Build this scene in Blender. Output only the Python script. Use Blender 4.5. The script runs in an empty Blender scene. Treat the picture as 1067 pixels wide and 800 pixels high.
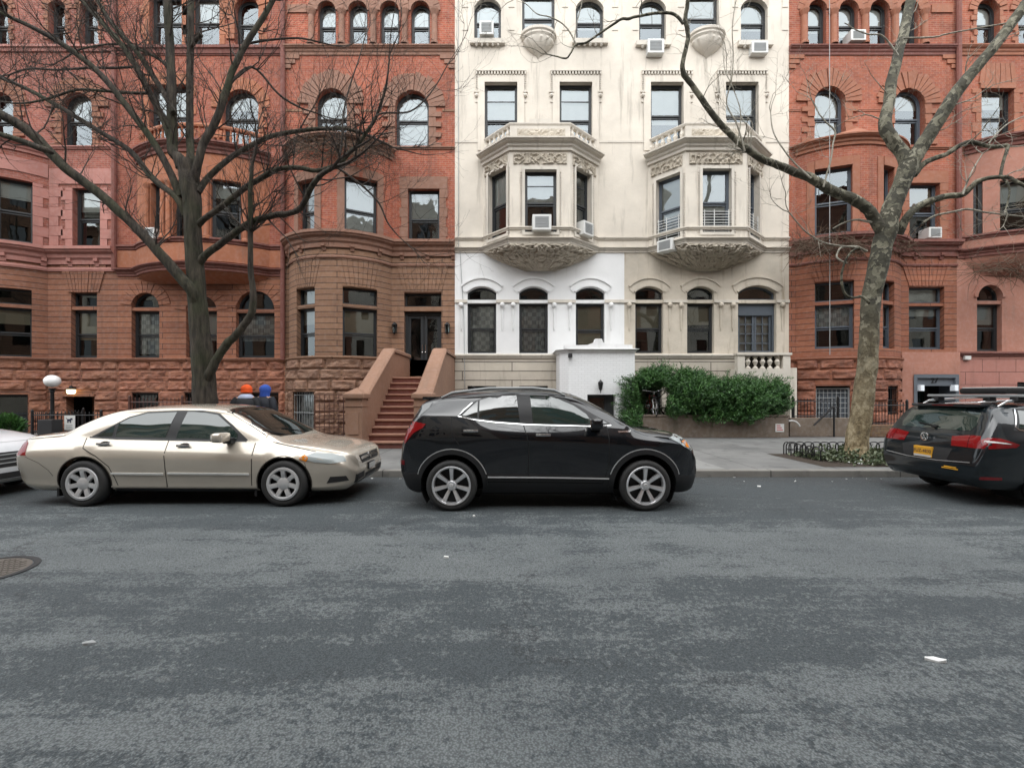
EXPOSURE=1.55
import bpy, bmesh, math, random
from mathutils import Vector, Matrix, noise
from mathutils.geometry import tessellate_polygon, delaunay_2d_cdt
from mathutils.bvhtree import BVHTree
R = math.radians
SCN = bpy.context.scene
COL = SCN.collection
# ---- measured camera (pixels of the 1067x800 photograph -> metres)
FP, CX, CY, EYE = 480.0, 533.5, 410.0, 1.547
FY = 17.14            # distance of the house fronts
SC = 28.0             # pixels per metre on the house fronts
CURB = 8.54; WALK = 0.12
def X(px, d=FY): return (px - CX) * d / FP
def Z(py, d=FY): return EYE + (CY - py) * d / FP
def P3(px, py, d): return Vector((X(px, d), d, Z(py, d)))

# ------------------------------------------------------------------ mesh builder
class B:
    def __init__(s): s.v=[]; s.f=[]; s.uv=[]; s.mi=[]; s.m=0
    def face(s, pts, uvs=None):
        i=len(s.v); s.v.extend(Vector(p) for p in pts)
        s.f.append(tuple(range(i,i+len(pts)))); s.uv.append(uvs); s.mi.append(s.m)
    def grid(s, rows, closed=False, uvs=None):
        i0=len(s.v); n=len(rows[0])
        for r in rows: s.v.extend(Vector(p) for p in r)
        for a in range(len(rows)-1):
            for c in range(n if closed else n-1):
                d=(c+1)%n
                s.f.append((i0+a*n+c,i0+a*n+d,i0+(a+1)*n+d,i0+(a+1)*n+c))
                s.uv.append([uvs[a][c],uvs[a][d],uvs[a+1][d],uvs[a+1][c]] if uvs else None); s.mi.append(s.m)
        return i0
    def box(s, a, b, fn=None):
        (x0,y0,z0),(x1,y1,z1)=a,b
        c=[(x0,y0,z0),(x1,y0,z0),(x1,y1,z0),(x0,y1,z0),(x0,y0,z1),(x1,y0,z1),(x1,y1,z1),(x0,y1,z1)]
        if fn: c=[fn(*q) for q in c]
        for q in ((3,2,1,0),(4,5,6,7),(0,1,5,4),(1,2,6,5),(2,3,7,6),(3,0,4,7)): s.face([c[k] for k in q])
    def bbox(s, a, b, r, fn=None):
        """box with chamfered vertical+horizontal edges (rounded look)"""
        t=bmesh.new(); bmesh.ops.create_cube(t,size=1)
        for v in t.verts:
            v.co=Vector([a[k]+(b[k]-a[k])*(v.co[k]+.5) for k in range(3)])
        bmesh.ops.bevel(t,geom=t.edges[:],offset=r,segments=2,profile=.6,affect='EDGES')
        i=len(s.v); t.verts.index_update()
        for v in t.verts: s.v.append(Vector(fn(*v.co)) if fn else v.co.copy())
        for f in t.faces: s.f.append(tuple(i+v.index for v in f.verts)); s.uv.append(None); s.mi.append(s.m)
        t.free()
    def tube(s, pts, rad, n=6, caps=True, jit=0, seed=0):
        pts=[Vector(p) for p in pts]
        if not hasattr(rad,'__len__'): rad=[rad]*len(pts)
        rows=[]; up=None
        for i,p in enumerate(pts):
            t=(pts[min(i+1,len(pts)-1)]-pts[max(i-1,0)])
            if t.length<1e-9: t=Vector((0,0,1))
            t.normalize()
            if up is None:
                up=Vector((0,0,1)) if abs(t.z)<.9 else Vector((1,0,0))
            a=t.cross(up)
            if a.length<1e-6: a=t.orthogonal()
            a.normalize(); up=a.cross(t).normalized()
            row=[]
            for k in range(n):
                th=2*math.pi*k/n; rr=rad[i]
                if jit: rr*=1+jit*noise.noise(Vector((math.cos(th)*1.3+seed,math.sin(th)*1.3,i*.5)))
                row.append(p+a*(math.cos(th)*rr)+up*(math.sin(th)*rr))
            rows.append(row)
        i0=s.grid(rows,closed=True)
        if caps:
            m=len(rows)-1
            s.f.append(tuple(i0+k for k in range(n))[::-1]); s.uv.append(None); s.mi.append(s.m)
            s.f.append(tuple(i0+m*n+k for k in range(n))); s.uv.append(None); s.mi.append(s.m)
    def lathe(s, prof, c, axis='z', n=16, a0=0):
        """prof: (radius, height) list"""
        rows=[]
        for r,h in prof:
            row=[]
            for k in range(n):
                t=a0+2*math.pi*k/n; x,y=r*math.cos(t),r*math.sin(t)
                q={'z':(x,y,h),'y':(x,h,y),'x':(h,x,y)}[axis]
                row.append((c[0]+q[0],c[1]+q[1],c[2]+q[2]))
            rows.append(row)
        s.grid(rows,closed=True)
    def ball(s, c, r, n=10, sq=(1,1,1)):
        prof=[(max(r*math.sin(math.pi*k/n),1e-4),-r*math.cos(math.pi*k/n)) for k in range(n+1)]
        i=len(s.v); s.lathe(prof,(0,0,0),n=n+4)
        for k in range(i,len(s.v)):
            v=s.v[k]; s.v[k]=Vector((c[0]+v.x*sq[0],c[1]+v.y*sq[1],c[2]+v.z*sq[2]))

ORIG={}
def link(o): COL.objects.link(o); return o
def mk(name, b, mats, parent=None, smooth=False, ang=40, weld=None):
    me=bpy.data.meshes.new(name)
    o0=ORIG.get(parent,Vector((0,0,0)))
    me.from_pydata([v-o0 for v in b.v],[],b.f)
    if not isinstance(mats,(list,tuple)): mats=[mats]
    for m in mats: me.materials.append(m)
    uvl=me.uv_layers.new(name='UVMap')
    flat=[]
    for fi,f in enumerate(b.f):
        u=b.uv[fi]
        if u is None:
            p=[b.v[k] for k in f]
            nn=(p[1]-p[0]).cross(p[2]-p[0]) if len(p)>2 else Vector((0,0,1))
            ax,ay,az=abs(nn.x),abs(nn.y),abs(nn.z)
            if az>ax and az>ay: u=[(q.x,q.y) for q in p]
            elif ax>ay: u=[(q.y,q.z) for q in p]
            else: u=[(q.x,q.z) for q in p]
        for q in u: flat.extend((q[0],q[1]))
    uvl.data.foreach_set('uv',flat)
    if len(mats)>1: me.polygons.foreach_set('material_index',b.mi)
    if smooth or weld:
        t=bmesh.new(); t.from_mesh(me); bmesh.ops.remove_doubles(t,verts=t.verts,dist=weld or 1e-4)
        bmesh.ops.recalc_face_normals(t,faces=t.faces); t.to_mesh(me); t.free()
    if smooth:
        me.shade_smooth(); me.set_sharp_from_angle(angle=R(ang))
    o=link(bpy.data.objects.new(name,me))
    if parent: o.parent=parent
    ORIG[o]=o0 if parent else Vector((0,0,0))
    return o
def thing(name,label,cat,loc,group=None):
    o=link(bpy.data.objects.new(name,None)); o.location=loc; o.empty_display_size=.2
    o['label']=label; o['category']=cat
    if group: o['group']=group
    ORIG[o]=Vector(loc); return o
def tag(o,label=None,cat=None,group=None,kind=None):
    if label: o['label']=label
    if cat: o['category']=cat
    if group: o['group']=group
    if kind: o['kind']=kind
    return o
def pchip(tab):
    xs=[t[0] for t in tab]; ys=[t[1] for t in tab]; n=len(xs)
    h=[xs[i+1]-xs[i] for i in range(n-1)]; dl=[(ys[i+1]-ys[i])/h[i] for i in range(n-1)]
    m=[0]*n; m[0]=dl[0]; m[-1]=dl[-1]
    for i in range(1,n-1):
        if dl[i-1]*dl[i]>0:
            w1=2*h[i]+h[i-1]; w2=h[i]+2*h[i-1]; m[i]=(w1+w2)/(w1/dl[i-1]+w2/dl[i])
    def f(x):
        if x<=xs[0]: return ys[0]
        if x>=xs[-1]: return ys[-1]
        i=0
        while x>xs[i+1]: i+=1
        t=(x-xs[i])/h[i]
        return (ys[i]*(1+2*t)*(1-t)**2+h[i]*m[i]*t*(1-t)**2+ys[i+1]*t*t*(3-2*t)+h[i]*m[i+1]*t*t*(t-1))
    return f

def sheet(name,mat,pts,kind='structure'):
    b=B(); b.face(pts); o=mk(name,b,mat); tag(o,kind=kind); return o
# ------------------------------------------------------------------ materials
class MT:
    def __init__(s,name):
        s.mat=bpy.data.materials.new(name); s.mat.use_nodes=True; s.nt=s.mat.node_tree
        s.nt.nodes.clear(); s.out=s.nt.nodes.new('ShaderNodeOutputMaterial')
    def n(s,typ,ins=None,**at):
        nd=s.nt.nodes.new('ShaderNode'+typ)
        for k,v in at.items(): setattr(nd,k,v)
        for k,v in (ins or {}).items():
            sk=nd.inputs[k]
            if isinstance(v,tuple) and len(v)==2 and hasattr(v[0],'outputs'): s.nt.links.new(v[0].outputs[v[1]],sk)
            elif hasattr(v,'outputs'): s.nt.links.new(v.outputs[0],sk)
            else:
                if sk.type=='RGBA' and len(v)==3: v=(*v,1)
                sk.default_value=v
        return nd
    def noise(s,vec,scale,detail=4,rough=.55):
        return s.n('TexNoise',{'Vector':vec,'Scale':scale,'Detail':detail,'Roughness':rough})
    def ramp(s,fac,stops):
        r=s.n('ValToRGB',{'Fac':fac}); e=r.color_ramp.elements
        while len(e)<len(stops): e.new(.5)
        for k,(p,c) in enumerate(stops):
            e[k].position=p; e[k].color=(c,c,c,1) if not hasattr(c,'__len__') else (*c,1)
        return r
    def mix(s,a,b,fac,mode='MIX'):
        nd=s.n('Mix',data_type='RGBA',blend_type=mode)
        for idx,v in ((0,fac),(6,a),(7,b)):
            sk=nd.inputs[idx]
            if isinstance(v,tuple) and hasattr(v[0],'outputs'): s.nt.links.new(v[0].outputs[v[1]],sk)
            elif hasattr(v,'outputs'): s.nt.links.new(v.outputs[0],sk)
            elif hasattr(v,'__len__'): sk.default_value=(*v,1)[:4]
            else: sk.default_value=v if sk.type=='VALUE' else (v,v,v,1)
        return (nd,2)
    def math(s,op,a,b=0.0):
        nd=s.n('Math',operation=op)
        for i,v in enumerate((a,b)):
            if isinstance(v,tuple): s.nt.links.new(v[0].outputs[v[1]],nd.inputs[i])
            elif hasattr(v,'outputs'): s.nt.links.new(v.outputs[0],nd.inputs[i])
            else: nd.inputs[i].default_value=v
        return nd
    def bump(s,h,strength=.5,dist=.01,nrm=None):
        d={'Height':h,'Strength':strength,'Distance':dist}
        if nrm: d['Normal']=nrm
        return s.n('Bump',d)
    def pbr(s,**k):
        nd=s.n('BsdfPrincipled',{a.replace('_',' '):v for a,v in k.items()})
        s.nt.links.new(nd.outputs[0],s.out.inputs[0]); return s.mat
    def uv(s): return (s.n('TexCoord'),'UV')
    def obj(s): return (s.n('TexCoord'),'Object')
    def mapv(s,vec,sc): return s.n('Mapping',{'Vector':vec,'Scale':sc})
def simple(name,col,rough=.5,metal=0,bumpsc=None,bumpst=.3,var=.12,**kw):
    t=MT(name); v=t.obj()
    c=t.mix(tuple(k*(1-var) for k in col),tuple(min(1,k*(1+var)) for k in col),t.noise(v,3.1,5))
    d=dict(Base_Color=c,Roughness=rough,Metallic=metal); d.update(kw)
    if bumpsc: d['Normal']=t.bump(t.noise(v,bumpsc,6),bumpst,.01)
    return t.pbr(**d)
def weather(t,uv,col,amt=.3,stain=(.12,.09,.07),samt=.35):
    big=t.noise(uv,.55,6,.6); fine=t.noise(uv,7,6,.65)
    c=t.mix(col,tuple(0 for _ in range(3)),t.ramp(big,[(.3,amt),(.72,0.0)]))
    c=t.mix(c,(1,1,1),t.ramp(fine,[(.45,0.0),(.8,amt*.18)]))
    st=t.noise(t.mapv(uv,(2.2,.22,1)),1.6,6,.6)
    mk_=t.math('MULTIPLY',t.ramp(st,[(.56,0.0),(.74,1.0)]),samt)
    return t.mix(c,stain,mk_)
def brickmat(name,c1,c2,mort,w=.215,h=.075,ms=.008,amt=.42,samt=.4,bump=.6,smooth=.1):
    t=MT(name); uv=t.uv()
    br=t.n('TexBrick',{'Vector':uv,'Color1':c1,'Color2':c2,'Mortar':mort,'Scale':1.0,'Mortar Size':ms,'Mortar Smooth':smooth,'Bias':0.0,'Brick Width':w,'Row Height':h})
    c=weather(t,uv,(br,'Color'),amt,(.10,.06,.045),samt)
    inv=t.math('SUBTRACT',1.0,(br,'Fac'))
    hh=t.math('ADD',inv,t.math('MULTIPLY',t.noise(uv,22,5),.5))
    return t.pbr(Base_Color=c,Roughness=.88,Normal=t.bump(hh,bump,.012))
def stonemat(name,col,amt=.25,samt=.35,bsc=14,bst=.35,bdist=.012,stain=(.12,.10,.08),rough=.85):
    t=MT(name); uv=t.uv()
    c=weather(t,uv,col,amt,stain,samt)
    h=t.math('ADD',t.noise(uv,bsc,7,.6),t.math('MULTIPLY',t.noise(uv,2.0,4),.7))
    return t.pbr(Base_Color=c,Roughness=rough,Normal=t.bump(h,bst,bdist))
M={}
def rock(name,col,col2):
    t=MT(name); uv=t.uv(); o=t.obj()
    c=t.mix(col,col2,t.ramp(t.noise(t.mapv(uv,(1.0,2.6,1)),1.7,5),[(.36,0.0),(.66,1.0)]))
    c=weather(t,uv,c,.35,(.06,.04,.03),.4)
    h=t.math('ADD',t.noise(uv,9,8,.65),t.math('MULTIPLY',t.noise(uv,3,5),1.2))
    return t.pbr(Base_Color=c,Roughness=.9,Normal=t.bump(h,.8,.03))
# brick and stone of each house
M['brick_a']=brickmat('brick_pink_red',(.36,.105,.068),(.26,.071,.048),(.33,.17,.13))
M['brick_b']=brickmat('brick_red_orange',(.39,.102,.054),(.29,.07,.041),(.37,.17,.11))
M['brick_c']=brickmat('brick_bright_red',(.45,.112,.058),(.33,.078,.044),(.42,.21,.13))
M['brick_f']=brickmat('brick_rust_red',(.42,.110,.056),(.30,.076,.042),(.40,.20,.125))
M['pink']=stonemat('pink_painted_stone',(.43,.19,.155),.35,.35)
M['pink_g']=stonemat('dusty_pink_stone',(.43,.195,.138),.35,.35)
M['brown_a']=brickmat('coursed_redstone',(.29,.122,.069),(.22,.09,.052),(.055,.025,.018),w=5.2,h=.20,ms=.013,amt=.3)
M['brown_b']=brickmat('coursed_orange_stone',(.335,.135,.072),(.26,.098,.055),(.06,.026,.018),w=5.2,h=.20,ms=.012,amt=.3)
M['brown_c']=brickmat('coursed_brownstone',(.30,.165,.098),(.235,.125,.075),(.05,.028,.02),w=5.2,h=.20,ms=.012,amt=.3)
M['brown_f']=brickmat('coursed_rust_stone',(.34,.125,.066),(.26,.09,.05),(.07,.03,.02),w=5.2,h=.205,ms=.012,amt=.3)
M['trim_b']=stonemat('orange_sandstone',(.39,.14,.068),.4,.4)
M['trim_c']=stonemat('brown_sandstone',(.28,.145,.098),.3,.3)
M['trim_f']=stonemat('rust_sandstone',(.34,.132,.074),.3,.3)
M['trim_dark']=stonemat('dark_red_cornice',(.20,.072,.055),.3,.3)
M['rock_a']=rock('rockface_red',(.36,.16,.095),(.25,.095,.058))
M['rock_b']=rock('rockface_redbrown',(.38,.16,.095),(.27,.10,.06))
M['rock_c']=rock('rockface_brown',(.36,.21,.14),(.24,.125,.08))
M['rock_f']=rock('rockface_rust',(.34,.135,.08),(.22,.078,.047))
M['stoop']=stonemat('stoop_brownstone',(.31,.175,.115),.25,.2)
M['tread']=stonemat('worn_tread',(.38,.20,.14),.2,.1)
M['riser']=stonemat('stair_riser',(.17,.06,.045),.2,.1)
M['cream']=stonemat('cream_limestone',(.71,.645,.555),.26,.75,stain=(.30,.265,.22))
M['cream2']=stonemat('tan_limestone',(.67,.595,.49),.4,.85,stain=(.22,.165,.105))
M['creamtrim']=stonemat('weathered_limestone_trim',(.68,.625,.545),.3,.45,stain=(.16,.14,.11))
M['carve']=stonemat('carved_limestone',(.54,.475,.385),.35,.4,bsc=9,bst=.9,bdist=.04,stain=(.10,.085,.065))
M['white']=stonemat('white_painted_masonry',(.78,.78,.775),.14,.4,bsc=16,bst=.3,stain=(.45,.43,.40))
M['whitebrick']=brickmat('white_painted_brick',(.82,.825,.83),(.78,.785,.79),(.70,.70,.70),amt=.05,samt=.06,bump=.35)
M['smooth_pink']=brickmat('scored_pink_stucco',(.42,.19,.15),(.40,.175,.14),(.17,.07,.055),w=1.25,h=.47,ms=.012,amt=.2)
M['creamblock']=brickmat('rusticated_limestone',(.60,.54,.45),(.55,.49,.41),(.13,.11,.09),w=3.7,h=.34,ms=.016,amt=.3,samt=.5)
# joinery
M['frame']=simple('black_window_frame',(.022,.024,.026),.45)
M['frame_blue']=simple('slate_blue_frame',(.075,.09,.11),.5)
M['frame_brown']=simple('dark_brown_frame',(.04,.022,.016),.5)
M['doorwood']=simple('stained_door_wood',(.16,.075,.04),.5)
M['shade_dark']=simple('painted_shade_black',(.05,.045,.038),.9)  # near-black colour standing in for the shade behind the balcony balusters
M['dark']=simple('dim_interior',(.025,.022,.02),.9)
M['blind']=simple('white_blind',(.62,.62,.58),.8)
M['beige']=simple('beige_blind',(.42,.36,.26),.8)
M['grey']=simple('grey_painted_metal',(.11,.125,.145),.45)
M['iron']=simple('black_iron',(.016,.016,.017),.42,.3)
M['rust_iron']=simple('red_brown_iron',(.075,.030,.022),.55)
M['acwhite']=simple('white_enamel',(.60,.60,.58),.45)
M['acgrille']=simple('grey_louvre',(.30,.31,.31),.55)
M['acblack']=simple('black_plastic',(.02,.02,.022),.5)
def curtain():
    t=MT('lace_curtain'); uv=t.uv()
    w=t.n('TexWave',{'Vector':uv,'Scale':7.0,'Distortion':1.5,'Detail':2.0},bands_direction='X')
    ch=t.n('TexChecker',{'Vector':uv,'Scale':6.5,'Color1':(.80,.80,.78),'Color2':(.52,.52,.51)})
    c=t.mix((ch,'Color'),(.2,.2,.2),t.math('MULTIPLY',w,.45))
    return t.pbr(Base_Color=c,Roughness=.9,Normal=t.bump(w,.5,.02))
M['curtain']=curtain()
def glass(name,f0,tint,wav=.55):
    t=MT(name); o=t.obj()
    nb=t.bump(t.noise(o,1.3,2),wav,.012)
    gl=t.n('BsdfGlossy',{'Color':(*tint,1),'Roughness':.015,'Normal':nb})
    tr=t.n('BsdfTransparent',{'Color':(.82,.85,.84,1)})
    fr=t.n('Fresnel',{'IOR':1.5,'Normal':nb})
    fac=t.math('ADD',t.math('MULTIPLY',fr,1.0),f0)
    mx=t.n('MixShader',{0:fac,1:tr,2:gl}); t.nt.links.new(mx.outputs[0],t.out.inputs[0]); return t.mat
M['pane']=glass('window_glass',.12,(.80,.88,.93))
M['pane_dim']=glass('old_window_glass',.11,(.80,.87,.88),.10)
def carglass(name,col,ior=1.95):
    t=MT(name)
    return t.pbr(Base_Color=(*col,1),Roughness=.02,IOR=ior)
M['carglass']=carglass('tinted_car_glass',(.010,.014,.013))
M['carglass_g']=carglass('green_car_glass',(.016,.030,.026))
def paint(name,col,metal,rough,ior=1.5):
    t=MT(name); o=t.obj()
    dirt=t.noise(o,2.0,6,.6)
    c=t.mix(col,tuple(k*.85+(.003 if col[0]<.1 else .012) for k in col),t.ramp(dirt,[(.42,0.0),(.75,.6)]))
    return t.pbr(Base_Color=c,Roughness=rough,Metallic=metal,Coat_Weight=1.0,Coat_Roughness=.03,Coat_IOR=ior,Specular_IOR_Level=.15)
M['p_black']=paint('black_car_paint',(.003,.004,.006),0,.3,1.6)
M['p_gold']=paint('champagne_car_paint',(.60,.54,.455),.48,.27,1.5)
M['p_navy']=paint('dark_green_black_paint',(.006,.010,.013),0,.3)
M['p_white']=paint('white_car_paint',(.72,.73,.75),0,.35)
M['trimblack']=simple('matte_black_trim',(.013,.013,.014),.5)
M['gap']=simple('panel_gap_black',(.004,.004,.004),.8)
M['goldgap']=simple('panel_gap_brown',(.03,.024,.018),.7)
M['chrome']=simple('chrome',(.82,.82,.82),.12,1,var=.03)
M['alloy']=simple('bright_alloy',(.80,.80,.81),.30,.75,var=.06)
M['hubsilver']=simple('silver_hubcap',(.70,.70,.70),.33,.6,var=.1)
M['hubdark']=simple('dark_wheel_inside',(.02,.02,.021),.7)
def rubber():
    t=MT('tyre_rubber'); o=t.obj()
    return t.pbr(Base_Color=t.mix((.014,.014,.015),(.035,.034,.032),t.noise(o,6,5)),Roughness=.75,Normal=t.bump(t.noise(o,40,3),.2,.004))
M['rubber']=rubber()
M['redlamp']=carglass('red_tail_lens',(.20,.006,.008),1.55)
M['reddark']=carglass('dark_red_lens',(.12,.004,.006),1.6)
M['lens']=carglass('clear_head_lens',(.30,.33,.33),1.6)
M['amber']=carglass('amber_lens',(.62,.20,.02),1.5)
M['plate']=simple('orange_plate',(.72,.36,.03),.45,var=.05)
M['platewhite']=simple('pale_plate',(.6,.6,.58),.45,var=.05)
M['ink']=simple('dark_blue_ink',(.01,.012,.04),.6)
# ground
def asphalt():
    t=MT('worn_asphalt'); o=t.obj(); sep=t.n('SeparateXYZ',{'Vector':o})
    ag=t.n('TexVoronoi',{'Vector':o,'Scale':95.0},feature='F1')
    sp=t.noise(o,150,3,.7); md=t.noise(o,26,6,.75); lg=t.noise(t.mapv(o,(.42,.8,1)),1.05,7,.62); pt=t.noise(t.mapv(o,(.9,1.3,1)),2.4,6,.68)
    # wear bands along the carriageway: pale where wheels have scoured it, dark by the kerb
    wob=t.math('ADD',(sep,'Y'),t.math('MULTIPLY',t.math('SUBTRACT',t.noise(t.mapv(o,(.35,.35,1)),1.0,4),.5),2.2))
    band=t.ramp(t.math('DIVIDE',wob,10.0),[(.10,.80),(.21,.74),(.29,.42),(.36,.60),(.41,.95),(.50,.84),(.56,.45),(.68,.15),(.84,.02)])
    m=t.math('ADD',t.math('MULTIPLY',lg,.95),t.math('MULTIPLY',pt,1.15)); m=t.math('ADD',m,t.math('MULTIPLY',md,1.9))
    stk=t.noise(t.mapv(o,(.22,3.2,1)),1.0,6,.7); m=t.math('ADD',m,t.math('MULTIPLY',t.math('SUBTRACT',stk,.5),1.1))
    m=t.math('ADD',m,t.math('MULTIPLY',(band,0),.55))
    worn=t.ramp(t.math('SUBTRACT',m,1.87),[(.43,0.0),(.49,.55),(.55,.9),(.85,1.0)])
    c=t.mix((.066,.079,.085),(.172,.188,.190),worn)
    c=t.mix(c,(.060,.072,.080),t.math('MULTIPLY',t.ramp(t.noise(t.mapv(o,(.5,.9,1)),.8,5,.6),[(.48,0.0),(.60,1.0)]),.30))
    wv=t.n('VectorMath',{0:o,1:(t.noise(o,2.2,5,.7),'Color')},operation='ADD')
    ck=t.n('TexVoronoi',{'Vector':t.mapv((wv,0),(.42,.62,1)),'Scale':1.0},feature='DISTANCE_TO_EDGE')
    ckm=t.math('MULTIPLY',t.ramp((ck,'Distance'),[(.0,1.0),(.014,.0)]),t.ramp(t.noise(o,.5,3),[(.47,0.0),(.55,.85)]))
    c=t.mix(c,(.022,.025,.028),ckm)
    gut=t.math('MULTIPLY',t.n('MapRange',{'Value':t.math('ADD',(sep,'Y'),t.math('MULTIPLY',t.math('SUBTRACT',pt,.5),1.4)),'From Min':7.6,'From Max':8.5,'To Min':0.0,'To Max':1.0}),.55)
    c=t.mix(c,(.035,.033,.031),gut)
    fl=t.n('TexVoronoi',{'Vector':t.mapv(o,(1.2,2.0,1)),'Scale':1.5},feature='F1')
    c=t.mix(c,(.19,.20,.20),t.math('MULTIPLY',t.ramp(t.math('ADD',(fl,'Distance'),t.math('MULTIPLY',md,.12)),[(.115,1.0),(.16,0.0)]),.5))
    c=t.mix(c,(.40,.43,.43),t.math('MULTIPLY',t.ramp(sp,[(.59,0.0),(.70,1.0)]),.55))
    c=t.mix(c,(.008,.010,.012),t.math('MULTIPLY',t.ramp((ag,'Distance'),[(.28,0.0),(.7,1.0)]),.55))
    h=t.math('ADD',t.math('MULTIPLY',t.math('SUBTRACT',1.0,(ag,'Distance')),1.0),t.math('MULTIPLY',md,.9))
    return t.pbr(Base_Color=c,Roughness=.8,Normal=t.bump(h,.8,.010))
M['asphalt']=asphalt()
def concrete(name,c1,c2,jw,jh,joint=True):
    t=MT(name); o=t.obj()
    big=t.noise(o,.7,6,.6); fine=t.noise(o,40,5,.7)
    c=t.mix(c1,c2,t.ramp(big,[(.35,0.0),(.68,1.0)]))
    c=t.mix(c,(.03,.03,.03),t.math('MULTIPLY',t.ramp(t.noise(o,3.2,5,.6),[(.56,0.0),(.72,1.0)]),.5))
    gm=t.n('TexVoronoi',{'Vector':o,'Scale':2.6},feature='F1'); c=t.mix(c,(.035,.035,.035),t.math('MULTIPLY',t.ramp((gm,'Distance'),[(.055,1.0),(.075,0.0)]),.55))
    c=t.mix(c,(.4,.4,.38),t.math('MULTIPLY',t.ramp(fine,[(.6,0.0),(.75,1.0)]),.25))
    h=fine
    if joint:
        br=t.n('TexBrick',{'Vector':o,'Color1':(1,1,1),'Color2':(.82,.82,.82),'Mortar':(.28,.28,.28),'Scale':1.0,'Mortar Size':.012,'Brick Width':jw,'Row Height':jh},offset=0)
        c=t.mix(c,(br,'Color'),.85,'MULTIPLY')
    return t.pbr(Base_Color=c,Roughness=.85,Normal=t.bump(h,.3,.006))
M['walk']=concrete('sidewalk_concrete',(.125,.125,.122),(.20,.20,.192),1.55,1.5)
M['slab']=concrete('pale_new_concrete',(.20,.20,.19),(.26,.26,.25),1.5,1.5)
M['kerb']=concrete('kerb_stone',(.15,.14,.125),(.23,.22,.20),2.4,9,True)
M['ground']=concrete('city_ground',(.10,.10,.10),(.14,.14,.14),3,3,False)
M['soil']=simple('dark_soil',(.035,.024,.016),.95,bumpsc=18,bumpst=.9,var=.4)
M['planter']=stonemat('stained_planter_wall',(.215,.165,.125),.5,.6,stain=(.05,.05,.03))
M['area']=concrete('areaway_paving',(.11,.10,.095),(.16,.15,.14),.9,.9)
def leafmat(name,c1,c2,rough=.5):
    t=MT(name); o=t.obj()
    c=t.mix(c1,c2,t.ramp(t.noise(o,4.5,4),[(.38,0.0),(.56,.8),(.70,1.0)]))
    c=t.mix(c,tuple(min(1,k*1.7) for k in c2),t.ramp(t.noise(o,17,3),[(.56,0.0),(.70,.6)]))
    return t.pbr(Base_Color=c,Roughness=rough)
M['yew']=leafmat('yew_needles',(.015,.054,.013),(.062,.155,.034))
M['ivy']=leafmat('ivy_leaf',(.045,.070,.032),(.13,.15,.085))
def bark(name,c1,c2,moss,mossamt):
    t=MT(name); o=t.obj()
    st=t.noise(t.mapv(o,(7,7,1.1)),2.2,8,.65)
    c=t.mix(c1,c2,t.ramp(st,[(.36,0.0),(.66,1.0)]))
    c=t.mix(c,moss,t.math('MULTIPLY',t.ramp(t.noise(o,1.1,5),[(.46,0.0),(.64,1.0)]),mossamt))
    return t.pbr(Base_Color=c,Roughness=.92,Normal=t.bump(st,1.0,.06))
M['bark']=bark('dark_ridged_bark',(.011,.008,.006),(.078,.062,.046),(.040,.055,.016),.42)
M['twig']=bark('dark_twig_bark',(.024,.018,.014),(.075,.055,.044),(.03,.03,.02),.2)
def plane_bark():
    t=MT('mottled_plane_bark'); o=t.obj()
    dz=t.n('TexVoronoi',{'Vector':t.mapv(o,(6,6,3.4)),'Scale':1.0,'Randomness':1.0},feature='F1')
    wv=t.n('VectorMath',{0:o,1:(t.noise(o,3,4),'Color')},operation='ADD')
    v=t.n('TexVoronoi',{'Vector':t.mapv((wv,0),(8,8,4.4)),'Scale':1.0},feature='F1')
    r=t.n('SeparateColor',{'Color':(v,'Color')})
    pat=t.math('ADD',t.math('MULTIPLY',(r,0),.62),t.math('MULTIPLY',t.noise(o,1.6,5),.55))
    c=t.ramp(pat,[(.30,(.034,.035,.025)),(.50,(.060,.059,.041)),(.61,(.092,.089,.062)),(.72,(.15,.145,.10)),(.88,(.29,.275,.205))])
    c=t.mix((c,0),(.045,.033,.020),t.math('MULTIPLY',t.noise(o,11,6),.55))
    sep=t.n('SeparateXYZ',{'Vector':o})
    # scaly brown bark low on the old trunk
    low=t.ramp(t.math('ADD',(sep,'Z'),t.math('MULTIPLY',t.noise(o,4,4),1.4)),[(.0,1.0),(.9,0.0)])
    low=t.n('MapRange',{'Value':t.math('ADD',(sep,'Z'),t.noise(o,4,4)),'From Min':.8,'From Max':3.8,'To Min':1.0,'To Max':0.0})
    sc=t.ramp(t.noise(t.mapv(o,(4,4,2.4)),2.4,6,.7),[(.34,(.09,.060,.030)),(.50,(.26,.195,.105)),(.66,(.48,.40,.26))])
    c=t.mix(c,(sc,0),t.math('MULTIPLY',low,.85))
    return t.pbr(Base_Color=c,Roughness=.85,Normal=t.bump(t.math('ADD',(v,'Distance'),t.noise(o,14,6)),.6,.02))
M['plane']=plane_bark()
M['paletwig']=bark('pale_twig_bark',(.20,.18,.14),(.46,.43,.36),(.1,.1,.07),.2)
M['vine']=simple('dry_vine',(.10,.065,.042),.9,var=.4)
def globe():
    t=MT('opal_globe'); return t.pbr(Base_Color=(.85,.85,.84,1),Roughness=.25)
M['globe']=globe()
def lit(name,col,st):
    t=MT(name); return t.pbr(Base_Color=(*col,1),Emission_Color=(*col,1),Emission_Strength=st)
M['lamp_lit']=lit('lit_lantern_glass',(1.0,.80,.42),2.2)
M['lamp_cool']=lit('lit_white_lamp',(.75,.8,.85),.06)
M['coat_black']=simple('black_padded_coat',(.007,.0075,.010),.75,bumpsc=14,bumpst=.5)
M['coat_navy']=simple('dark_navy_coat',(.009,.011,.018),.75,bumpsc=14,bumpst=.5)
M['knit_orange']=simple('orange_knit',(.80,.095,.012),.85,bumpsc=60,bumpst=.7)
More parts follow.
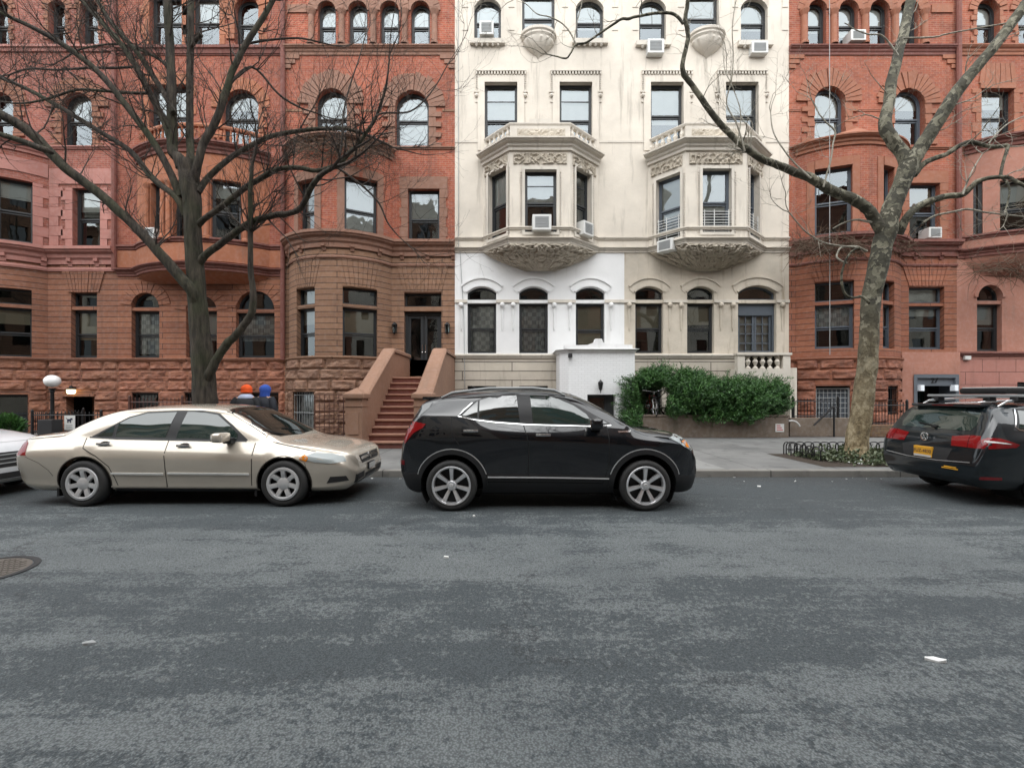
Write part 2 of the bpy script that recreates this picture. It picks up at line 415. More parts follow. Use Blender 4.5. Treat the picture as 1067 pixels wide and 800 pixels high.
M['knit_blue']=simple('blue_knit',(.028,.085,.40),.85,bumpsc=60,bumpst=.7)
M['scarf']=simple('pale_blue_white_scarf',(.40,.44,.58),.85,bumpsc=40,bumpst=.6,var=.75)
M['skin']=simple('skin',(.42,.25,.18),.5)
M['jeans']=simple('dark_trousers',(.02,.022,.03),.8)
M['bikered']=simple('red_bike_paint',(.28,.035,.025),.35)
M['paper']=simple('white_paper',(.75,.75,.73),.7)
# ------------------------------------------------------------------ facade toolkit
class Panel:
    """straight run of wall: u metres along it, d metres proud of it"""
    def __init__(s,a,b,u0=0.0):
        s.a=Vector(a).to_2d() if len(a)>2 else Vector(a); s.b=Vector(b); s.L=(s.b-s.a).length; s.u0=u0
        s.t=(s.b-s.a).normalized(); s.n=Vector((s.t.y,-s.t.x)); s.path=[s.a.copy(),s.b.copy()]
    def P(s,u,z,d=0.0):
        q=s.a+s.t*(u-s.u0)+s.n*d; return Vector((q.x,q.y,z))
    def upx(s,px):
        lo,hi=s.u0-40,s.u0+s.L+40
        for _ in range(50):
            m=(lo+hi)/2; q=s.P(m,0)
            if q.x/max(q.y,1)*FP+CX<px: lo=m
            else: hi=m
        return (lo+hi)/2
    def zpy(s,u,py): return EYE+(CY-py)*s.P(u,0).y/FP
    def straight(s,u0,u1): return s
class Arc(Panel):
    """bowed run of wall between two points of the house front"""
    def __init__(s,a,b,sag):
        a=Vector(a); b=Vector(b); c=(b-a).length; s.R=(c*c/4+sag*sag)/(2*sag)
        mid=(a+b)/2; t=(b-a).normalized(); n=Vector((t.y,-t.x)); s.c=mid+n*(sag-s.R); s.t=t; s.n=n
        s.half=math.asin(min(1,c/2/s.R)); 
        if sag>s.R: s.half=math.pi-s.half
        s.L=2*s.half*s.R; s.u0=0
        s.path=[s._p(-s.half+2*s.half*k/20,s.R) for k in range(21)]
    def _p(s,a,r): return s.c+s.t*(math.sin(a)*r)+s.n*(math.cos(a)*r)
    def P(s,u,z,d=0.0):
        q=s._p(-s.half+u/s.R,s.R+d); return Vector((q.x,q.y,z))
    def upx(s,px):
        lo,hi=0,s.L
        for _ in range(50):
            m=(lo+hi)/2; q=s.P(m,0)
            if q.x/q.y*FP+CX<px: lo=m
            else: hi=m
        return (lo+hi)/2
    def straight(s,u0,u1):
        a=s.P(u0,0); b=s.P(u1,0); return Panel((a.x,a.y),(b.x,b.y),u0)

def outline(o,i=0.0,n=12):
    u0,u1,z0,zs,r=o['u0']+i,o['u1']-i,o['z0']+i,o['zs'],o.get('rise',0)
    if r<=0: return [(u0,z0),(u0,zs-i),(u1,zs-i),(u1,z0)]
    w=o['u1']-o['u0']; RR=(w*w/4+r*r)/(2*r); zc=zs+r-RR; uc=(o['u0']+o['u1'])/2; Ri=RR-i; hw=(u1-u0)/2
    a=math.asin(min(1,hw/Ri)); 
    if r>w/2+1e-6: a=math.pi-a
    return [(u0,z0)]+[(uc+Ri*math.sin(-a+2*a*k/n),zc+Ri*math.cos(-a+2*a*k/n)) for k in range(n+1)]+[(u1,z0)]
def clipz(poly,z,keep_above):
    out=[]
    for i in range(len(poly)):
        a,b=poly[i],poly[(i+1)%len(poly)]
        ia=(a[1]>=z)==keep_above; ib=(b[1]>=z)==keep_above
        if ia: out.append(a)
        if ia!=ib and abs(a[1]-b[1])>1e-9:
            t=(z-a[1])/(b[1]-a[1]); out.append((a[0]+(b[0]-a[0])*t,z))
    return out
def prism(b,pn,poly,d0,d1,back=False):
    b.face([pn.P(u,z,d1) for u,z in poly],[(u,z) for u,z in poly])
    n=len(poly)
    for i in range(n):
        p,q=poly[i],poly[(i+1)%n]
        b.face([pn.P(p[0],p[1],d0),pn.P(q[0],q[1],d0),pn.P(q[0],q[1],d1),pn.P(p[0],p[1],d1)],
               [(p[0],p[1]),(q[0],q[1]),(q[0]+.1,q[1]+.1),(p[0]+.1,p[1]+.1)])
    if back: b.face([pn.P(u,z,d0) for u,z in poly])
def pbox(b,pn,u0,u1,z0,z1,d0,d1): prism(b,pn,[(u0,z0),(u0,z1),(u1,z1),(u1,z0)],d0,d1,True)
def ring(b,pn,oa,ob,df,db):
    n=len(oa)
    for i in range(n):
        j=(i+1)%n
        b.face([pn.P(*oa[i],df),pn.P(*oa[j],df),pn.P(*ob[j],df),pn.P(*ob[i],df)])
        b.face([pn.P(*ob[i],df),pn.P(*ob[j],df),pn.P(*ob[j],db),pn.P(*ob[i],db)])
REV=.24
def wall(b,pn,u0,u1,z0,z1,ops,rev=REV):
    if isinstance(pn,Arc):
        us=sorted(set([u0,u1]+[o['u0'] for o in ops]+[o['u1'] for o in ops]+[u0+(u1-u0)*k/26 for k in range(27)]))
        zs=sorted(set([z0,z1]+[o['z0'] for o in ops]+[o['zs'] for o in ops]))
        for i in range(len(us)-1):
            if us[i+1]-us[i]<1e-4: continue
            for j in range(len(zs)-1):
                um,zm=(us[i]+us[i+1])/2,(zs[j]+zs[j+1])/2
                if any(o['u0']<um<o['u1'] and o['z0']<zm<o['zs'] for o in ops): continue
                q=[(us[i],zs[j]),(us[i+1],zs[j]),(us[i+1],zs[j+1]),(us[i],zs[j+1])]
                b.face([pn.P(u,z) for u,z in q],q)
    else:
        polys=[[(u0,z0),(u1,z0),(u1,z1),(u0,z1)]]+[outline(o) for o in ops]
        flat=[p for q in polys for p in q]
        tris=tessellate_polygon([[Vector((p[0],p[1],0)) for p in q] for q in polys])
        for t in tris:
            pp=[flat[k] for k in t]
            if (pp[1][0]-pp[0][0])*(pp[2][1]-pp[0][1])-(pp[2][0]-pp[0][0])*(pp[1][1]-pp[0][1])<0: pp.reverse()
            b.face([pn.P(*p) for p in pp],pp)
    for o in ops:
        sp=pn.straight(o['u0'],o['u1']); ol=outline(o); n=len(ol)
        for i in range(n):
            p,q=ol[i],ol[(i+1)%n]
            b.face([sp.P(*p,0),sp.P(*q,0),sp.P(*q,-rev-.06),sp.P(*p,-rev-.06)],[p,q,(q[0]+.2,q[1]+.2),(p[0]+.2,p[1]+.2)])
def sweep(b,path,prof,caps=True):
    path=[Vector(p) for p in path]; n=len(path); ms=[]; acc=[0.0]
    for i in range(n):
        if i: acc.append(acc[-1]+(path[i]-path[i-1]).length)
        ts=[]
        if i>0: ts.append((path[i]-path[i-1]).normalized())
        if i<n-1: ts.append((path[i+1]-path[i]).normalized())
        ns=[Vector((t.y,-t.x)) for t in ts]
        m=ns[0] if len(ns)==1 else (ns[0]+ns[1])/max(.3,1+ns[0].dot(ns[1]))
        ms.append(m)
    pl=[0.0]
    for k in range(1,len(prof)): pl.append(pl[-1]+math.hypot(prof[k][0]-prof[k-1][0],prof[k][1]-prof[k-1][1]))
    rows=[[Vector((path[i].x+ms[i].x*d,path[i].y+ms[i].y*d,z)) for d,z in prof] for i in range(n)]
    for i in range(n-1):
        for k in range(len(prof)-1):
            b.face([rows[i][k],rows[i+1][k],rows[i+1][k+1],rows[i][k+1]],[(acc[i],pl[k]),(acc[i+1],pl[k]),(acc[i+1],pl[k+1]),(acc[i],pl[k+1])])
    if caps: b.face(rows[0][::-1]); b.face(rows[-1])
def along(path,step,off=0.0):
    path=[Vector(p) for p in path]; out=[]; acc=0; nxt=off
    for i in range(len(path)-1):
        L=(path[i+1]-path[i]).length; t=(path[i+1]-path[i]).normalized()
        while nxt<=acc+L:
            out.append((path[i]+t*(nxt-acc),t)); nxt+=step
        acc+=L
    return out
def brackets(b,path,step,w,d,z0,z1,off=0.0):
    for p,t in along(path,step,off):
        n=Vector((t.y,-t.x))
        def fn(u,q,z): r=p+t*u+n*q; return Vector((r.x,r.y,z))
        pts=[(0,z0),(d*.35,z0),(d*.55,z0+(z1-z0)*.45),(d,z0+(z1-z0)*.6),(d,z1),(0,z1)]
        for s in (-w/2,w/2): b.face([fn(s,q,z) for q,z in pts])
        for k in range(len(pts)-1):
            (q0,a0),(q1,a1)=pts[k],pts[k+1]
            b.face([fn(-w/2,q0,a0),fn(w/2,q0,a0),fn(w/2,q1,a1),fn(-w/2,q1,a1)])
def rocks(b,pn,u0,u1,z0,z1,rh,ops,seed=0,proud=.07):
    rnd=random.Random(seed); nr=max(1,round((z1-z0)/rh)); h=(z1-z0)/nr
    for r in range(nr):
        a,c=z0+r*h,z0+(r+1)*h; spans=[(u0,u1)]
        for o in ops:
            top=o['zs']+o.get('rise',0)
            if o['z0']<c-.03 and top>a+.03:
                ns=[]
                for s0,s1 in spans:
                    if o['u1']<=s0 or o['u0']>=s1: ns.append((s0,s1)); continue
                    if o['u0']>s0+.02: ns.append((s0,o['u0']))
                    if o['u1']<s1-.02: ns.append((o['u1'],s1))
                spans=ns
        for s0,s1 in spans:
            x=s0
            while x<s1-.02:
                w=rnd.uniform(.65,1.25)
                if s1-x-w<.45: w=s1-x
                if w>1.6: w/=2
                g=.014; x0,x1=x+g,min(x+w,s1)-g; y0,y1=a+g,c-g; x+=w
                if x1-x0<.03: continue
                nu=max(3,int((x1-x0)/.07)); nv=7; bz=rnd.uniform(.55,1.1)*proud; sd=rnd.uniform(0,99); rows=[];uvs=[]
                for j in range(nv+1):
                    row=[];ru=[]
                    for i in range(nu+1):
                        s,t=i/nu,j/nv; e=min((x1-x0)*min(s,1-s),(y1-y0)*min(t,1-t))
                        k=min(1,e/.055); k=k*(2-k)
                        q=noise.fractal(Vector((s*(x1-x0)*3.2+sd,t*(y1-y0)*4.5,sd)),.9,2.1,4)
                        d=-.012+k*(bz+q*.045)
                        row.append(pn.P(x0+(x1-x0)*s,y0+(y1-y0)*t,d)); ru.append((x0+(x1-x0)*s+sd,y0+(y1-y0)*t+sd))
                    rows.append(row); uvs.append(ru)
                b.grid(rows,uvs=uvs)
def voussoirs(b,pn,o,width,n,d0=.03,d1=.07,seed=0,legs=0.0,flare=0.0):
    """wedge stones round an arched opening, with toothed blocks down the jambs"""
    rnd=random.Random(seed); u0,u1=o['u0'],o['u1']; w=u1-u0; r=o['rise'] or .01; RR=(w*w/4+r*r)/(2*r); zc=o['zs']+r-RR; uc=(u0+u1)/2
    a=math.asin(min(1,w/2/RR))
    for k in range(n):
        a0=-a+2*a*k/n; a1=-a+2*a*(k+1)/n; g=.007; a0+=g/RR; a1-=g/RR; ro=RR+width*(1+flare*rnd.uniform(-.5,1)); m=3
        ins=[(uc+RR*math.sin(a0+(a1-a0)*i/m),zc+RR*math.cos(a0+(a1-a0)*i/m)) for i in range(m+1)]
        ous=[(uc+ro*math.sin(a0+(a1-a0)*i/m),zc+ro*math.cos(a0+(a1-a0)*i/m)) for i in range(m+1)]
        prism(b,pn,ins+ous[::-1],0.0,rnd.uniform(d0,d1))
    z=o['zs']; k=0
    while z>o['zs']-legs:
        h=.19; wl=width*(.75 if k%2 else .42)
        for s in (-1,1):
            e=u0 if s<0 else u1
            pbox(b,pn,min(e,e+s*wl),max(e,e+s*wl),z-h+.012,z,0,rnd.uniform(d0,d1))
        z-=h; k+=1
def flat_arch(b,pn,u0,u1,z0,z1,splay,n,d0=.02,d1=.045,seed=0):
    rnd=random.Random(seed)
    for k in range(n):
        a,c=k/n,(k+1)/n; g=.008
        lo=(u0+(u1-u0)*a+g,u0+(u1-u0)*c-g); U0,U1=u0-splay,u1+splay
        hi=(U0+(U1-U0)*a+g,U0+(U1-U0)*c-g)
        prism(b,pn,[(lo[0],z0),(hi[0],z1),(hi[1],z1),(lo[1],z0)],0,rnd.uniform(d0,d1))
def quoins(b,pn,u,z0,z1,side,h=.36,wl=.34,ws=.2,d=.03):
    z=z0;k=0
    while z<z1-.05:
        w=wl if k%2 else ws; e=u+side*w
        pbox(b,pn,min(u,e),max(u,e),z+.006,min(z+h,z1)-.006,0,d); z+=h;k+=1
def archring(b,pn,o,i0,i1,d0,d1,legs=0,n=16):
    """projecting label moulding over an arch between offsets i0..i1 outside the opening"""
    u0,u1=o['u0'],o['u1']; w=u1-u0; r=o['rise']; RR=(w*w/4+r*r)/(2*r); zc=o['zs']+r-RR; uc=(u0+u1)/2; a=math.asin(min(1,w/2/RR))
    A=[(uc+(RR+i0)*math.sin(-a+2*a*k/n),zc+(RR+i0)*math.cos(-a+2*a*k/n)) for k in range(n+1)]
    C=[(uc+(RR+i1)*math.sin(-a+2*a*k/n),zc+(RR+i1)*math.cos(-a+2*a*k/n)) for k in range(n+1)]
    if legs:
        A=[(A[0][0],A[0][1]-legs)]+A+[(A[-1][0],A[-1][1]-legs)]; C=[(C[0][0],C[0][1]-legs)]+C+[(C[-1][0],C[-1][1]-legs)]
    for k in range(len(A)-1): prism(b,pn,[A[k],C[k],C[k+1],A[k+1]],d0,d1)

WR=random.Random(5)
class House:
    def __init__(s,name,label,px0,px1,walls,top=17.6):
        s.x0,s.x1=X(px0),X(px1)
        s.o=thing(name,label,'house',((s.x0+s.x1)/2,FY,WALK)); s.top=top
        s.flat=Panel((0,FY),(1,FY)); s.b={}; s.solo=[]; s.w=walls
    def g(s,name):
        """builder of one named part"""
        if name not in s.b: s.b[name]=B()
        return s.b[name]
    def g1(s,name):
        b=B(); s.solo.append((name,b)); return b
    def op(s,pn,px0,px1,py0,py1,rise=0,**k):
        u0,u1=pn.upx(px0),pn.upx(px1); um=(u0+u1)/2
        z1,z0=pn.zpy(um,py0),pn.zpy(um,py1); r=min(rise*pn.P(um,0).y/FP,(u1-u0)*.49)
        d=dict(u0=u0,u1=u1,z0=z0,zs=z1-r,rise=r,pn=pn); d.update(k); return d
    def windows(s,ops):
        for o in ops:
            if o.get('kind','win')=='win': s.window(o)
    def sash(s,fb,pb,sp,o,rv,hung,lite=False,thin=1.0):
        f=.06*thin
        ring(fb,sp,outline(o,-.002),outline(o,f),-rv,-rv-.09)
        h=(o['zs']+o['rise']-o['z0'])
        tilt=[(WR.uniform(-.012,.012),WR.uniform(-.012,.012)) for _ in range(2)]
        uc=(o['u0']+o['u1'])/2
        def pane(poly,d,t,zc): 
            if len(poly)>2: pb.face([sp.P(u,z,d+t[0]*(z-zc)+t[1]*(u-uc)) for u,z in poly[::-1]])
        if hung:
            zm=o['z0']+h*o.get('mid',.5); e=f+.035
            pbox(fb,sp,o['u0']+f,o['u1']-f,zm-.028,zm+.028,-rv-.08,-rv-.012)
            ua,ub=outline(o,f),outline(o,f+.035)
            ring(fb,sp,ua,ub,-rv-.02,-rv-.06)
            lo=dict(o,zs=zm,rise=0); ring(fb,sp,outline(lo,f),outline(lo,f+.04),-rv-.045,-rv-.085)
            pane(clipz(outline(o,e-.01),zm,True),-rv-.045,tilt[0],zm+h*.25)
            pane(clipz(outline(o,e-.01),zm,False),-rv-.075,tilt[1],zm-h*.25)
            for q in range(o.get('bars',0)):
                zz=zm+(o['zs']-zm)*.55; pbox(fb,sp,o['u0']+f,o['u1']-f,zz-.015,zz+.015,-rv-.06,-rv-.03)
        else:
            pane(outline(o,f-.01),-rv-.05,tilt[0],o['z0']+h/2)
    def window(s,o):
        pn=o['pn']; sp=pn.straight(o['u0'],o['u1']); rv=o.get('rv',REV-.06); fb,pb=B(),B()
        if o.get('bar'):
            zb=pn.zpy((o['u0']+o['u1'])/2,o['bar'])
            hi=dict(o,z0=zb+.06); lo=dict(o,zs=zb-.06,rise=0)
            s.sash(fb,pb,sp,hi,rv,False); s.sash(fb,pb,sp,lo,rv,True)
            bb=B(); pbox(bb,sp,o['u0'],o['u1'],zb-.06,zb+.06,-rv-.05,-.03)
        else:
            s.sash(fb,pb,sp,o,rv,o.get('hung',True)); bb=None; lo=o
        w=mk('window',fb,M[o.get('frame','frame')],s.o); 
        mk('pane',pb,M[o.get('glass','pane')],w)
        if bb: mk('transom_bar',bb,M[o.get('barmat',s.w)],w)
        bl=o.get('blind')
        if bl:
            kind,frac=bl; c=B(); z1=o['zs']+o['rise']-.02; z0=z1-(z1-o['z0'])*frac
            if o.get('bar') and kind!='full': z1=lo['zs']-.05; z0=z1-(z1-o['z0'])*frac
            d=-rv-.12
            if kind=='curtain':
                n=24; rows=[[sp.P(o['u0']+(o['u1']-o['u0'])*i/n,z,d+.025*math.sin(i*1.9)) for i in range(n+1)] for z in (z0,z1)]
                c.grid(rows,uvs=[[(i/n*1.0,z) for i in range(n+1)] for z in (z0,z1)])
            else:
                prism(c,sp,[(o['u0'],z0),(o['u0'],z1),(o['u1'],z1),(o['u1'],z0)],d-.01,d)
            mk('curtain' if kind=='curtain' else 'blind',c,M[{'curtain':'curtain','beige':'beige'}.get(kind,'blind')],w)
        if o.get('sill'):
            c=B(); e=.09; pbox(c,sp,o['u0']-e,o['u1']+e,o['z0']-.11,o['z0']+.004,-.05,.085); 
            pbox(c,sp,o['u0'],o['u1'],o['z0']-.09,o['z0']+.004,-rv-.03,-.05)
            mk('sill',c,M[o['sill']],w)
        if o.get('grille'):
            c=B(); mm=o['grille']; n=max(3,int((o['u1']-o['u0'])/.13))
            for i in range(n+1):
                u=o['u0']+.03+(o['u1']-o['u0']-.06)*i/n
                c.tube([sp.P(u,o['z0']+.02,-.06),sp.P(u,o['zs']-.02,-.06)],.011,5)
            for q in (.08,.5,.92):
                z=o['z0']+(o['zs']-o['z0'])*q; c.tube([sp.P(o['u0'],z,-.06),sp.P(o['u1'],z,-.06)],.013,5)
            mk('window_bars',c,M[mm],w)
        if o.get('guard'):
            c=B(); zt=o['z0']+(o['zs']-o['z0'])*.34
            for i in range(8):
                z=o['z0']+.05+(zt-o['z0']-.07)*i/7; c.tube([sp.P(o['u0'],z,-.03),sp.P(o['u1'],z,-.03)],.013,5)
            for q in (.08,.42,.92):
                u=o['u0']+(o['u1']-o['u0'])*q; c.tube([sp.P(u,o['z0'],-.02),sp.P(u,zt+.05,-.02)],.016,5)
            mk('window_guard',c,M['acwhite'],w)
        o['obj']=w; return w
    def shell(s):
        """party walls, back, roof and the dim rooms behind the panes"""
        b=B(); x0,x1,y0,y1,t=s.x0+.004,s.x1-.004,FY+.02,FY+11,s.top-.01
        b.face([(x0,y0,0),(x0,y1,0),(x0,y1,t),(x0,y0,t)]); b.face([(x1,y0,0),(x1,y0,t),(x1,y1,t),(x1,y1,0)])
        b.face([(x0,y1,0),(x1,y1,0),(x1,y1,t),(x0,y1,t)]); b.face([(x0,y0,t),(x1,y0,t),(x1,y1,t),(x0,y1,t)])
        mk('roof',b,M['dark'],s.o)
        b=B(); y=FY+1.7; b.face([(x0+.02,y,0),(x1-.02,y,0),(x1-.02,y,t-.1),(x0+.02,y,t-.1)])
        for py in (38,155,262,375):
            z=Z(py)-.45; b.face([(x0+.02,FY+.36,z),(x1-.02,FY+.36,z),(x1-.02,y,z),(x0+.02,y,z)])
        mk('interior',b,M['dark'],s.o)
    def done(s,mats,smooth=()):
        for k,b in s.b.items(): mk(k,b,M[mats[k]],s.o,smooth=k in smooth)
        for k,b in s.solo: mk(k,b,M[mats.get(k,mats.get('cornice'))],s.o)
        s.shell()
def ac_unit(pn,px0,px1,py0,py1,label,dark=False,proud=.24):
    u0,u1=pn.upx(px0),pn.upx(px1); um=(u0+u1)/2; z1,z0=pn.zpy(um,py0),pn.zpy(um,py1)
    p=pn.P(um,z0,0); o=thing('air_conditioner',label,'air conditioner',p,'window air conditioners on the facades')
    sp=pn.straight(u0,u1); fn=lambda u,d,z: sp.P(u,z,d)
    b=B(); b.bbox((u0,-.22,z0),(u1,proud,z1),.018,fn); mk('casing',b,M['acblack' if dark else 'acwhite'],o)
    b=B(); e=.14*(u1-u0); h=z1-z0
    b.box((u0+e,proud-.02,z0+.16*h),(u1-e,proud+.004,z1-.14*h),fn)
    n=7
    for i in range(n):
        z=z0+.2*h+.62*h*i/(n-1); b.box((u0+e,proud+.004,z-.008),(u1-e,proud+.016,z+.008),fn)
    mk('grille',b,M['acblack' if dark else 'acgrille'],o); return o
def text_mesh(name,fc,loc,rot,mat,parent):
    t=bpy.data.objects.new('text',fc); COL.objects.link(t); dg=bpy.context.evaluated_depsgraph_get(); dg.update()
    me=bpy.data.meshes.new_from_object(t.evaluated_get(dg)); bpy.data.objects.remove(t)
    from mathutils import Euler
    me.transform(Matrix.Translation(loc-ORIG[parent])@Euler(rot).to_matrix().to_4x4()); me.materials.clear(); me.materials.append(mat); me.name=name
    o=link(bpy.data.objects.new(name,me)); o.parent=parent; ORIG[o]=ORIG[parent]; return o
# ------------------------------------------------------------------ the row of houses
def ledge(z,h,d): return [(0,z-h),(d*.45,z-h),(d*.6,z-h*.5),(d,z-h*.4),(d,z),(0,z+.025)]
def corn(z0,z1,d):
    h=z1-z0; return [(0,z0),(.22*d,z0),(.22*d,z0+.25*h),(.42*d,z0+.36*h),(.46*d,z0+.55*h),(.8*d,z0+.66*h),(.84*d,z0+.74*h),(d,z0+.78*h),(d,z1-.03),(0,z1)]
def bayroof(b,path,z,zt,back):
    pts=[Vector((p[0],p[1],z)) for p in path]; mid=Vector(((path[0][0]+path[-1][0])/2,back,zt))
    for i in range(len(pts)-1): b.face([pts[i],pts[i+1],mid])
def columns(h,part,pn,pxs,py0,py1,r=.11):
    for px in pxs:
        b=h.g1(part[:-1]); u=pn.upx(px); z1,z0=Z(py0),Z(py1); p=pn.P(u,0,.06)
        b.lathe([(r*1.35,0),(r*1.35,.08),(r,.12),(r*.93,(z1-z0)-.22),(r*1.1,(z1-z0)-.18),(r*1.55,(z1-z0)-.05),(r*1.55,z1-z0)],(p.x,p.y,z0),n=12)
def strip(b,pn,px0,px1,py0,py1,d0,d1): pbox(b,pn,pn.upx(px0),pn.upx(px1),Z(py1),Z(py0),d0,d1)
def relief(b,pn,px0,px1,py0,py1,d,seed,nu=40,nv=10,amp=.06):
    u0,u1=pn.upx(px0),pn.upx(px1); um=(u0+u1)/2; z1,z0=pn.zpy(um,py0),pn.zpy(um,py1); rows=[];uv=[]
    for j in range(nv+1):
        row=[];ru=[]
        for i in range(nu+1):
            u=u0+(u1-u0)*i/nu; z=z0+(z1-z0)*j/nv
            q=0 if i in(0,nu) or j in(0,nv) else abs(noise.noise(Vector((u*7+seed,z*7,seed))))*1.6
            row.append(pn.P(u,z,d+amp*q)); ru.append((u,z))
        rows.append(row);uv.append(ru)
    b.grid(rows,uvs=uv)

# ---- house of pink and red stone at the left edge
def house_a():
    h=House('row_house','red brick row house with pink painted trim and quoins at the left edge',-52,123,'brown_a')
    a=Arc((X(-55),FY),(X(50),FY),1.0); f=h.flat; x0,x1=h.x0,h.x1
    path=[tuple(p) for p in a.path]+[(x1,FY)]; zb=Z(375); zc=Z(270); zt=Z(160)
    bo=[h.op(a,-20,29,411,452,frame='frame',glass='pane_dim')]
    fo=[h.op(f,69,98,413,458,kind='door')]
    wall(h.g('wall'),a,0,a.L,0,zb,bo); wall(h.g('wall'),f,X(50),x1,0,zb,fo)
    rocks(h.g('base'),a,0,a.L,WALK,zb,.37,bo,1); rocks(h.g('base'),f,X(50),x1,WALK,zb,.37,fo,2)
    sweep(h.g1('string_course'),path,ledge(zb+.05,.13,.12))
    po=[h.op(a,-12,33,300,372,bar=318,glass='pane_dim',blind=('beige',.3))]
    p2=[h.op(f,74,101,305,373,bar=321,glass='pane_dim',blind=('beige',.6))]
    wall(h.g('wall'),a,0,a.L,zb,zc,po); wall(h.g('wall'),f,X(50),x1,zb,zc,p2)
    o=p2[0]; flat_arch(h.g1('arch_stones'),f,o['u0']-.1,o['u1']+.1,o['zs']+.02,zc-.1,.32,11)
    so=[h.op(a,-6,34,186,251,glass='pane_dim',blind=('blind',.28))]
    s2=[h.op(f,76,105,196,258,glass='pane_dim',blind=('blind',.35))]
    wall(h.g('brick'),a,0,a.L,zc,zt,so); wall(h.g('brick'),f,X(50),x1,zc,zt,s2)
    for o,pn in ((so[0],a),(s2[0],f)):
        sp=pn.straight(o['u0'],o['u1']) if pn is f else pn
        for s,e in ((-1,o['u0']),(1,o['u1'])): quoins(h.g1('quoin'),sp,e,o['z0']-.05,o['zs'],s,wl=.42,ws=.26)
    strip(h.g('band'),f,52,122,176,192,0,.035)
    quoins(h.g1('quoin'),f,X(52),Z(256),Z(192),1,wl=.5,ws=.34)
    sweep(h.g1('band'),[tuple(p) for p in a.path],[(0,Z(186)),(.03,Z(186)),(.03,Z(172)),(0,Z(172))])
    sweep(h.g1('cornice'),path,corn(Z(276),Z(258),.34)); brackets(h.g1('bracket_row'),path,1.0,.15,.15,Z(278),Z(270),.3)
    sweep(h.g1('cornice'),path,[(0,Z(283)),(.05,Z(283)),(.07,Z(281)),(.05,Z(279)),(0,Z(279))])
    sweep(h.g1('cornice'),[tuple(p) for p in a.path],corn(zt-.2,zt+.15,.25)); bayroof(h.g('cornice'),a.path,zt+.13,zt+.4,FY)
    t=[h.op(f,65,97,97,152,16,blind=('blind',.4)),h.op(f,-14,15,97,152,14),
       h.op(f,51,69,1,47,9),h.op(f,84,103,1,47,9),h.op(f,-10,10,1,47,9),h.op(f,-36,-20,1,47,8)]
    wall(h.g('brick'),f,x0,x1,zt,h.top,t)
    for k,o in enumerate(t[:2]): voussoirs(h.g1('arch_stones'),f,o,.55,15,seed=k,legs=1.4,flare=.15)
    for o in t[2:]: voussoirs(h.g1('arch_stones'),f,o,.25,9,seed=9,legs=1.0)
    sweep(h.g1('band'),[(X(52),FY),(x1,FY)],ledge(Z(153),.1,.09)); sweep(h.g1('band'),[(x0,FY),(x1,FY)],ledge(Z(49),.2,.14))
    h.windows(bo+po+p2+so+s2+t)
    d=B(); o=fo[0]; f2=Panel((0,FY),(1,FY))
    pbox(d,f2,o['u0'],o['u1'],0,o['zs'],-1.1,-1.05); pbox(d,f2,o['u0']+.1,o['u1']-.35,.1,o['zs']-.1,-1.05,-1.01)
    mk('door',d,M['doorwood'],h.o)
    dd=B(); dd.box((X(66),FY-.12,Z(413)),(X(101),FY-.01,Z(410.5))); mk('door_lintel',dd,M['brown_a'],h.o)
    p=B(); p.tube([(X(121.5),FY-.12,Z(282)),(X(121.5),FY-.12,16.9)],.075,8); mk('downpipe',p,M['trim_dark'],h.o,smooth=True)
    h.done(dict(wall='brown_a',base='rock_a',string_course='brown_a',arch_stones='brown_a',brick='brick_a',quoin='pink',band='pink',cornice='pink'))
    return h
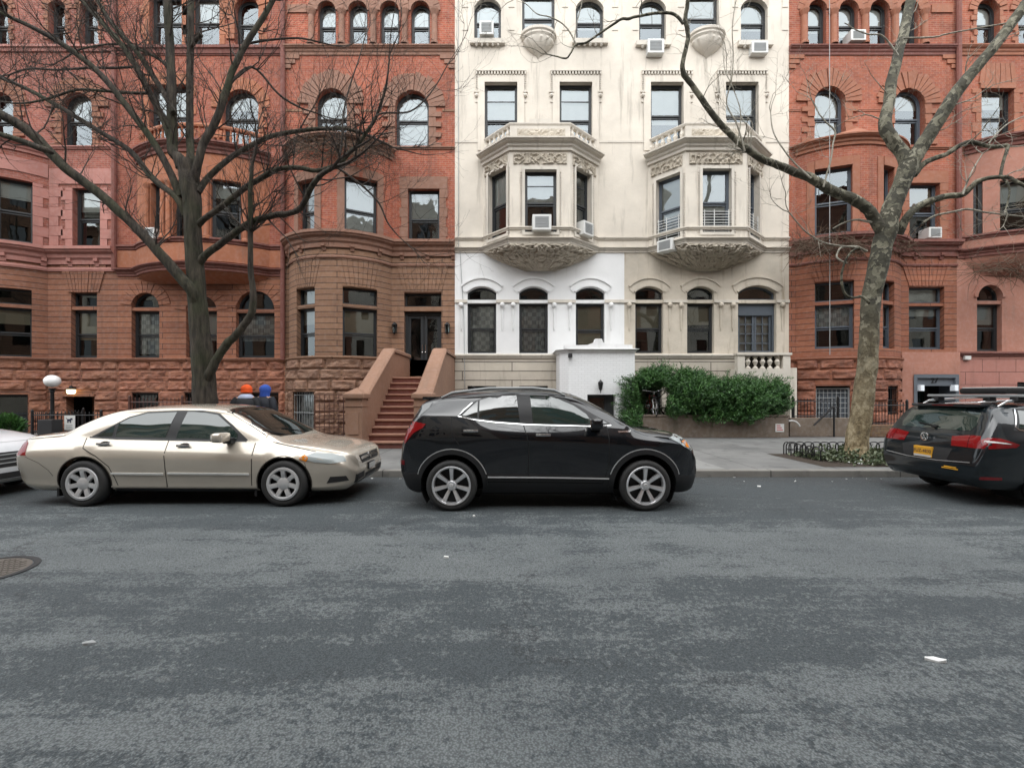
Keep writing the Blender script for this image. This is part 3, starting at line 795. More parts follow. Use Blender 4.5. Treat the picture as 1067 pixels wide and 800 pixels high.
# ---- red house with the bowed oriel behind the big tree
def house_b():
    h=House('row_house','orange red brick row house with a bowed oriel behind the dark bare tree',123,297,'brown_b')
    f=h.flat; x0,x1=h.x0,h.x1; zb=Z(375); zc=Z(287); a=Arc((X(143),FY),(X(281),FY),.95); zt=Z(168)
    bo=[h.op(f,137,165,409,430,grille='iron'),h.op(f,192,222,409,430,grille='iron'),h.op(f,262,290,409,458)]
    wall(h.g('wall'),f,x0,x1,0,zb,bo); rocks(h.g('base'),f,x0,x1,WALK,zb,.37,bo,11)
    sweep(h.g1('string_course'),[(x0,FY),(x1,FY)],ledge(zb+.05,.13,.12))
    po=[h.op(f,137,166,305,373,13,bar=322,glass='pane_dim',blind=('curtain',.9)),h.op(f,194,226,308,373,15,bar=322,glass='pane_dim',blind=('blind',.6)),h.op(f,246,286,303,373,18,bar=324,glass='pane_dim',blind=('curtain',.6))]
    wall(h.g('wall'),f,x0,x1,zb,zc,po)
    for k,o in enumerate(po): voussoirs(h.g1('arch_stones'),f,o,.42,11,.015,.035,seed=k)
    # bowed oriel
    path=[(x0,FY)]+[tuple(p) for p in a.path]+[(x1,FY)]
    sweep(h.g1('cornice'),path,corn(Z(288),Z(280),.2))
    sweep(h.g1('oriel_base'),path,[(0,Z(280)),(.05,Z(279)),(.05,Z(262)),(0,Z(261))]); sweep(h.g1('cornice'),path,ledge(Z(256),.16,.12))
    cb=h.g1('oriel_base'); rows=[]
    for k in range(8):
        t=k/7; sc=1-t**1.6*.9; z=Z(287)-.34*t
        row=[]
        for p in a.path:
            mx=(a.path[0].x+a.path[-1].x)/2
            row.append((mx+(p.x-mx)*(1-.3*t*t),FY+(p.y-FY)*sc-.005,z))
        rows.append(row)
    cb.grid(rows)
    so=[h.op(a,157,168,190,250,blind=('blind',.3)),h.op(a,180,192,188,250),h.op(a,220,251,188,251,blind=('blind',.25))]
    wall(h.g('oriel'),a,0,a.L,Z(261),zt,so)
    sf=h.g('brick'); wall(sf,f,x0,X(143),Z(287),zt,[]); wall(sf,f,X(281),x1,Z(287),zt,[])
    for o in so:
        sp=a.straight(o['u0'],o['u1'])
        for s,e in ((-1,o['u0']),(1,o['u1'])):
            p=sp.P(e+s*.13,0,.04); h.g1('colonnette').lathe([(.12,0),(.12,.08),(.085,.14),(.08,o['zs']-o['z0']-.2),(.13,o['zs']-o['z0']-.06),(.13,o['zs']-o['z0'])],(p.x,p.y,o['z0']),n=10)
    sweep(h.g1('cornice'),[tuple(p) for p in a.path],corn(zt-.15,zt+.25,.26)); bayroof(h.g1('oriel_base'),a.path,zt+.24,zt+.26,FY)
    for p,t in along(a.path,.2,.1):
        h.g('balustrade').lathe([(.05,0),(.05,.05),(.03,.1),(.055,.28),(.03,.46),(.05,.55)],(p.x,p.y+.12,zt+.25),n=6)
    sweep(h.g1('balustrade'),[(p.x,p.y+.06) for p in a.path],[(-.14,zt+.80),(.0,zt+.80),(.02,zt+.86),(0,zt+.92),(-.14,zt+.92)])
    t=[h.op(f,156,195,89,150,blind=('blind',.5)),h.op(f,232,270,94,150,19,blind=('blind',.3)),
       h.op(f,156,190,-6,47),h.op(f,200,229,-6,47,blind=('blind',.5)),h.op(f,245,270,-2,47,12)]
    wall(h.g('brick'),f,x0,x1,zt,h.top,t)
    for o in t[:2]+t[2:]:
        if o['rise']: voussoirs(h.g1('arch_stones2'),f,o,.42,13,seed=3,legs=1.1,flare=.1)
        else:
            pbox(h.g1('arch_stones2'),f,o['u0']-.25,o['u1']+.25,o['zs'],o['zs']+.42,0,.05)
            for s,e in ((-1,o['u0']),(1,o['u1'])): quoins(h.g1('arch_stones2'),f,e,o['z0'],o['zs'],s)
    sweep(h.g1('cornice'),[(x0,FY),(x1,FY)],ledge(Z(49.5),.24,.14)); sweep(h.g1('cornice'),[(x0,FY),(x1,FY)],ledge(Z(56),.08,.07))
    h.windows(bo+po+so+t)
    p=B(); p.tube([(X(296),FY-.1,zb),(X(296),FY-.1,16.9)],.085,8); mk('downpipe',p,M['trim_dark'],h.o,smooth=True)
    h.done(dict(wall='brown_b',base='rock_b',string_course='brown_b',arch_stones='brown_b',cornice='trim_dark',oriel_base='trim_b',colonnette='trim_b',oriel='trim_b',brick='brick_b',balustrade='trim_b',arch_stones2='trim_b'))
    return h
# ---- brownstone with round bay, stoop and door (also drawn mirrored-by-type for the rust red house)
def bow_house(h,a,flat0,cfg):
    f=h.flat; x0,x1=h.x0,h.x1; zb=Z(375); zc=Z(266); zt=cfg['zt']; xf=X(flat0); xa=a.path[0].x
    path=[(x0,FY)]+[tuple(p) for p in a.path]+[(x1,FY)]
    bo,fo=cfg['base'](h,a,f)
    wall(h.g('wall'),a,0,a.L,0,zb,bo); wall(h.g('wall'),f,xf,x1,0,zb if not cfg.get('tall') else zb,[o for o in fo if o.get('rough')!=1])
    wall(h.g('wall'),f,x0,xa,0,zc,[])
    rocks(h.g('base'),a,0,a.L,WALK,zb,.40,bo,cfg['seed'],.09)
    if cfg.get('rockflat'): rocks(h.g('base'),f,xf,x1,WALK,zb,.40,fo,cfg['seed']+1)
    rocks(h.g('base'),f,x0,xa,WALK,zb,.40,[],cfg['seed']+2)
    sweep(h.g1('string_course'),[(x0,FY)]+[tuple(p) for p in a.path]+([(x1,FY)] if cfg.get('rockflat') else [(xf+.05,FY)]),ledge(zb+.05,.12,.1))
    po,p2=cfg['parlor'](h,a,f)
    wall(h.g('wall'),a,0,a.L,zb,zc,po); wall(h.g('wall'),f,xf,x1,zb,zc,p2)
    for k,o in enumerate(po):
        sp=a.straight(o['u0'],o['u1']) if k else a
        flat_arch(h.g1('arch_stones'),a,o['u0'],o['u1'],o['zs']+.03,zc-.25,.26,9,.012,.03,seed=k)
    for k,o in enumerate(p2):
        if not o['rise']: flat_arch(h.g1('arch_stones'),f,o['u0'],o['u1'],o['zs']+.03,zc-.25,.3,11,.012,.03,seed=k)
    so,s2=cfg['second'](h,a,f)
    wall(h.g('brick'),a,0,a.L,zc,zt,so); wall(h.g('brick'),f,xf,x1,zc,zt,s2); wall(h.g('brick'),f,x0,xa,zc,zt,[])
    for o in so:
        for s,e in ((-1,o['u0']),(1,o['u1'])):
            u0,u1=min(e,e+s*.24),max(e,e+s*.24); pbox(h.g('jamb_stones'),a,u0,u1,o['z0'],o['zs']+.3,0,.03)
        pbox(h.g('jamb_stones'),a.straight(o['u0'],o['u1']),o['u0'],o['u1'],o['zs']+.003,o['zs']+.32,-.04,.07)
    for o in s2:
        for s,e in ((-1,o['u0']),(1,o['u1'])): quoins(h.g1('jamb_stones'),f,e,o['z0'],o['zs'],s,wl=.3,ws=.24)
        pbox(h.g('jamb_stones'),f,o['u0']-.3,o['u1']+.3,o['zs'],o['zs']+.45,0,.035)
    sweep(h.g1('cornice'),path,corn(zc-.05,Z(251),.32)); brackets(h.g1('bracket_row'),path,.95,.13,.14,zc-.16,zc+.06,.4)
    sweep(h.g1('cornice'),path,[(0,zc-.42),(.05,zc-.42),(.07,zc-.37),(.05,zc-.33),(0,zc-.33)])
    ap=[tuple(p) for p in a.path]
    sweep(h.g1('bay_cornice'),ap,corn(zt-.12,zt+.24,.26)); 
    if cfg.get('gable'):
        b=h.g('bay_cornice'); apex=Vector(((ap[0][0]+ap[-1][0])/2,FY-.45,zt+.7)); pts=[Vector((p[0],p[1]-.12,zt+.2)) for p in ap]
        for i in range(len(pts)-1): b.face([pts[i],pts[i+1],apex])
        b.face([pts[0],apex,Vector((apex.x,FY,zt+.7))]); b.face([pts[-1],Vector((apex.x,FY,zt+.7)),apex]); b.face([pts[0],Vector((apex.x,FY,zt+.7)),Vector((ap[0][0],FY,zt+.2))]); b.face([pts[-1],Vector((ap[-1][0],FY,zt+.2)),Vector((apex.x,FY,zt+.7))])
    else: bayroof(h.g('bay_cornice'),ap,zt+.22,zt+.55,FY)
    t,fr=cfg['upper'](h,f)
    wall(h.g('brick'),f,x0,x1,zt,h.top,t+fr)
    for k,o in enumerate(t): voussoirs(h.g1('arch_stones2'),f,o,.62,17,.035,.08,seed=k,legs=1.5,flare=.12)
    for o in fr: archring(h.g1('arch_stones2'),f,o,.0,.16,0,.06); voussoirs(h.g1('arch_stones2'),f,dict(o,u0=o['u0']-.16,u1=o['u1']+.16,rise=o['rise']+.16),.24,9,.02,.05,seed=4)
    columns(h,'columns',f,cfg['cols'],12,48)
    pa=[(x0,FY),(x1,FY)]
    sweep(h.g1('cornice'),pa,corn(Z(58),Z(48.5),.17)); sweep(h.g1('arch_stones2'),pa,ledge(Z(153.5),.09,.08))
    e=[x0]+[q for o in t for q in (o['u0']-.5,o['u1']+.5)]+[x1]
    for k in range(0,len(e),2): pbox(h.g1('string_course'),f,e[k],e[k+1],Z(116.5),Z(114.5),0,.02)
    for u,s in ((x0,1),(x1,-1)):
        cb=h.g1('corner_bracket')
        for k in range(3): pbox(cb,f,min(u,u+s*(.55-.16*k)),max(u,u+s*(.55-.16*k)),Z(62+5*k),Z(58+5*k),0,.05)
    strip(h.g1('arch_stones2'),f,cfg['pan'][0],cfg['pan'][1],6,14,0,.05)
    h.windows(bo+[o for o in fo if o.get('kind','win')=='win']+po+p2+so+s2+t+fr)
def house_c():
    h=House('row_house','brownstone row house with a round bay, a high front stoop and black double doors',297,474,'brown_c')
    a=Arc((X(301),FY),(X(408),FY),1.1)
    def base(h,a,f):
        return [h.op(a,305,327,408,452,grille='acgrille',glass='pane_dim',blind=('curtain',.95))],[]
    def parlor(h,a,f):
        return [h.op(a,309,328,300,373,bar=319,glass='pane_dim',blind=('full',.5)),h.op(a,357,393,300,373,bar=319,glass='pane_dim',blind=('beige',.55))],[h.op(f,421,460,305,392,kind='door')]
    def second(h,a,f):
        return [h.op(a,311,328,188,250,blind=('blind',.8)),h.op(a,359,393,185,251,blind=('blind',1.0))],[h.op(f,425,458,197,257,blind=('blind',.5))]
    def upper(h,f):
        return [h.op(f,329,362,93,150,17,blind=('blind',.45)),h.op(f,412,447,95,152,18,blind=('blind',.9))],[h.op(f,331,350,2,48,9.5,bars=0,blind=('blind',.5)),h.op(f,363,383,2,48,10,blind=('blind',.4)),h.op(f,396,416,2,48,10,blind=('blind',.6)),h.op(f,428,448,2,48,10,blind=('blind',.5))]
    bow_house(h,a,408,dict(base=base,parlor=parlor,second=second,upper=upper,zt=Z(164),seed=21,cols=(325,356.5,389.5,422,453),pan=(300,320),gable=True))
    f=h.flat; u0,u1=X(421),X(460); zd=Z(325); zt=Z(305); zl=2.10
    # double door and transom
    d=B(); pbox(d,f,u0,u1,Z(324),Z(319.5),-.2,-.02); mk('door_lintel',d,M['brown_c'],h.o)
    d=B(); ring(d,f,outline(dict(u0=u0,u1=u1,z0=Z(319.5),zs=zt,rise=0)),outline(dict(u0=u0,u1=u1,z0=Z(319.5),zs=zt,rise=0),.06),-.2,-.28)
    w=mk('transom',d,M['frame'],h.o); g=B(); g.face([f.P(u0+.05,Z(319),-.25),f.P(u1-.05,Z(319),-.25),f.P(u1-.05,zt-.05,-.25),f.P(u0+.05,zt-.05,-.25)]); mk('pane',g,M['pane_dim'],w)
    d=B(); ring(d,f,outline(dict(u0=u0,u1=u1,z0=zl,zs=zd,rise=0)),outline(dict(u0=u0,u1=u1,z0=zl,zs=zd,rise=0),.09),-.2,-.3); mk('door_frame',d,M['frame'],h.o)
    um=(u0+u1)/2
    for s in (-1,1):
        a0,a1=(u0+.09,um-.012) if s<0 else (um+.012,u1-.09)
        d=B(); dd=dict(u0=a0,u1=a1,z0=zl+.02,zs=zd-.09,rise=0); ring(d,f,outline(dd),outline(dict(dd,z0=zl+.17),.11),-.25,-.31)
        w=mk('door',d,M['frame'],h.o); g=B(); i=outline(dict(dd,z0=zl+.17),.10); g.face([f.P(*p,-.285) for p in i]); mk('glass',g,M['pane'],w)
        k=B(); k.ball(f.P(um+s*.06,zl+1.0,-.22),.03,6); k.tube([f.P(um+s*.06,zl+1.05,-.23),f.P(um+s*.06,zl+1.28,-.23)],.01,6); mk('handle',k,M['chrome'],w,smooth=True)
    b=B(); z=zl; pbox(b,f,u0,u1,zl-.1,zl+.015,-.3,.02); mk('threshold',b,M['tread'],h.o)
    for px,nm in ((412,0),(466.5,1)):
        p=f.P(X(px),Z(343),0); b=B(); b.box((p.x-.05,p.y-.03,p.z-.12),(p.x+.05,p.y,p.z+.16)); b.lathe([(.02,.24),(.10,.17),(.11,.15)],(p.x,p.y-.13,p.z),n=6); b.lathe([(.03,-.2),(.075,-.15),(.08,-.13)],(p.x,p.y-.13,p.z),n=6)
        for k in range(6): b.tube([(p.x+.075*math.cos(k*1.047),p.y-.13+.075*math.sin(k*1.047),p.z-.14),(p.x+.1*math.cos(k*1.047),p.y-.13+.1*math.sin(k*1.047),p.z+.16)],.008,4)
        l=mk('wall_lantern',b,M['iron'],h.o); g=B(); g.lathe([(.06,-.13),(.09,.15)],(p.x,p.y-.13,p.z),n=6); mk('lantern_glass',g,M['pane_dim'],l)
    # the stoop
    sx0,sx1=-3.80,-2.50; n=11; rise=(2.07-WALK)/n; d0,run=11.97,.268
    b=B(); r=B()
    for k in range(n):
        y=d0+run*k; z=WALK+rise*(k+1); ye=d0+run*(k+1) if k<n-1 else FY-.01
        b.bbox((sx0,y-.035,z-.05),(sx1,ye+.03,z),.012)
        r.box((sx0,y,z-rise),(sx1,y+.05,z-.05))
    st=mk('stoop',r,M['riser'],h.o); mk('steps',b,M['tread'],st)
    yt=d0+run*(n-1)
    for s in (-1,1):
        xa,xb=(sx0-.30,sx0) if s<0 else (sx1,sx1+.36)
        prof=[(d0+.1,WALK),(d0+.1,1.42),(yt+.15,2.86),(FY-.005,2.86),(FY-.005,WALK)]
        b=B(); b.face([(xa,y,z) for y,z in prof]); b.face([(xb,y,z) for y,z in prof][::-1])
        for k in range(len(prof)):
            (y0,z0),(y1,z1)=prof[k],prof[(k+1)%len(prof)]; b.face([(xa,y0,z0),(xb,y0,z0),(xb,y1,z1),(xa,y1,z1)])
        mk('cheek_wall',b,M['stoop'],st)
        cp=[(d0+.02,1.37),(yt+.12,2.87),(FY-.004,2.87)]; b=B()
        for (y0,z0),(y1,z1) in zip(cp,cp[1:]):
            q=[(xa-.05,y0,z0),(xb+.05,y0,z0),(xb+.05,y1,z1),(xa-.05,y1,z1)]; t=[(x+(.05 if x<(xa+xb)/2 else -.05),y,z+.13) for x,y,z in q]; m=[(x,y,z+.09) for x,y,z in q]
            b.face(t)
            for k in range(4): k2=(k+1)%4; b.face([q[k],q[k2],m[k2],m[k]]); b.face([m[k],m[k2],t[k2],t[k]])
        mk('coping',b,M['stoop'],st)
        xm=(xa+xb)/2-(.05 if s<0 else -.05); hw=.21; b=B(); y0,y1=d0-.34,d0+.16
        b.box((xm-hw-.03,y0-.03,WALK),(xm+hw+.03,y1,WALK+.26)); b.box((xm-hw,y0,WALK+.26),(xm+hw,y1,1.22))
        b.box((xm-.13,y0-.025,WALK+.4),(xm+.13,y0,1.08)); b.box((xm-hw-.02,y0-.02,1.22),(xm+hw+.02,y1,1.27))
        b.box((xm-hw,y0,1.27),(xm+hw,y1,1.42)); b.bbox((xm-hw-.06,y0-.06,1.42),(xm+hw+.06,y1+.04,1.55),.03)
        top=[(xm-hw-.03,y0-.03,1.55),(xm+hw+.03,y0-.03,1.55),(xm+hw+.03,y1,1.55),(xm-hw-.03,y1,1.55)]; ap=(xm,(y0+y1)/2,1.70)
        for k in range(4): b.face([top[k],top[(k+1)%4],ap])
        mk('newel',b,M['stoop'],st)
    h.done(dict(wall='brown_c',base='rock_c',string_course='brown_c',arch_stones='brown_c',brick='brick_c',jamb_stones='trim_c',cornice='trim_c',bay_cornice='trim_c',corner_bracket='trim_c',arch_stones2='trim_c',column='trim_c'))
    return h
def house_f():
    h=House('row_house','rust red brick row house with grey basement entry behind the pale mottled tree',822,997,'brown_f')
    a=Arc((X(829),FY),(X(939),FY),.85)
    def base(h,a,f):
        return [h.op(a,850,886,402,452,kind='gate'),h.op(a,925,936,402,432,grille='iron')],[h.op(f,949,994,390,458,kind='entry')]
    def parlor(h,a,f):
        return [h.op(a,849,890,293,363,bar=315,frame='frame_blue',glass='pane_dim',blind=('curtain',.5)),h.op(a,920,932,293,363,bar=315,frame='frame_blue',blind=('blind',.7))],[h.op(f,947,984,299,364,bar=317,frame='frame_blue',glass='pane_dim',blind=('full',.45))]
    def second(h,a,f):
        return [h.op(a,849,888,174,243,frame='frame_blue',glass='pane'),h.op(a,920,931,174,243,frame='frame_blue')],[h.op(f,947,979,191,250,frame='frame_blue',blind=('beige',.35))]
    def upper(h,f):
        return [h.op(f,848,880,91,151,16,blind=('blind',.8),frame='frame_blue'),h.op(f,931,963,93,151,16,blind=('blind',.3),frame='frame_blue')],[h.op(f,842,861,1,47,9.5,blind=('blind',.6)),h.op(f,874,894,1,47,10,blind=('blind',.7)),h.op(f,906,926,1,47,10,blind=('blind',.5)),h.op(f,937,957,1,47,10,blind=('blind',.5))]
    bow_house(h,a,939,dict(base=base,parlor=parlor,second=second,upper=upper,zt=Z(160),seed=41,cols=(837,867.5,900,931.5,962),pan=(970,992),gable=True))
    f=h.flat
    wall(h.g('panel'),f,X(937),h.x1,WALK,Z(367),[dict(h.op(f,949,994,390,458),z0=WALK)],.05)
    for k in h.g('panel').v: k.y-=.13
    # patterned gate in the bay
    b=B(); u0,u1=a.upx(850),a.upx(886); sp=a.straight(u0,u1); z0,z1=WALK,Z(404,16.4)
    ring(b,sp,outline(dict(u0=u0,u1=u1,z0=z0,zs=z1,rise=0)),outline(dict(u0=u0,u1=u1,z0=z0,zs=z1,rise=0),.05),-.1,-.16)
    for i in range(1,8): u=u0+(u1-u0)*i/8; b.tube([sp.P(u,z0,-.13),sp.P(u,z1,-.13)],.012,5)
    for i in range(1,9): z=z0+(z1-z0)*i/9; b.tube([sp.P(u0,z,-.13),sp.P(u1,z,-.13)],.011,5)
    g=mk('gate',b,M['acgrille'],h.o); b=B(); pbox(b,sp,u0,u1,z0,z1,-.24,-.2); mk('gate_panel',b,M['grey'],g)
    # slate grey entry with number
    u0,u1=X(949),X(994); zt=Z(391); b=B(); ring(b,f,outline(dict(u0=u0-.03,u1=u1+.03,z0=WALK-.1,zs=zt+.03,rise=0)),outline(dict(u0=u0,u1=u1,z0=WALK-.1,zs=zt,rise=0),.10),.17,-.5)
    pbox(b,f,u0+.1,u1-.1,Z(402),zt-.1,-.2,.08)
    e=mk('entry_frame',b,M['grey'],h.o); b=B(); pbox(b,f,u0+.1,u1-.1,WALK,Z(402),-1.0,-.95)
    mk('door',b,M['dark'],e); b=B(); pbox(b,f,u0+.55,u1-.3,WALK,Z(408),-.95,-.9); mk('door_glass',b,M['carglass_g'],e)
    fc=bpy.data.curves.new('house_number','FONT'); fc.body='27'; fc.size=.26; fc.extrude=.012; fc.align_x='CENTER'; fc.space_character=1.05
    text_mesh('house_number',fc,Vector(((u0+u1)/2,FY-.093,Z(399))),(R(90),0,0),M['acblack'],e)
    for px in (955.5,990.5):
        b=B(); p=f.P(X(px),Z(404),.14); b.bbox((p.x-.07,p.y-.1,p.z-.12),(p.x+.07,p.y+.1,p.z+.1),.015); mk('entry_lamp',b,M['lamp_cool'],e)
    b=B(); b.tube([(X(845),FY-1.02,Z(372)),(X(845),FY-1.0,16.5)],.012,6); mk('white_cable',b,M['acgrille'],h.o)
    b=B(); b.tube([(X(996),FY-.12,Z(262)),(X(996),FY-.12,16.9)],.085,8); mk('downpipe',b,M['trim_dark'],h.o,smooth=True)
    h.done(dict(wall='brown_f',base='rock_f',string_course='brown_f',arch_stones='brown_f',brick='brick_f',jamb_stones='trim_f',cornice='trim_dark',bay_cornice='trim_f',corner_bracket='trim_f',arch_stones2='trim_f',column='trim_f',panel='pink_g'))
    return h
def house_g():
    h=House('row_house','pink stuccoed row house with a bowed oriel at the right edge of the photo',997,1172,'pink_g')
    f=h.flat; x0,x1=h.x0,h.x1; a=Arc((X(1005),FY),(X(1125),FY),.9); zt=Z(158); zc=Z(268)
    bo=[h.op(f,1060,1085,398,440,grille='iron')]
    wall(h.g('plinth'),f,x0,x1,0,Z(369),bo)
    sweep(h.g1('string_course'),[(x0+.05,FY),(x1,FY)],ledge(Z(367),.14,.12))
    po=[h.op(f,1018,1044,297,366,13,bar=315,glass='pane_dim',blind=('blind',.4),barmat='pink_g'),h.op(f,1078,1104,297,366,13,bar=315)]
    wall(h.g('wall'),f,x0,x1,Z(369),zc,po)
    for o in po: archring(h.g('wall'),f,o,.0,.12,0,.05)
    path=[(x0,FY)]+[tuple(p) for p in a.path]+[(x1,FY)]
    sweep(h.g1('cornice'),path,corn(zc-.05,Z(260),.2)); sweep(h.g1('cornice'),path,ledge(Z(247),.16,.13))
    sweep(h.g1('oriel'),path,[(0,Z(260)),(.04,Z(260)),(.04,Z(252)),(0,Z(252))])
    so=[h.op(a,1042,1078,186,246,glass='pane_dim',blind=('blind',.35),frame='frame'),h.op(a,1014,1024,188,246)]
    wall(h.g('oriel'),a,0,a.L,Z(253),zt,so); wall(h.g('brick'),f,x0,X(1005),zc,zt,[]); wall(h.g('brick'),f,X(1125),x1,zc,zt,[])
    cb=h.g('oriel'); rows=[]
    for k in range(8):
        t=k/7; mx=(a.path[0].x+a.path[-1].x)/2
        rows.append([(mx+(p.x-mx)*(1-.3*t*t),FY+(p.y-FY)*(1-t**1.6*.9)-.005,Z(268)-.7*t) for p in a.path])
    cb.grid(rows)
    sweep(h.g1('cornice'),[tuple(p) for p in a.path],corn(zt-.15,zt+.25,.28)); bayroof(h.g('cornice'),a.path,zt+.24,zt+.5,FY)
    t=[h.op(f,1022,1056,93,148,blind=('blind',.3)),h.op(f,1085,1119,93,148),h.op(f,1017,1041,0,46,12,blind=('blind',.5)),h.op(f,1060,1084,0,46,12),h.op(f,1100,1124,0,46,12)]
    wall(h.g('brick'),f,x0,x1,zt,h.top,t)
    for o in t[:2]:
        pbox(h.g('trim'),f,o['u0']-.05,o['u1']+.05,o['zs'],o['zs']+.2,0,.06); flat_arch(h.g1('trim'),f,o['u0']-.1,o['u1']+.1,o['zs']+.2,o['zs']+.95,-.1,7,.02,.05)
        for s,e in ((-1,o['u0']),(1,o['u1'])): quoins(h.g1('trim'),f,e,o['z0'],o['zs'],s)
    for o in t[2:]: voussoirs(h.g1('trim'),f,o,.3,11,seed=5,legs=1.2)
    sweep(h.g1('trim'),[(x0,FY),(x1,FY)],corn(Z(58),Z(48),.17))
    h.windows(bo+po+so+t)
    b=B(); b.bbox((X(1003),FY-.1,Z(375)),(X(1009.5),FY,Z(371)),.015); mk('alarm_box',b,M['acwhite'],h.o)
    h.done(dict(plinth='smooth_pink',string_course='trim_dark',wall='pink_g',cornice='trim_dark',oriel='pink_g',brick='brick_f',trim='trim_f'))
    return h
# ---- the pair of pale houses with angled oriels
def pale_house(h,px0,px1,cx,lowmat,parl,ori,third,fourth,basin_px,basement):
    f=h.flat; x0,x1=h.x0,h.x1; D=1.08; z_l=Z(371); z_b=Z(261)
    po=parl(h,f)
    wall(h.g('lower_wall'),f,x0,x1,z_l,z_b,po)
    bo=basement(h,f); wall(h.g('basement'),f,x0,x1,0,z_l,bo)
    sweep(h.g1('trim'),[(x0,FY),(x1,FY)],ledge(z_l+.06,.14,.10))
    # arched label mouldings, impost course and ball stops
    seg=[x0]
    for o in po:
        archring(h.g('trim2'),f,o,.02,.09,0,.05); archring(h.g('trim2'),f,o,.30,.36,0,.07,legs=.0)
        archring(h.g('lower_wall'),f,o,.09,.30,0,.028,legs=.1)
        zi=Z(314); seg+=[o['u0'],o['u1']]
        w=(o['u1']-o['u0']); r=o['rise']; RR=(w*w/4+r*r)/(2*r)
        aa=math.asin(w/2/RR); ex=(RR+.33)*math.sin(aa)-w/2
        for s,e in ((-1,o['u0']-ex),(1,o['u1']+ex)):
            p=f.P(e,Z(318),.07); h.g('trim2').ball(p,.095,8)
            h.g('trim2').lathe([(.012,-.9),(.03,-.8),(.04,0)],(p.x,p.y+.05,p.z-.06),n=6)
    seg.append(x1)
    for k in range(0,len(seg),2): pbox(h.g('trim'),f,seg[k],seg[k+1],Z(315.5),Z(312.5),0,.06)
    # oriel
    bx0,bx1=X(cx-59.7),X(cx+59.7); fx0,fx1=X(cx-30.5-1.2,FY-D),X(cx+32.5-1.2,FY-D)
    if cx>600: fx0,fx1=X(cx-20.5,FY-D),X(cx+42.5,FY-D)
    A,Bp,C,Dp=(bx0,FY),(fx0,FY-D),(fx1,FY-D),(bx1,FY)
    pl,pf,pr=Panel(A,Bp),Panel(Bp,C),Panel(C,Dp); zt=Z(172)
    lo,fo,ro=ori(h,pl,pf,pr)
    for pn,oo in ((pl,lo),(pf,fo),(pr,ro)): wall(h.g('oriel'),pn,0,pn.L,z_b-.02,zt,oo)
    path=[A,Bp,C,Dp]; full=[(x0,FY)]+path+[(x1,FY)]
    sweep(h.g1('trim'),full,corn(Z(263.5),Z(258),.16)); sweep(h.g1('trim'),full,ledge(Z(247.5),.10,.09))
    sweep(h.g1('trim'),path,corn(zt-.05,Z(163),.34)); 
    for pn,oo in ((pl,lo),(pf,fo),(pr,ro)):
        for o in oo:
            ring(h.g('trim'),pn,outline(o,-.10),outline(o,.0),.03,-.02)
            for k in range(int((o['zs']-o['z0'])/.09)):
                for e in (o['u0']-.14,o['u1']+.14): pbox(h.g('trim'),pn,e-.02,e+.02,o['z0']+k*.09,o['z0']+k*.09+.05,0,.03)
        relief(h.g('carving'),pn,*((lambda a,b:(a,b))(*sorted((pn.P(.12,0).x/pn.P(.12,0).y*FP+CX,pn.P(pn.L-.12,0).x/pn.P(pn.L-.12,0).y*FP+CX)))),174.5 if pn is pf else 179,0,.012,cx) if False else None
        u0,u1=.12,pn.L-.12; nu=int((u1-u0)/.022); rows=[];uvs=[]
        for j in range(16):
            z=zt-.52+.40*j/15; row=[];ru=[]
            for i in range(nu+1):
                u=u0+(u1-u0)*i/nu; q=0 if i in(0,nu) or j in(0,15) else max(0,1-abs(noise.noise(Vector((u*6.0,z*6.5,cx))))*3.2)
                row.append(pn.P(u,z,.006+.07*q)); ru.append((u,z))
            rows.append(row);uvs.append(ru)
        h.g('carving').grid(rows,uvs=uvs)
    # carved corbel below
    rows=[]; nn=150
    pth=[Vector(p) for p in path]; L=[(pth[i+1]-pth[i]).length for i in range(3)]; tot=sum(L)
    def at(s):
        d=s*tot
        for i in range(3):
            if d<=L[i] or i==2: return pth[i]+(pth[i+1]-pth[i])*min(1,d/L[i])
            d-=L[i]
    mx=(bx0+bx1)/2
    NJ=36
    for j in range(NJ+1):
        t=j/NJ; kx=math.cos(t*1.45)*.5+.5-.32*t; ky=math.cos(t*math.pi/2*.97); z=Z(262.5)-.74*t; row=[]
        for i in range(nn+1):
            p=at(i/nn); e=0 if i in (0,nn) or j==0 else min(1,j/4,i/6,(nn-i)/6)
            v=Vector((abs(p.x-mx)*6.4,t*9.5,cx+p.y*3)); q=1-abs(noise.noise(v))*2.4; q2=1-abs(noise.noise(v*2.3))*2
            q=max(-.6,q*.65+q2*.35); q=q*.125*e*(1-.35*t)
            x=mx+(p.x-mx)*kx*(1+q*.35); y=FY+(p.y-FY)*ky-q*(1.0 if ky>.12 else .5)-.012; row.append((x,y,z-q*.35*ky))
        rows.append(row)
    h.g('corbel').grid(rows)
    # parapet and balusters on the oriel
    z0,z1=Z(163),Z(163)+.62
    sweep(h.g1('trim'),[ (p[0]*.985+mx*.015,p[1]+.05) for p in path],[(-.12,z1-.1),(.02,z1-.1),(.06,z1-.04),(.06,z1),(-.12,z1)])
    for a,b_ in ((A,Bp),(C,Dp)):
        for k in range(6):
            q=Vector(a)+(Vector(b_)-Vector(a))*((k+.5)/6)
            h.g('parapet').lathe([(.07,0),(.07,.06),(.035,.12),(.085,.3),(.04,.44),(.07,.52)],(q.x*.985+mx*.015,q.y+.1,z0),n=8)
    pbox(h.g('parapet'),pf,.0,pf.L,z0,z1-.1,-.16,-.02); relief(h.g('carving'),pf,*(cx-24,cx+26) if cx<600 else (cx-14,cx+36),134,142.5,-.015,cx+3,30,6,.05)
    pbox(h.g('parapet'),pf,pf.L*.32,pf.L*.68,z1,z1+.14,-.14,-.02)
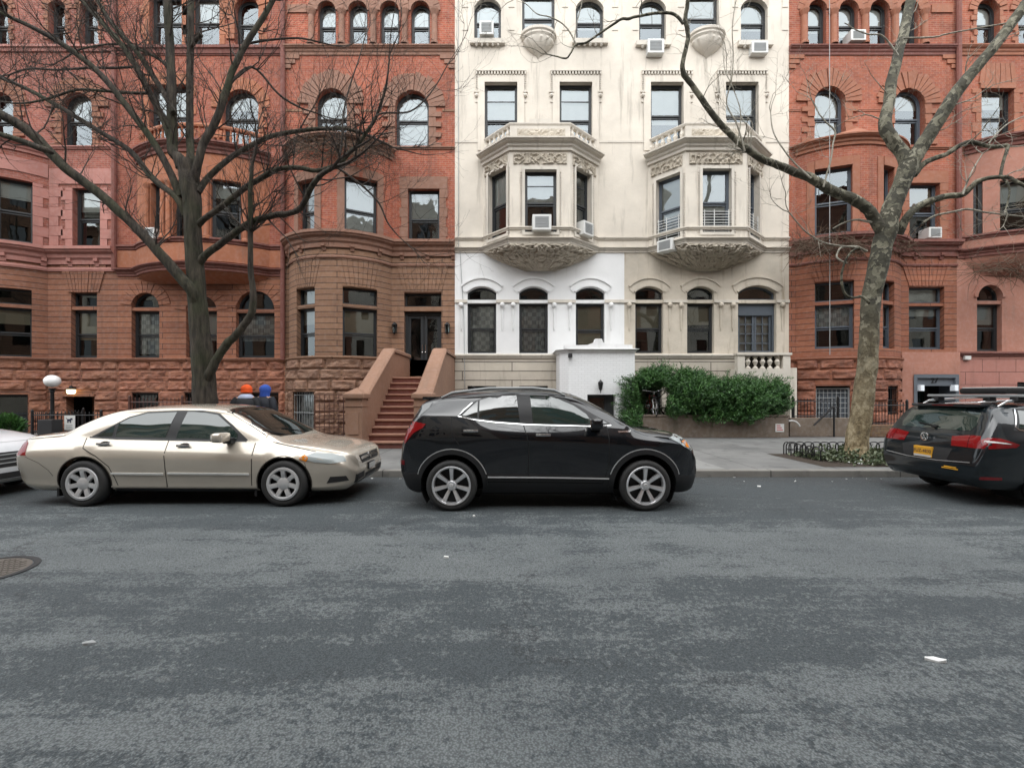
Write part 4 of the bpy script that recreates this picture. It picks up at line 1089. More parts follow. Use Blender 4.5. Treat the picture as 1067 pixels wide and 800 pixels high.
    bayroof(h.g('trim'),path,z0-.01,z0,FY)
    # third floor with dentil labels
    to=third(h,f); qo=fourth(h,f)
    wall(h.g('wall'),f,x0,x1,zt+.02,h.top,to+qo)
    wall(h.g('wall'),f,x0,bx0,z_b,zt+.02,[]); wall(h.g('wall'),f,bx1,x1,z_b,zt+.02,[])
    sweep(h.g1('trim'),[(x0,FY),(bx0,FY)],[(0,Z(149)),(.02,Z(149)),(.02,Z(147)),(0,Z(147))]); sweep(h.g1('trim'),[(bx1,FY),(x1,FY)],[(0,Z(149)),(.02,Z(149)),(.02,Z(147)),(0,Z(147))])
    for o in to:
        ring(h.g('wall'),f,outline(o,-.26),outline(o,.0),.035,-.02); lb=h.g1('window_label')
        e0,e1=o['u0']-.30,o['u1']+.30; n=17
        for k in range(n):
            u=e0+(e1-e0)*k/(n-1); pbox(lb,f,u-.028,u+.028,Z(78.5),Z(75.5),0,.075)
        pbox(lb,f,e0-.04,e1+.04,Z(75.5),Z(74.5),0,.09)
        for e in (e0,e1):
            for k in range(9): pbox(lb,f,e-.022,e+.022,Z(80+k*1.9),Z(79+k*1.9),0,.04)
            pbox(lb,f,e-.09,e+.09,Z(97),Z(95.8),0,.06); lb.ball(f.P(e,Z(100),.03),.075,7); pbox(lb,f,e-.05,e+.05,Z(107),Z(105.6),0,.03)
    for o in qo:
        if o.get('sl'):
            sb=h.g1('sill'); pbox(sb,f,o['u0']-.14,o['u1']+.14,o['z0']-.17,o['z0'],0,.15)
            for k in range(5): sb.lathe([(.0005,-.1),(.05,-.05),(.06,0)],((o['u0']+(o['u1']-o['u0'])*(k+.5)/5),FY-.08,o['z0']-.17),n=8)
    for py in (7,31):
        for px in (px0+8,px0+56,px0+112,px0+164): strip(h.g('trim'),f,px,px+6,py,py+1.1,0,.02)
    # half-round balconette on carved basin
    cxm=X(basin_px); zt2=Z(37.5); rows=[]
    for r,dz in ((.66,0),(.66,-.09),(.60,-.13),(.62,-.2),(.55,-.27),(.56,-.36),(.40,-.55),(.20,-.70),(.07,-.78),(.01,-.86)):
        rows.append([(cxm+r*math.cos(t)*1.02*(1+.03*math.sin(t*14)*(dz<-.3)),FY-.004-r*.8*math.sin(t)*(1+.05*math.sin(t*14)*(dz<-.3)),zt2+dz) for t in [math.pi*k/22 for k in range(23)]])
    h.g('balconette').grid(rows); h.g('balconette').face(rows[0])
    h.windows(po+bo+lo+fo+ro+to+qo)
    return pl,pf,pr,z_l
def house_d():
    h=House('row_house','pale limestone row house with white painted lower floor and projecting white entrance',474,650.5,'white')
    def parl(h,f):
        k=dict(bar=314,glass='pane_dim',barmat='white')
        return [h.op(f,487,517,299,368,6,blind=('curtain',1),**k),h.op(f,541,571,299,368,6,blind=('curtain',1),**k),h.op(f,600,630,299,371,6,blind=('beige',.75),**k)]
    def base(h,f): return [h.op(f,487,517,402,452,glass='pane_dim'),h.op(f,541,571,402,452,glass='pane_dim')]
    def ori(h,pl,pf,pr): return [h.op(pl,509,528,178,247,blind=('blind',.5))],[h.op(pf,547,580,177,242,bars=1,blind=('blind',.5))],[h.op(pr,600,616,178,247,bars=1)]
    def third(h,f): return [h.op(f,505,539,86,150,bars=1,blind=('blind',.6),mid=.42),h.op(f,583,617,86,150,bars=1,blind=('blind',.7),mid=.42)]
    def fourth(h,f): return [h.op(f,494,522,-2,43,10,blind=('blind',.5),sl=1),h.op(f,544,578,-8,40,blind=('blind',.6)),h.op(f,600,629,-2,43,10,blind=('blind',.6),sl=1)]
    pl,pf,pr,z_l=pale_house(h,474,650,563,'white',parl,ori,third,fourth,561,base)
    # projecting white entrance with little pediment
    yv=15.6; x0,x1=X(584,yv),X(662,yv); zt=Z(363,yv); c=.28; b=B()
    pth=[(x0,FY-.01),(x0,yv+c),(x0+c,yv),(x1-.02,yv),(x1-.02,FY-.01)]
    dx0,dx1,dz=X(612,yv),X(641.5,yv),Z(411,yv)
    for i in range(len(pth)-1):
        pn=Panel(pth[i],pth[i+1]); ops=[]
        if i==2: ops=[dict(u0=dx0-pth[2][0],u1=dx1-pth[2][0],z0=0,zs=dz,rise=0)]; front=pn
        wall(b,pn,0,pn.L,0,zt-.12,ops,.3)
    v=mk('entrance_porch',b,M['whitebrick'],h.o)
    b=B(); sweep(b,pth,corn(zt-.14,zt,.14)); b.face([(p[0],p[1],zt-.005) for p in pth]); mk('cornice',b,M['white'],v)
    b=B(); pn=Panel((0,yv-.02),(1,yv-.02)); ux=lambda px:X(px,yv)
    prism(b,pn,[(ux(588),zt),(ux(588),zt+.10),(ux(612),zt+.12),(ux(619),zt+.20),(ux(620.5),zt+.33),(ux(627),zt+.33),(ux(628.5),zt+.21),(ux(634),zt+.14),(ux(659),zt+.12),(ux(659),zt)],-.25,0,True); mk('parapet',b,M['white'],v)
    b=B(); y=yv+.31; b.box((dx0,y,0),(dx1,y+.05,dz)); b.box((dx0+.08,y-.03,.3),(dx0+.1,y,dz-.1)); b.box((dx1-.3,y-.03,.2),(dx1-.26,y,dz-.05)); mk('door',b,M['frame'],v)
    b=B(); b.face([(dx0+.12,y-.012,.9),(dx1-.34,y-.012,.9),(dx1-.34,y-.012,dz-.12),(dx0+.12,y-.012,dz-.12)]); mk('door_glass',b,M['carglass'],v)
    p=Vector((X(625,yv),yv-.14,Z(402,yv))); b=B(); b.tube([(p.x,yv,p.z+.06),(p.x,yv-.1,p.z+.2),(p.x,p.y,p.z+.16)],.015,6); b.lathe([(.005,.2),(.085,.12),(.09,.1),(.055,-.12),(.02,-.16),(.012,-.24)],p,n=8); mk('wall_lantern',b,M['iron'],v)
    b=B(); q=Vector((X(594,yv),yv,Z(370.5,yv))); b.bbox((q.x-.07,yv-.16,q.z-.06),(q.x+.06,yv+.05,q.z+.06),.015); mk('camera',b,M['acblack'],v)
    b=B(); b.tube([(X(479.5),FY-.05,Z(262)),(X(483.5),FY-.045,Z(330)),(X(484.5),FY-.05,Z(405))],.012,5); b.tube([(X(478),FY-.03,Z(262)),(X(477.5),FY-.03,16.5)],.012,5); mk('cable',b,M['acgrille'],h.o)
    h.done(dict(lower_wall='white',basement='creamblock',trim='creamtrim',window_label='creamtrim',sill='creamtrim',trim2='white',oriel='cream',wall='cream',carving='carve',corbel='carve',parapet='creamtrim',balconette='creamtrim'),smooth=('corbel','balconette'))
    h.pn=(pl,pf,pr); return h
def house_e():
    h=House('row_house','pale limestone row house with tan stained lower floor and French doors on a small balcony',650.5,822,'cream2')
    def parl(h,f):
        k=dict(bar=314,glass='pane_dim',barmat='cream2')
        return [h.op(f,662,691,299,368,6,blind=('beige',.5),**k),h.op(f,716,744,299,368,6,blind=('beige',.4),**k),h.op(f,769,809,298,367,7,kind='french',**k)]
    def base(h,f): return [h.op(f,664,690,402,445,glass='pane_dim'),h.op(f,716,742,402,445,glass='pane_dim')]
    def ori(h,pl,pf,pr): return [h.op(pl,684,709,184,250,blind=('blind',.6),guard=1,frame='frame_blue')],[h.op(pf,732,762,176,242,blind=('blind',.62),guard=1,frame='frame_blue')],[h.op(pr,781,791,178,248,guard=1,frame='frame_blue')]
    def third(h,f): return [h.op(f,678,712,86,150,blind=('blind',.62)),h.op(f,756,790,86,150,blind=('blind',.55))]
    def fourth(h,f): return [h.op(f,666,694,-2,45,10,blind=('blind',.5),sl=1),h.op(f,716,749,-8,40,blind=('blind',.5)),h.op(f,772,800,-2,45,10,blind=('blind',.6),sl=1)]
    pl,pf,pr,z_l=pale_house(h,651,822,735,'cream2',parl,ori,third,fourth,736,base)
    f=h.flat; u0,u1=X(769),X(809); zb=Z(314); z0=Z(367)
    o=h.op(f,769,809,298,367,7); b=B(); g=B(); hi=dict(o,z0=zb+.06); h.sash(b,g,f,hi,REV-.06,False)
    ring(b,f,outline(dict(o,zs=zb-.06,rise=0)),outline(dict(o,zs=Z(326),rise=0),.07),-.16,-.3); pbox(b,f,u0+.04,u1-.04,Z(327),Z(318),-.3,-.2)
    n=2; um=(u0+u1)/2
    for s in (0,1):
        a0,a1=(u0+.09,um-.01) if s==0 else (um+.01,u1-.09)
        ring(b,f,outline(dict(u0=a0,u1=a1,z0=z0,zs=Z(327),rise=0)),outline(dict(u0=a0,u1=a1,z0=z0,zs=Z(327),rise=0),.07),-.22,-.27)
        pbox(b,f,(a0+a1)/2-.018,(a0+a1)/2+.018,z0,Z(328),-.27,-.225)
        for k in range(1,4): z=z0+(Z(327)-z0)*k/4; pbox(b,f,a0,a1,z-.018,z+.018,-.27,-.225)
        g.face([f.P(a0,z0,-.25),f.P(a1,z0,-.25),f.P(a1,Z(327),-.25),f.P(a0,Z(327),-.25)])
    w=mk('french_door',b,M['frame_blue'],h.o); mk('pane',g,M['pane_dim'],w); bb=B(); pbox(bb,f,u0,u1,zb-.06,zb+.06,-.2,-.03); mk('transom_bar',bb,M['cream2'],w)
    c=B(); prism(c,f,[(u0+.1,z0),(u0+.1,Z(328)),(u1-.1,Z(328)),(u1-.1,z0)],-.36,-.35); mk('curtain',c,M['blind'],w)
    # little balcony
    b=B(); y0=FY-.62; xa,xb=X(769,16.5),X(824,16.5)+.1; zt,zf=Z(367.5,16.5),Z(384,16.5)
    b.box((xa,y0,zf-.55),(xb-.1,FY,zf)); b.box((xa,y0,zf),(xa+.26,y0+.22,zt-.08)); b.box((xb-.36,y0,zf),(xb-.1,y0+.22,zt-.08)); b.box((xa-.04,y0-.04,zt-.08),(xb-.06,y0+.26,zt))
    bal=mk('balcony',b,M['creamtrim'],h.o); b=B()
    for k in range(5):
        x=xa+.42+(xb-xa-.94)*k/4; b.lathe([(.09,0),(.09,.04),(.03,.1),(.10,.26),(.04,.36),(.10,.42)],(x,y0+.11,zf),n=8)
    mk('baluster_row',b,M['creamtrim'],bal,smooth=True)
    b=B(); b.box((xa+.28,y0+.30,zf+.01),(xb-.38,y0+.32,zt-.09)); mk('balcony_shade',b,M['shade_dark'],bal)  # added dark sheet: painted shade seen through the gaps of the baluster row
    b=B(); b.box((X(815),FY-.5,WALK),(X(822)-.01,FY+.01,Z(384))); mk('pier',b,M['cream'],h.o)
    h.done(dict(lower_wall='cream2',basement='creamblock',trim='creamtrim',window_label='creamtrim',sill='creamtrim',trim2='cream2',oriel='cream',wall='cream',carving='carve',corbel='carve',parapet='creamtrim',balconette='creamtrim'),smooth=('corbel','balconette'))
    h.pn=(pl,pf,pr); return h
HA,HB,HC,HD,HE,HF,HG=house_a(),house_b(),house_c(),house_d(),house_e(),house_f(),house_g()
fl=HA.flat
ac_unit(fl,500,514.5,27,41,'white air conditioner in the arched top window of the pale house beside brick')
ac_unit(HD.pn[1],554.5,574,226,242,'white air conditioner in the centre window of the oriel above the white entrance')
ac_unit(HD.pn[2],603,613,233,247,'small white air conditioner in the slanted right window of the oriel above the white entrance')
ac_unit(fl,673,690,45.5,60,'white air conditioner box hanging under a top floor sill beside the rounded branch')
ac_unit(fl,780,797,48,60,'white air conditioner with half dark grille under top floor window by the rust house')
ac_unit(HE.pn[0],688,704,251,263,'white slotted air conditioner set below the window with white guard bars')
ac_unit(fl,882,897.5,36,47,'white air conditioner in the arched window row at the top of the rust red house')
ac_unit(fl,962,975.5,239,250,'white air conditioner in the window just right of the pale mottled trunk')
ac_unit(fl,1054,1066,147,159,'black air conditioner below the rectangular window near the right edge',True)
ac_unit(Panel((0,FY-.8),(1,FY-.8)),155,165,239,250,'white air conditioner on the oriel left of the big dark trunk',False,.2)
# ------------------------------------------------------------------ cars
class Car:
    """body swept from tables of heights and half widths along its length; every panel is laid on that body"""
    def __init__(s,name,label,loc,T,paintmat,rx,ax,wr,arch,group='cars parked along the kerb',clad=None,hid=()):
        s.o=thing(name,label,'car',loc,group); s.loc=Vector(loc); s.T={k:pchip(v) for k,v in T.items()}
        s.rx,s.ax,s.wr,s.arch=rx,ax,wr,arch; s.x0=T['zt'][0][0]; s.x1=T['zt'][-1][0]; s.clad=clad
        s.body(paintmat)
    def section(s,x):
        t={k:f(x) for k,f in s.T.items()}
        k=t['k']; z0,zk,zc,zb,zt=t['z0'],t['zk'],t['zc'],t['zb'],t['zt']
        wm,ws,wk,wb,wr=[t[q]*k for q in('wm','ws','wk','wb','wr')]; c=t['c']; ze=zt-c
        zb=min(zb,ze-.004); zc=min(zc,zb-.01); zk=min(zk,zc-.02); z0=min(z0,zk-.02)
        p=[(0,z0),(ws*.6,z0)]
        p+=[(ws,z0+.0),(ws+(wk-ws)*.5,z0+(zk-z0)*.3),(wk,zk-(zk-z0)*.25),(wk,zk)]
        for i in range(1,7):
            q=i/6; p.append((wk+(wm-wk)*(math.sin(q*math.pi/2)),zk+(zc-zk)*q))
        for i in range(1,5):
            q=i/4; p.append((wm+(wb-wm)*q**1.08,zc+(zb-zc)*q))
        for i in range(1,8):
            q=i/7; p.append((wb+(wr-wb)*q+.018*math.sin(q*math.pi)*min(1,(ze-zb)/.3),zb+(ze-zb)*q))
        for i in range(1,13):
            th=math.pi/2*i/12; p.append((wr*max(0,math.cos(th))**(2/t['n']),ze+c*math.sin(th)**(2/t['n'])))
        return p
    def body(s,paintmat):
        xs=[]; N=150
        for i in range(N+1):
            q=i/N; e=.5-.5*math.cos(math.pi*q); xs.append(s.x0+(s.x1-s.x0)*(.45*q+.55*e))
        for wx in s.ax:
            pass
        rows=[]
        for x in xs:
            p=s.section(x); rows.append([Vector((x,-y,z)) for y,z in p]+[Vector((x,y,z)) for y,z in p[::-1][1:]])
        n=len(rows[0]); V=[v for r in rows for v in r]; F=[];MI=[]
        for a in range(N):
            for c in range(n-1): F.append((a*n+c,a*n+c+1,(a+1)*n+c+1,(a+1)*n+c)); MI.append(1 if (c<5 or c>=n-6) else 0)
        for a in (0,N):
            h=n//2
            for c in range(h):
                F.append((a*n+c,a*n+c+1,a*n+n-2-c,a*n+n-1-c)); MI.append(1 if c<5 else 0)
        s.bvh=BVHTree.FromPolygons(V,F)
        # open the wheel arches
        R_=s.arch; cut=set(); 
        for wx in s.ax:
            for i,v in enumerate(V):
                if abs(v.y)>.42:
                    dx,dz=v.x-wx,v.z-s.wr; r=math.hypot(dx,dz)
                    if r<R_-.012 : cut.add(i)
                    elif r<R_+.016:
                        f=R_/r; v.x=wx+dx*f; v.z=s.wr+dz*f
        for f in F:
            if any(i in cut for i in f):
                for i in f:
                    v=V[i]
                    if i in cut: continue
                    wx=min(s.ax,key=lambda q:abs(q-v.x)); dx,dz=v.x-wx,v.z-s.wr; r=math.hypot(dx,dz)
                    if r>1e-6 and abs(v.y)>.42: v.x=wx+dx*R_/r; v.z=s.wr+dz*R_/r
        b=B()
        for f,m in zip(F,MI):
            if any(i in cut for i in f): continue
            b.m=m if s.clad else 0
            b.face([V[i]+s.loc for i in f])
        s.bo=mk('body',b,[paintmat,s.clad or paintmat],s.o,smooth=True,ang=50)
        b=B()
        for wx in s.ax:
            for sd in (-1,1):
                rows=[[Vector((wx+R_*1.0*math.cos(t),sd*y,s.wr+R_*math.sin(t)))+s.loc for t in [math.pi*(-.2+1.4*k/24) for k in range(25)]] for y in (.80,.4)]
                b.grid(rows); b.face([rows[1][k] for k in range(25)])
        b.box((s.loc.x+s.x0+.62,s.loc.y-.7,.19),(s.loc.x+s.x1-.62,s.loc.y+.7,.26))
        mk('underbody',b,M['gap'],s.bo)
    def patch(s,name,poly,axis,mat,off=.004,res=.05,parent=None,smooth=True,thick=None,mirror=False):
        """panel laid on the body: poly in side (x,z), front/rear (y,z) or top (x,y) view"""
        pts=[]; n=len(poly)
        for i in range(n):
            a,c=Vector(poly[i]),Vector(poly[(i+1)%n]); m=max(1,int((c-a).length/res))
            for k in range(m): pts.append(a+(c-a)*(k/m))
        nb=len(pts); x0=min(p.x for p in pts);x1=max(p.x for p in pts);y0=min(p.y for p in pts);y1=max(p.y for p in pts)
        def inside(q,marg):
            c=False;md=9
            for i in range(nb):
                a,d=pts[i],pts[(i+1)%nb]
                if (a.y>q.y)!=(d.y>q.y) and q.x<(d.x-a.x)*(q.y-a.y)/(d.y-a.y)+a.x: c=not c
                t=max(0,min(1,(q-a).dot(d-a)/max(1e-9,(d-a).length_squared))); md=min(md,(q-a-(d-a)*t).length)
            return c and md>marg
        gx=int((x1-x0)/res); gy=int((y1-y0)/res); g=[]
        for i in range(1,gx+1):
            for j in range(1,gy+1):
                q=Vector((x0+res*i,y0+res*j))
                if inside(q,res*.35): g.append(q)
        vs,_,fs,*_=delaunay_2d_cdt(pts+g,[],[list(range(nb))],1,1e-5)
        def ray(p,ax):
            if ax=='side': o,d=Vector((p.x,-3,p.y)),Vector((0,1,0))
            elif ax=='front': o,d=Vector((6,p.x,p.y)),Vector((-1,0,0))
            elif ax=='rear': o,d=Vector((-6,p.x,p.y)),Vector((1,0,0))
            else: o,d=Vector((p.x,p.y,4)),Vector((0,0,-1))
            h=s.bvh.ray_cast(o,d)
            if h[0] is None:
                h=s.bvh.find_nearest(o+d*2.4)
            nr=h[1]
            if nr.dot(d)>0: nr=-nr
            return h[0],nr
        b=B(); hit=[ray(p,axis) for p in vs]; th=thick if thick is not None else off+.004
        def emit(flip):
            fx=lambda v:Vector((v.x,-v.y,v.z)) if flip else v
            top=[fx(h+nr*off)+s.loc for h,nr in hit]; low=[fx(h+nr*(off-th))+s.loc for h,nr in hit]
            i0=len(b.v); b.v.extend(top+low); m=len(top); ed={}
            for f in fs:
                b.f.append(tuple(i0+k for k in f)); b.uv.append(None); b.mi.append(0)
                for k in range(len(f)):
                    e=(f[k],f[(k+1)%len(f)]); ed[tuple(sorted(e))]=ed.get(tuple(sorted(e)),0)+1
            for (a,c),k in ed.items():
                if k==1: b.f.append((i0+a,i0+c,i0+m+c,i0+m+a)); b.uv.append(None); b.mi.append(0)
        emit(False); o=mk(name,b,mat,parent or s.o,smooth=smooth,ang=45)
        if mirror: b=B(); emit(True); mk(name,b,mat,parent or s.o,smooth=smooth,ang=45)
        return o
    def line(s,name,pts,axis,mat,w=.008,off=.0015,mirror=False,parent=None,res=.05):
        L=[];Rr=[]; pts=[Vector(p) for p in pts]
        for i,p in enumerate(pts):
            t=(pts[min(i+1,len(pts)-1)]-pts[max(i-1,0)]).normalized(); n=Vector((-t.y,t.x))*w/2; L.append(p+n); Rr.append(p-n)
        return s.patch(name,L+Rr[::-1],axis,mat,off,res,parent or s.bo,mirror=mirror)
    def arcpoly(s,wx,r0,r1,a0,a1,n=22):
        o=[(wx+r1*math.cos(R(a0+(a1-a0)*k/n)),s.wr+r1*math.sin(R(a0+(a1-a0)*k/n))) for k in range(n+1)]
        i=[(wx+r0*math.cos(R(a0+(a1-a0)*k/n)),s.wr+r0*math.sin(R(a0+(a1-a0)*k/n))) for k in range(n+1)]
        return o+i[::-1]
    def wheels(s,half,rim,fn,rimmat,sides=(-1,1),tw=.20,skip=()):
        for k,wx in enumerate(s.ax):
            for sd in sides:
                if (k,sd) in skip: continue
                c=s.loc+Vector((wx,sd*(half-tw/2),s.wr)); r=s.wr
                b=B(); w=tw/2
                prof=[(rim-.005,-w+.01),(rim+.02,-w),(r-.035,-w-.006),(r-.012,-w+.012),(r,-w+.035),(r,w-.035),(r-.012,w-.012),(r-.035,w+.006),(rim+.02,w),(rim-.005,w-.01)]
                b.lathe(prof,c,'y',40)
                for g in (-.045,0,.045): 
                    pass
                wh=mk('wheel',b,M['rubber'],s.o,smooth=True,ang=60)
                b=B(); b.lathe([(rim*.98,-w*.2),(rim*.96,-w*.2),(.0005,-w*.2)] if False else [(rim,sd*w*.9),(rim*.97,sd*w*.15),(.001,sd*w*.05)],c,'y',32); mk('wheel_inside',b,M['hubdark'],wh)
                b=B(); fn(b,c,rim,sd,sd*w); mk('rim',b,rimmat,wh,smooth=True,ang=35)
                b=B(); b.lathe([(.001,sd*(w+.004)),(.026,sd*(w+.002)),(.03,sd*(w-.012))],c,'y',14); mk('hub_cap',b,M['hubsilver'],wh,smooth=True)
def warp(s,kr,kf):
    """shorten the overhangs beyond the wheel arches"""
    a,d=s.ax[0]-.42,s.ax[1]+.42; lx=s.loc.x; seen=set()
    for o in s.o.children_recursive:
        if o.type!='MESH' or o.name.split('.')[0] in('wheel','rim','wheel_inside','hub_cap') or o.data.name in seen: continue
        seen.add(o.data.name); off=ORIG[o].x-lx
        for v in o.data.vertices:
            x=v.co.x+off
            if x<a: v.co.x=a+(x-a)*kr-off
            elif x>d: v.co.x=d+(x-d)*kf-off
def spokes(n,w0,w1,dish=.03,a0=90,twin=0):
    def fn(b,c,rim,sd,w):
        b.lathe([(rim+.012,w*.96),(rim+.004,w+sd*.006),(rim-.012,w+sd*.004),(rim-.022,w-sd*.02),(rim-.025,w-sd*.07)],c,'y',40)
        b.lathe([(.001,w-sd*dish*.5),(.055,w-sd*dish*.5),(.07,w-sd*dish),(.075,w-sd*.07)],c,'y',20)
        for k in range(n):
            for tw in ((0,) if not twin else (-twin,twin)):
                a=R(a0+360*k/n+tw)
                def fr(q,lat,dep): 
                    x=math.cos(a)*q-math.sin(a)*lat; z=math.sin(a)*q+math.cos(a)*lat; return (c[0]+x,c[1]+dep,c[2]+z)
                rows=[]
                for q,wd,dp in ((.05,w0,w-sd*dish),(rim*.5,(w0+w1)/2,w-sd*dish*.6),(rim*.8,w1,w-sd*.006),(rim-.008,w1*1.25,w-sd*.004)):
                    rows.append([fr(q,-wd/2,dp-sd*.035),fr(q,-wd/2*.8,dp-sd*.004),fr(q,0,dp),fr(q,wd/2*.8,dp-sd*.004),fr(q,wd/2,dp-sd*.035)])
                b.grid(rows)
    return fn
def hubcap(n):
    def fn(b,c,rim,sd,w):
        b.lathe([(rim+.012,w*.95),(rim+.006,w+sd*.01),(rim-.02,w+sd*.014),(rim-.032,w+sd*.008),(rim-.036,w-sd*.02)],c,'y',42)
        b.lathe([(.001,w+sd*.0),(.06,w+sd*.001),(.085,w-sd*.012)],c,'y',24)
        for k in range(n):
            a=R(90+360*k/n)
            def fr(q,lat,dep):
                x=math.cos(a)*q-math.sin(a)*lat; z=math.sin(a)*q+math.cos(a)*lat; return (c[0]+x,c[1]+dep,c[2]+z)
            rows=[]
            for q,wd,dp in ((.075,.072,w-sd*.010),(.12,.066,w+sd*.002),(rim*.78,.066,w+sd*.012),(rim-.03,.12,w+sd*.010)):
                rows.append([fr(q,-wd/2,dp-sd*.03),fr(q,-wd/2*.82,dp-sd*.004),fr(q,0,dp),fr(q,wd/2*.82,dp-sd*.004),fr(q,wd/2,dp-sd*.03)])
            b.grid(rows)
    return fn
def mirror_thing(s,x,z,y,mat,glassmat,L=.20,H=.135,tip=.24):
    for sd in (-1,1):
        b=B(); c=s.loc+Vector((x,sd*(y+.12),z)); pts=[]
        b.bbox((c.x-.07,c.y-.115,c.z-H/2),(c.x+.09,c.y+.115,c.z+H/2),.045)
        m=mk('mirror',b,mat,s.o,smooth=True,ang=60); b=B(); yy=c.y-sd*.10; b.bbox((c.x-.03,min(yy,yy-sd*.1),c.z-H/2-.03),(c.x+.09,max(yy,yy-sd*.1),c.z-H/2+.05),.01); mk('mirror_arm',b,M['trimblack'],m)
        b=B(); b.box((c.x-.078,c.y-.09,c.z-H*.36),(c.x-.068,c.y+.09,c.z+H*.36)); mk('mirror_glass',b,M['chrome'],m)
def handle(s,x,z,mat,w=.20):
    p=s.bvh.ray_cast(Vector((x,-3,z)),Vector((0,1,0)))[0]; q=p+s.loc; b=B(); b.bbox((q.x-w/2,q.y-.04,q.z-.016),(q.x+w/2,q.y-.018,q.z+.016),.012)
    for e in (-w/2+.03,w/2-.03): b.box((q.x+e-.015,q.y-.03,q.z-.012),(q.x+e+.015,q.y+.02,q.z+.012))
    h=mk('door_handle',b,mat,s.o,smooth=True,ang=50)
    s.patch('handle_recess',[(x+.075*math.cos(t*.6283),z+.034*math.sin(t*.6283)) for t in range(10)],'side',M['gap'],.001,.03,h)
# ---------------------------------------------------------------- black crossover
def crossover():
    T=dict(
     zt=[(-2.10,.66),(-2.06,.86),(-1.99,1.02),(-1.91,1.15),(-1.80,1.30),(-1.68,1.455),(-1.52,1.52),(-1.1,1.585),(-.5,1.625),(0,1.615),(.35,1.55),(.75,1.36),(1.06,1.16),(1.20,1.09),(1.5,1.05),(1.8,1.00),(1.98,.92),(2.10,.78),(2.17,.62)],
     z0=[(-2.10,.46),(-1.95,.27),(-1.75,.22),(1.8,.22),(2.05,.26),(2.17,.42)],
     zk=[(-2.1,.50),(-1.8,.50),(1.9,.46),(2.17,.46)],
     zc=[(-2.1,.62),(-1.9,1.00),(-1.2,1.055),(-.3,1.0),(.8,.95),(1.4,.92),(1.9,.84),(2.17,.56)],
     zb=[(-2.1,.64),(-1.95,1.06),(-1.6,1.28),(-1.15,1.25),(-.6,1.17),(.4,1.13),(1.0,1.12),(1.4,1.03),(1.9,.92),(2.17,.60)],
     c=[(-2.1,.02),(-1.9,.03),(-1.5,.10),(0,.12),(.5,.10),(1.1,.05),(1.4,.09),(2.0,.08),(2.17,.03)],
     wm=[(-2.1,.87),(2.17,.87)], ws=[(-2.1,.74),(2.17,.74)], wk=[(-2.1,.83),(-1.3,.86),(0,.825),(1.3,.86),(2.17,.84)],
     wb=[(-2.1,.82),(-1.5,.785),(-.5,.78),(1.0,.79),(1.3,.81),(2.17,.79)],
     wr=[(-2.1,.83),(-1.9,.78),(-1.5,.62),(0,.62),(.5,.63),(1.0,.73),(1.25,.80),(1.6,.81),(2.17,.78)],
     k=[(-2.10,.80),(-2.06,.88),(-1.98,.945),(-1.80,.985),(-1.5,1),(1.5,1),(1.75,.985),(1.95,.93),(2.08,.83),(2.17,.66)],
     n=[(-2.1,2.6),(2.17,2.6)])
    s=Car('parked_car','black crossover with chrome window trim parked before the white entrance',(.48,6.04+.89,0),T,M['p_black'],0,(-1.277,1.278),.335,.415,clad=M['trimblack'])
    for wx in s.ax: s.patch('arch_cladding',s.arcpoly(wx,.412,.475,-28 if wx>0 else -22,205 if wx>0 else 208),'side',M['trimblack'],.012,.04,s.bo,mirror=True)
    for wx in s.ax: s.line('arch_lip',[(wx+.482*math.cos(R(a)),s.wr+.482*math.sin(R(a))) for a in range(18,170,8)],'side',M['hubsilver'],.010,.006)
    dlo=[(-1.20,1.252),(-1.13,1.33),(-.985,1.44),(-.86,1.495),(-.62,1.535),(-.3,1.552),(.0,1.545),(.2,1.49),(.42,1.385),(.64,1.255),(.86,1.135),(.6,1.115),(.2,1.128),(-.25,1.138),(-.70,1.17),(-1.0,1.21)]
    s.patch('window_surround',dlo,'side',M['trimblack'],.0025,.05,mirror=True)
    s.patch('rear_window',[(-1.145,1.256),(-1.05,1.35),(-.945,1.445),(-.945,1.225)],'side',M['carglass'],.005,.05,mirror=True)
    s.patch('rear_window',[(-.92,1.455),(-.80,1.49),(-.64,1.513),(-.42,1.522),(-.375,1.162),(-.70,1.192),(-.92,1.22)],'side',M['carglass'],.005,.05,mirror=True)
    s.patch('front_window',[(-.235,1.522),(0,1.517),(.14,1.478),(.36,1.38),(.52,1.27),(.60,1.145),(.35,1.147),(-.20,1.155)],'side',M['carglass_g'],.005,.05,mirror=True)
    s.patch('front_window',[(.66,1.225),(.80,1.15),(.66,1.145)],'side',M['carglass'],.005,.05,mirror=True)
    s.line('chrome_strip',[(-1.02,1.42),(-1.13,1.32),(-1.20,1.245),(-1.0,1.2),(-.70,1.162),(-.25,1.13),(.2,1.12),(.6,1.108),(.84,1.125)],'side',M['chrome'],.011,.007,True,s.o)
    s.patch('windshield',[(.36,-.60),(.36,.60),(1.16,.72),(1.20,.3),(1.21,0),(1.20,-.3),(1.16,-.72)],'top',M['carglass'],.004,.08)
    s.patch('rear_screen',[(-.58,1.16),(-.50,1.44),(.50,1.44),(.58,1.16)],'rear',M['carglass'],.004,.07)
    s.patch('rear_quarter_glass',[(-1.86,1.215),(-1.70,1.40),(-1.565,1.43),(-1.60,1.35),(-1.72,1.24)],'side',M['carglass'],.004,.04,mirror=True)
    b=B(); b.bbox((s.loc.x-1.735,s.loc.y-.55,1.462),(s.loc.x-1.42,s.loc.y+.55,1.505),.02); mk('spoiler',b,M['p_black'],s.o,smooth=True)
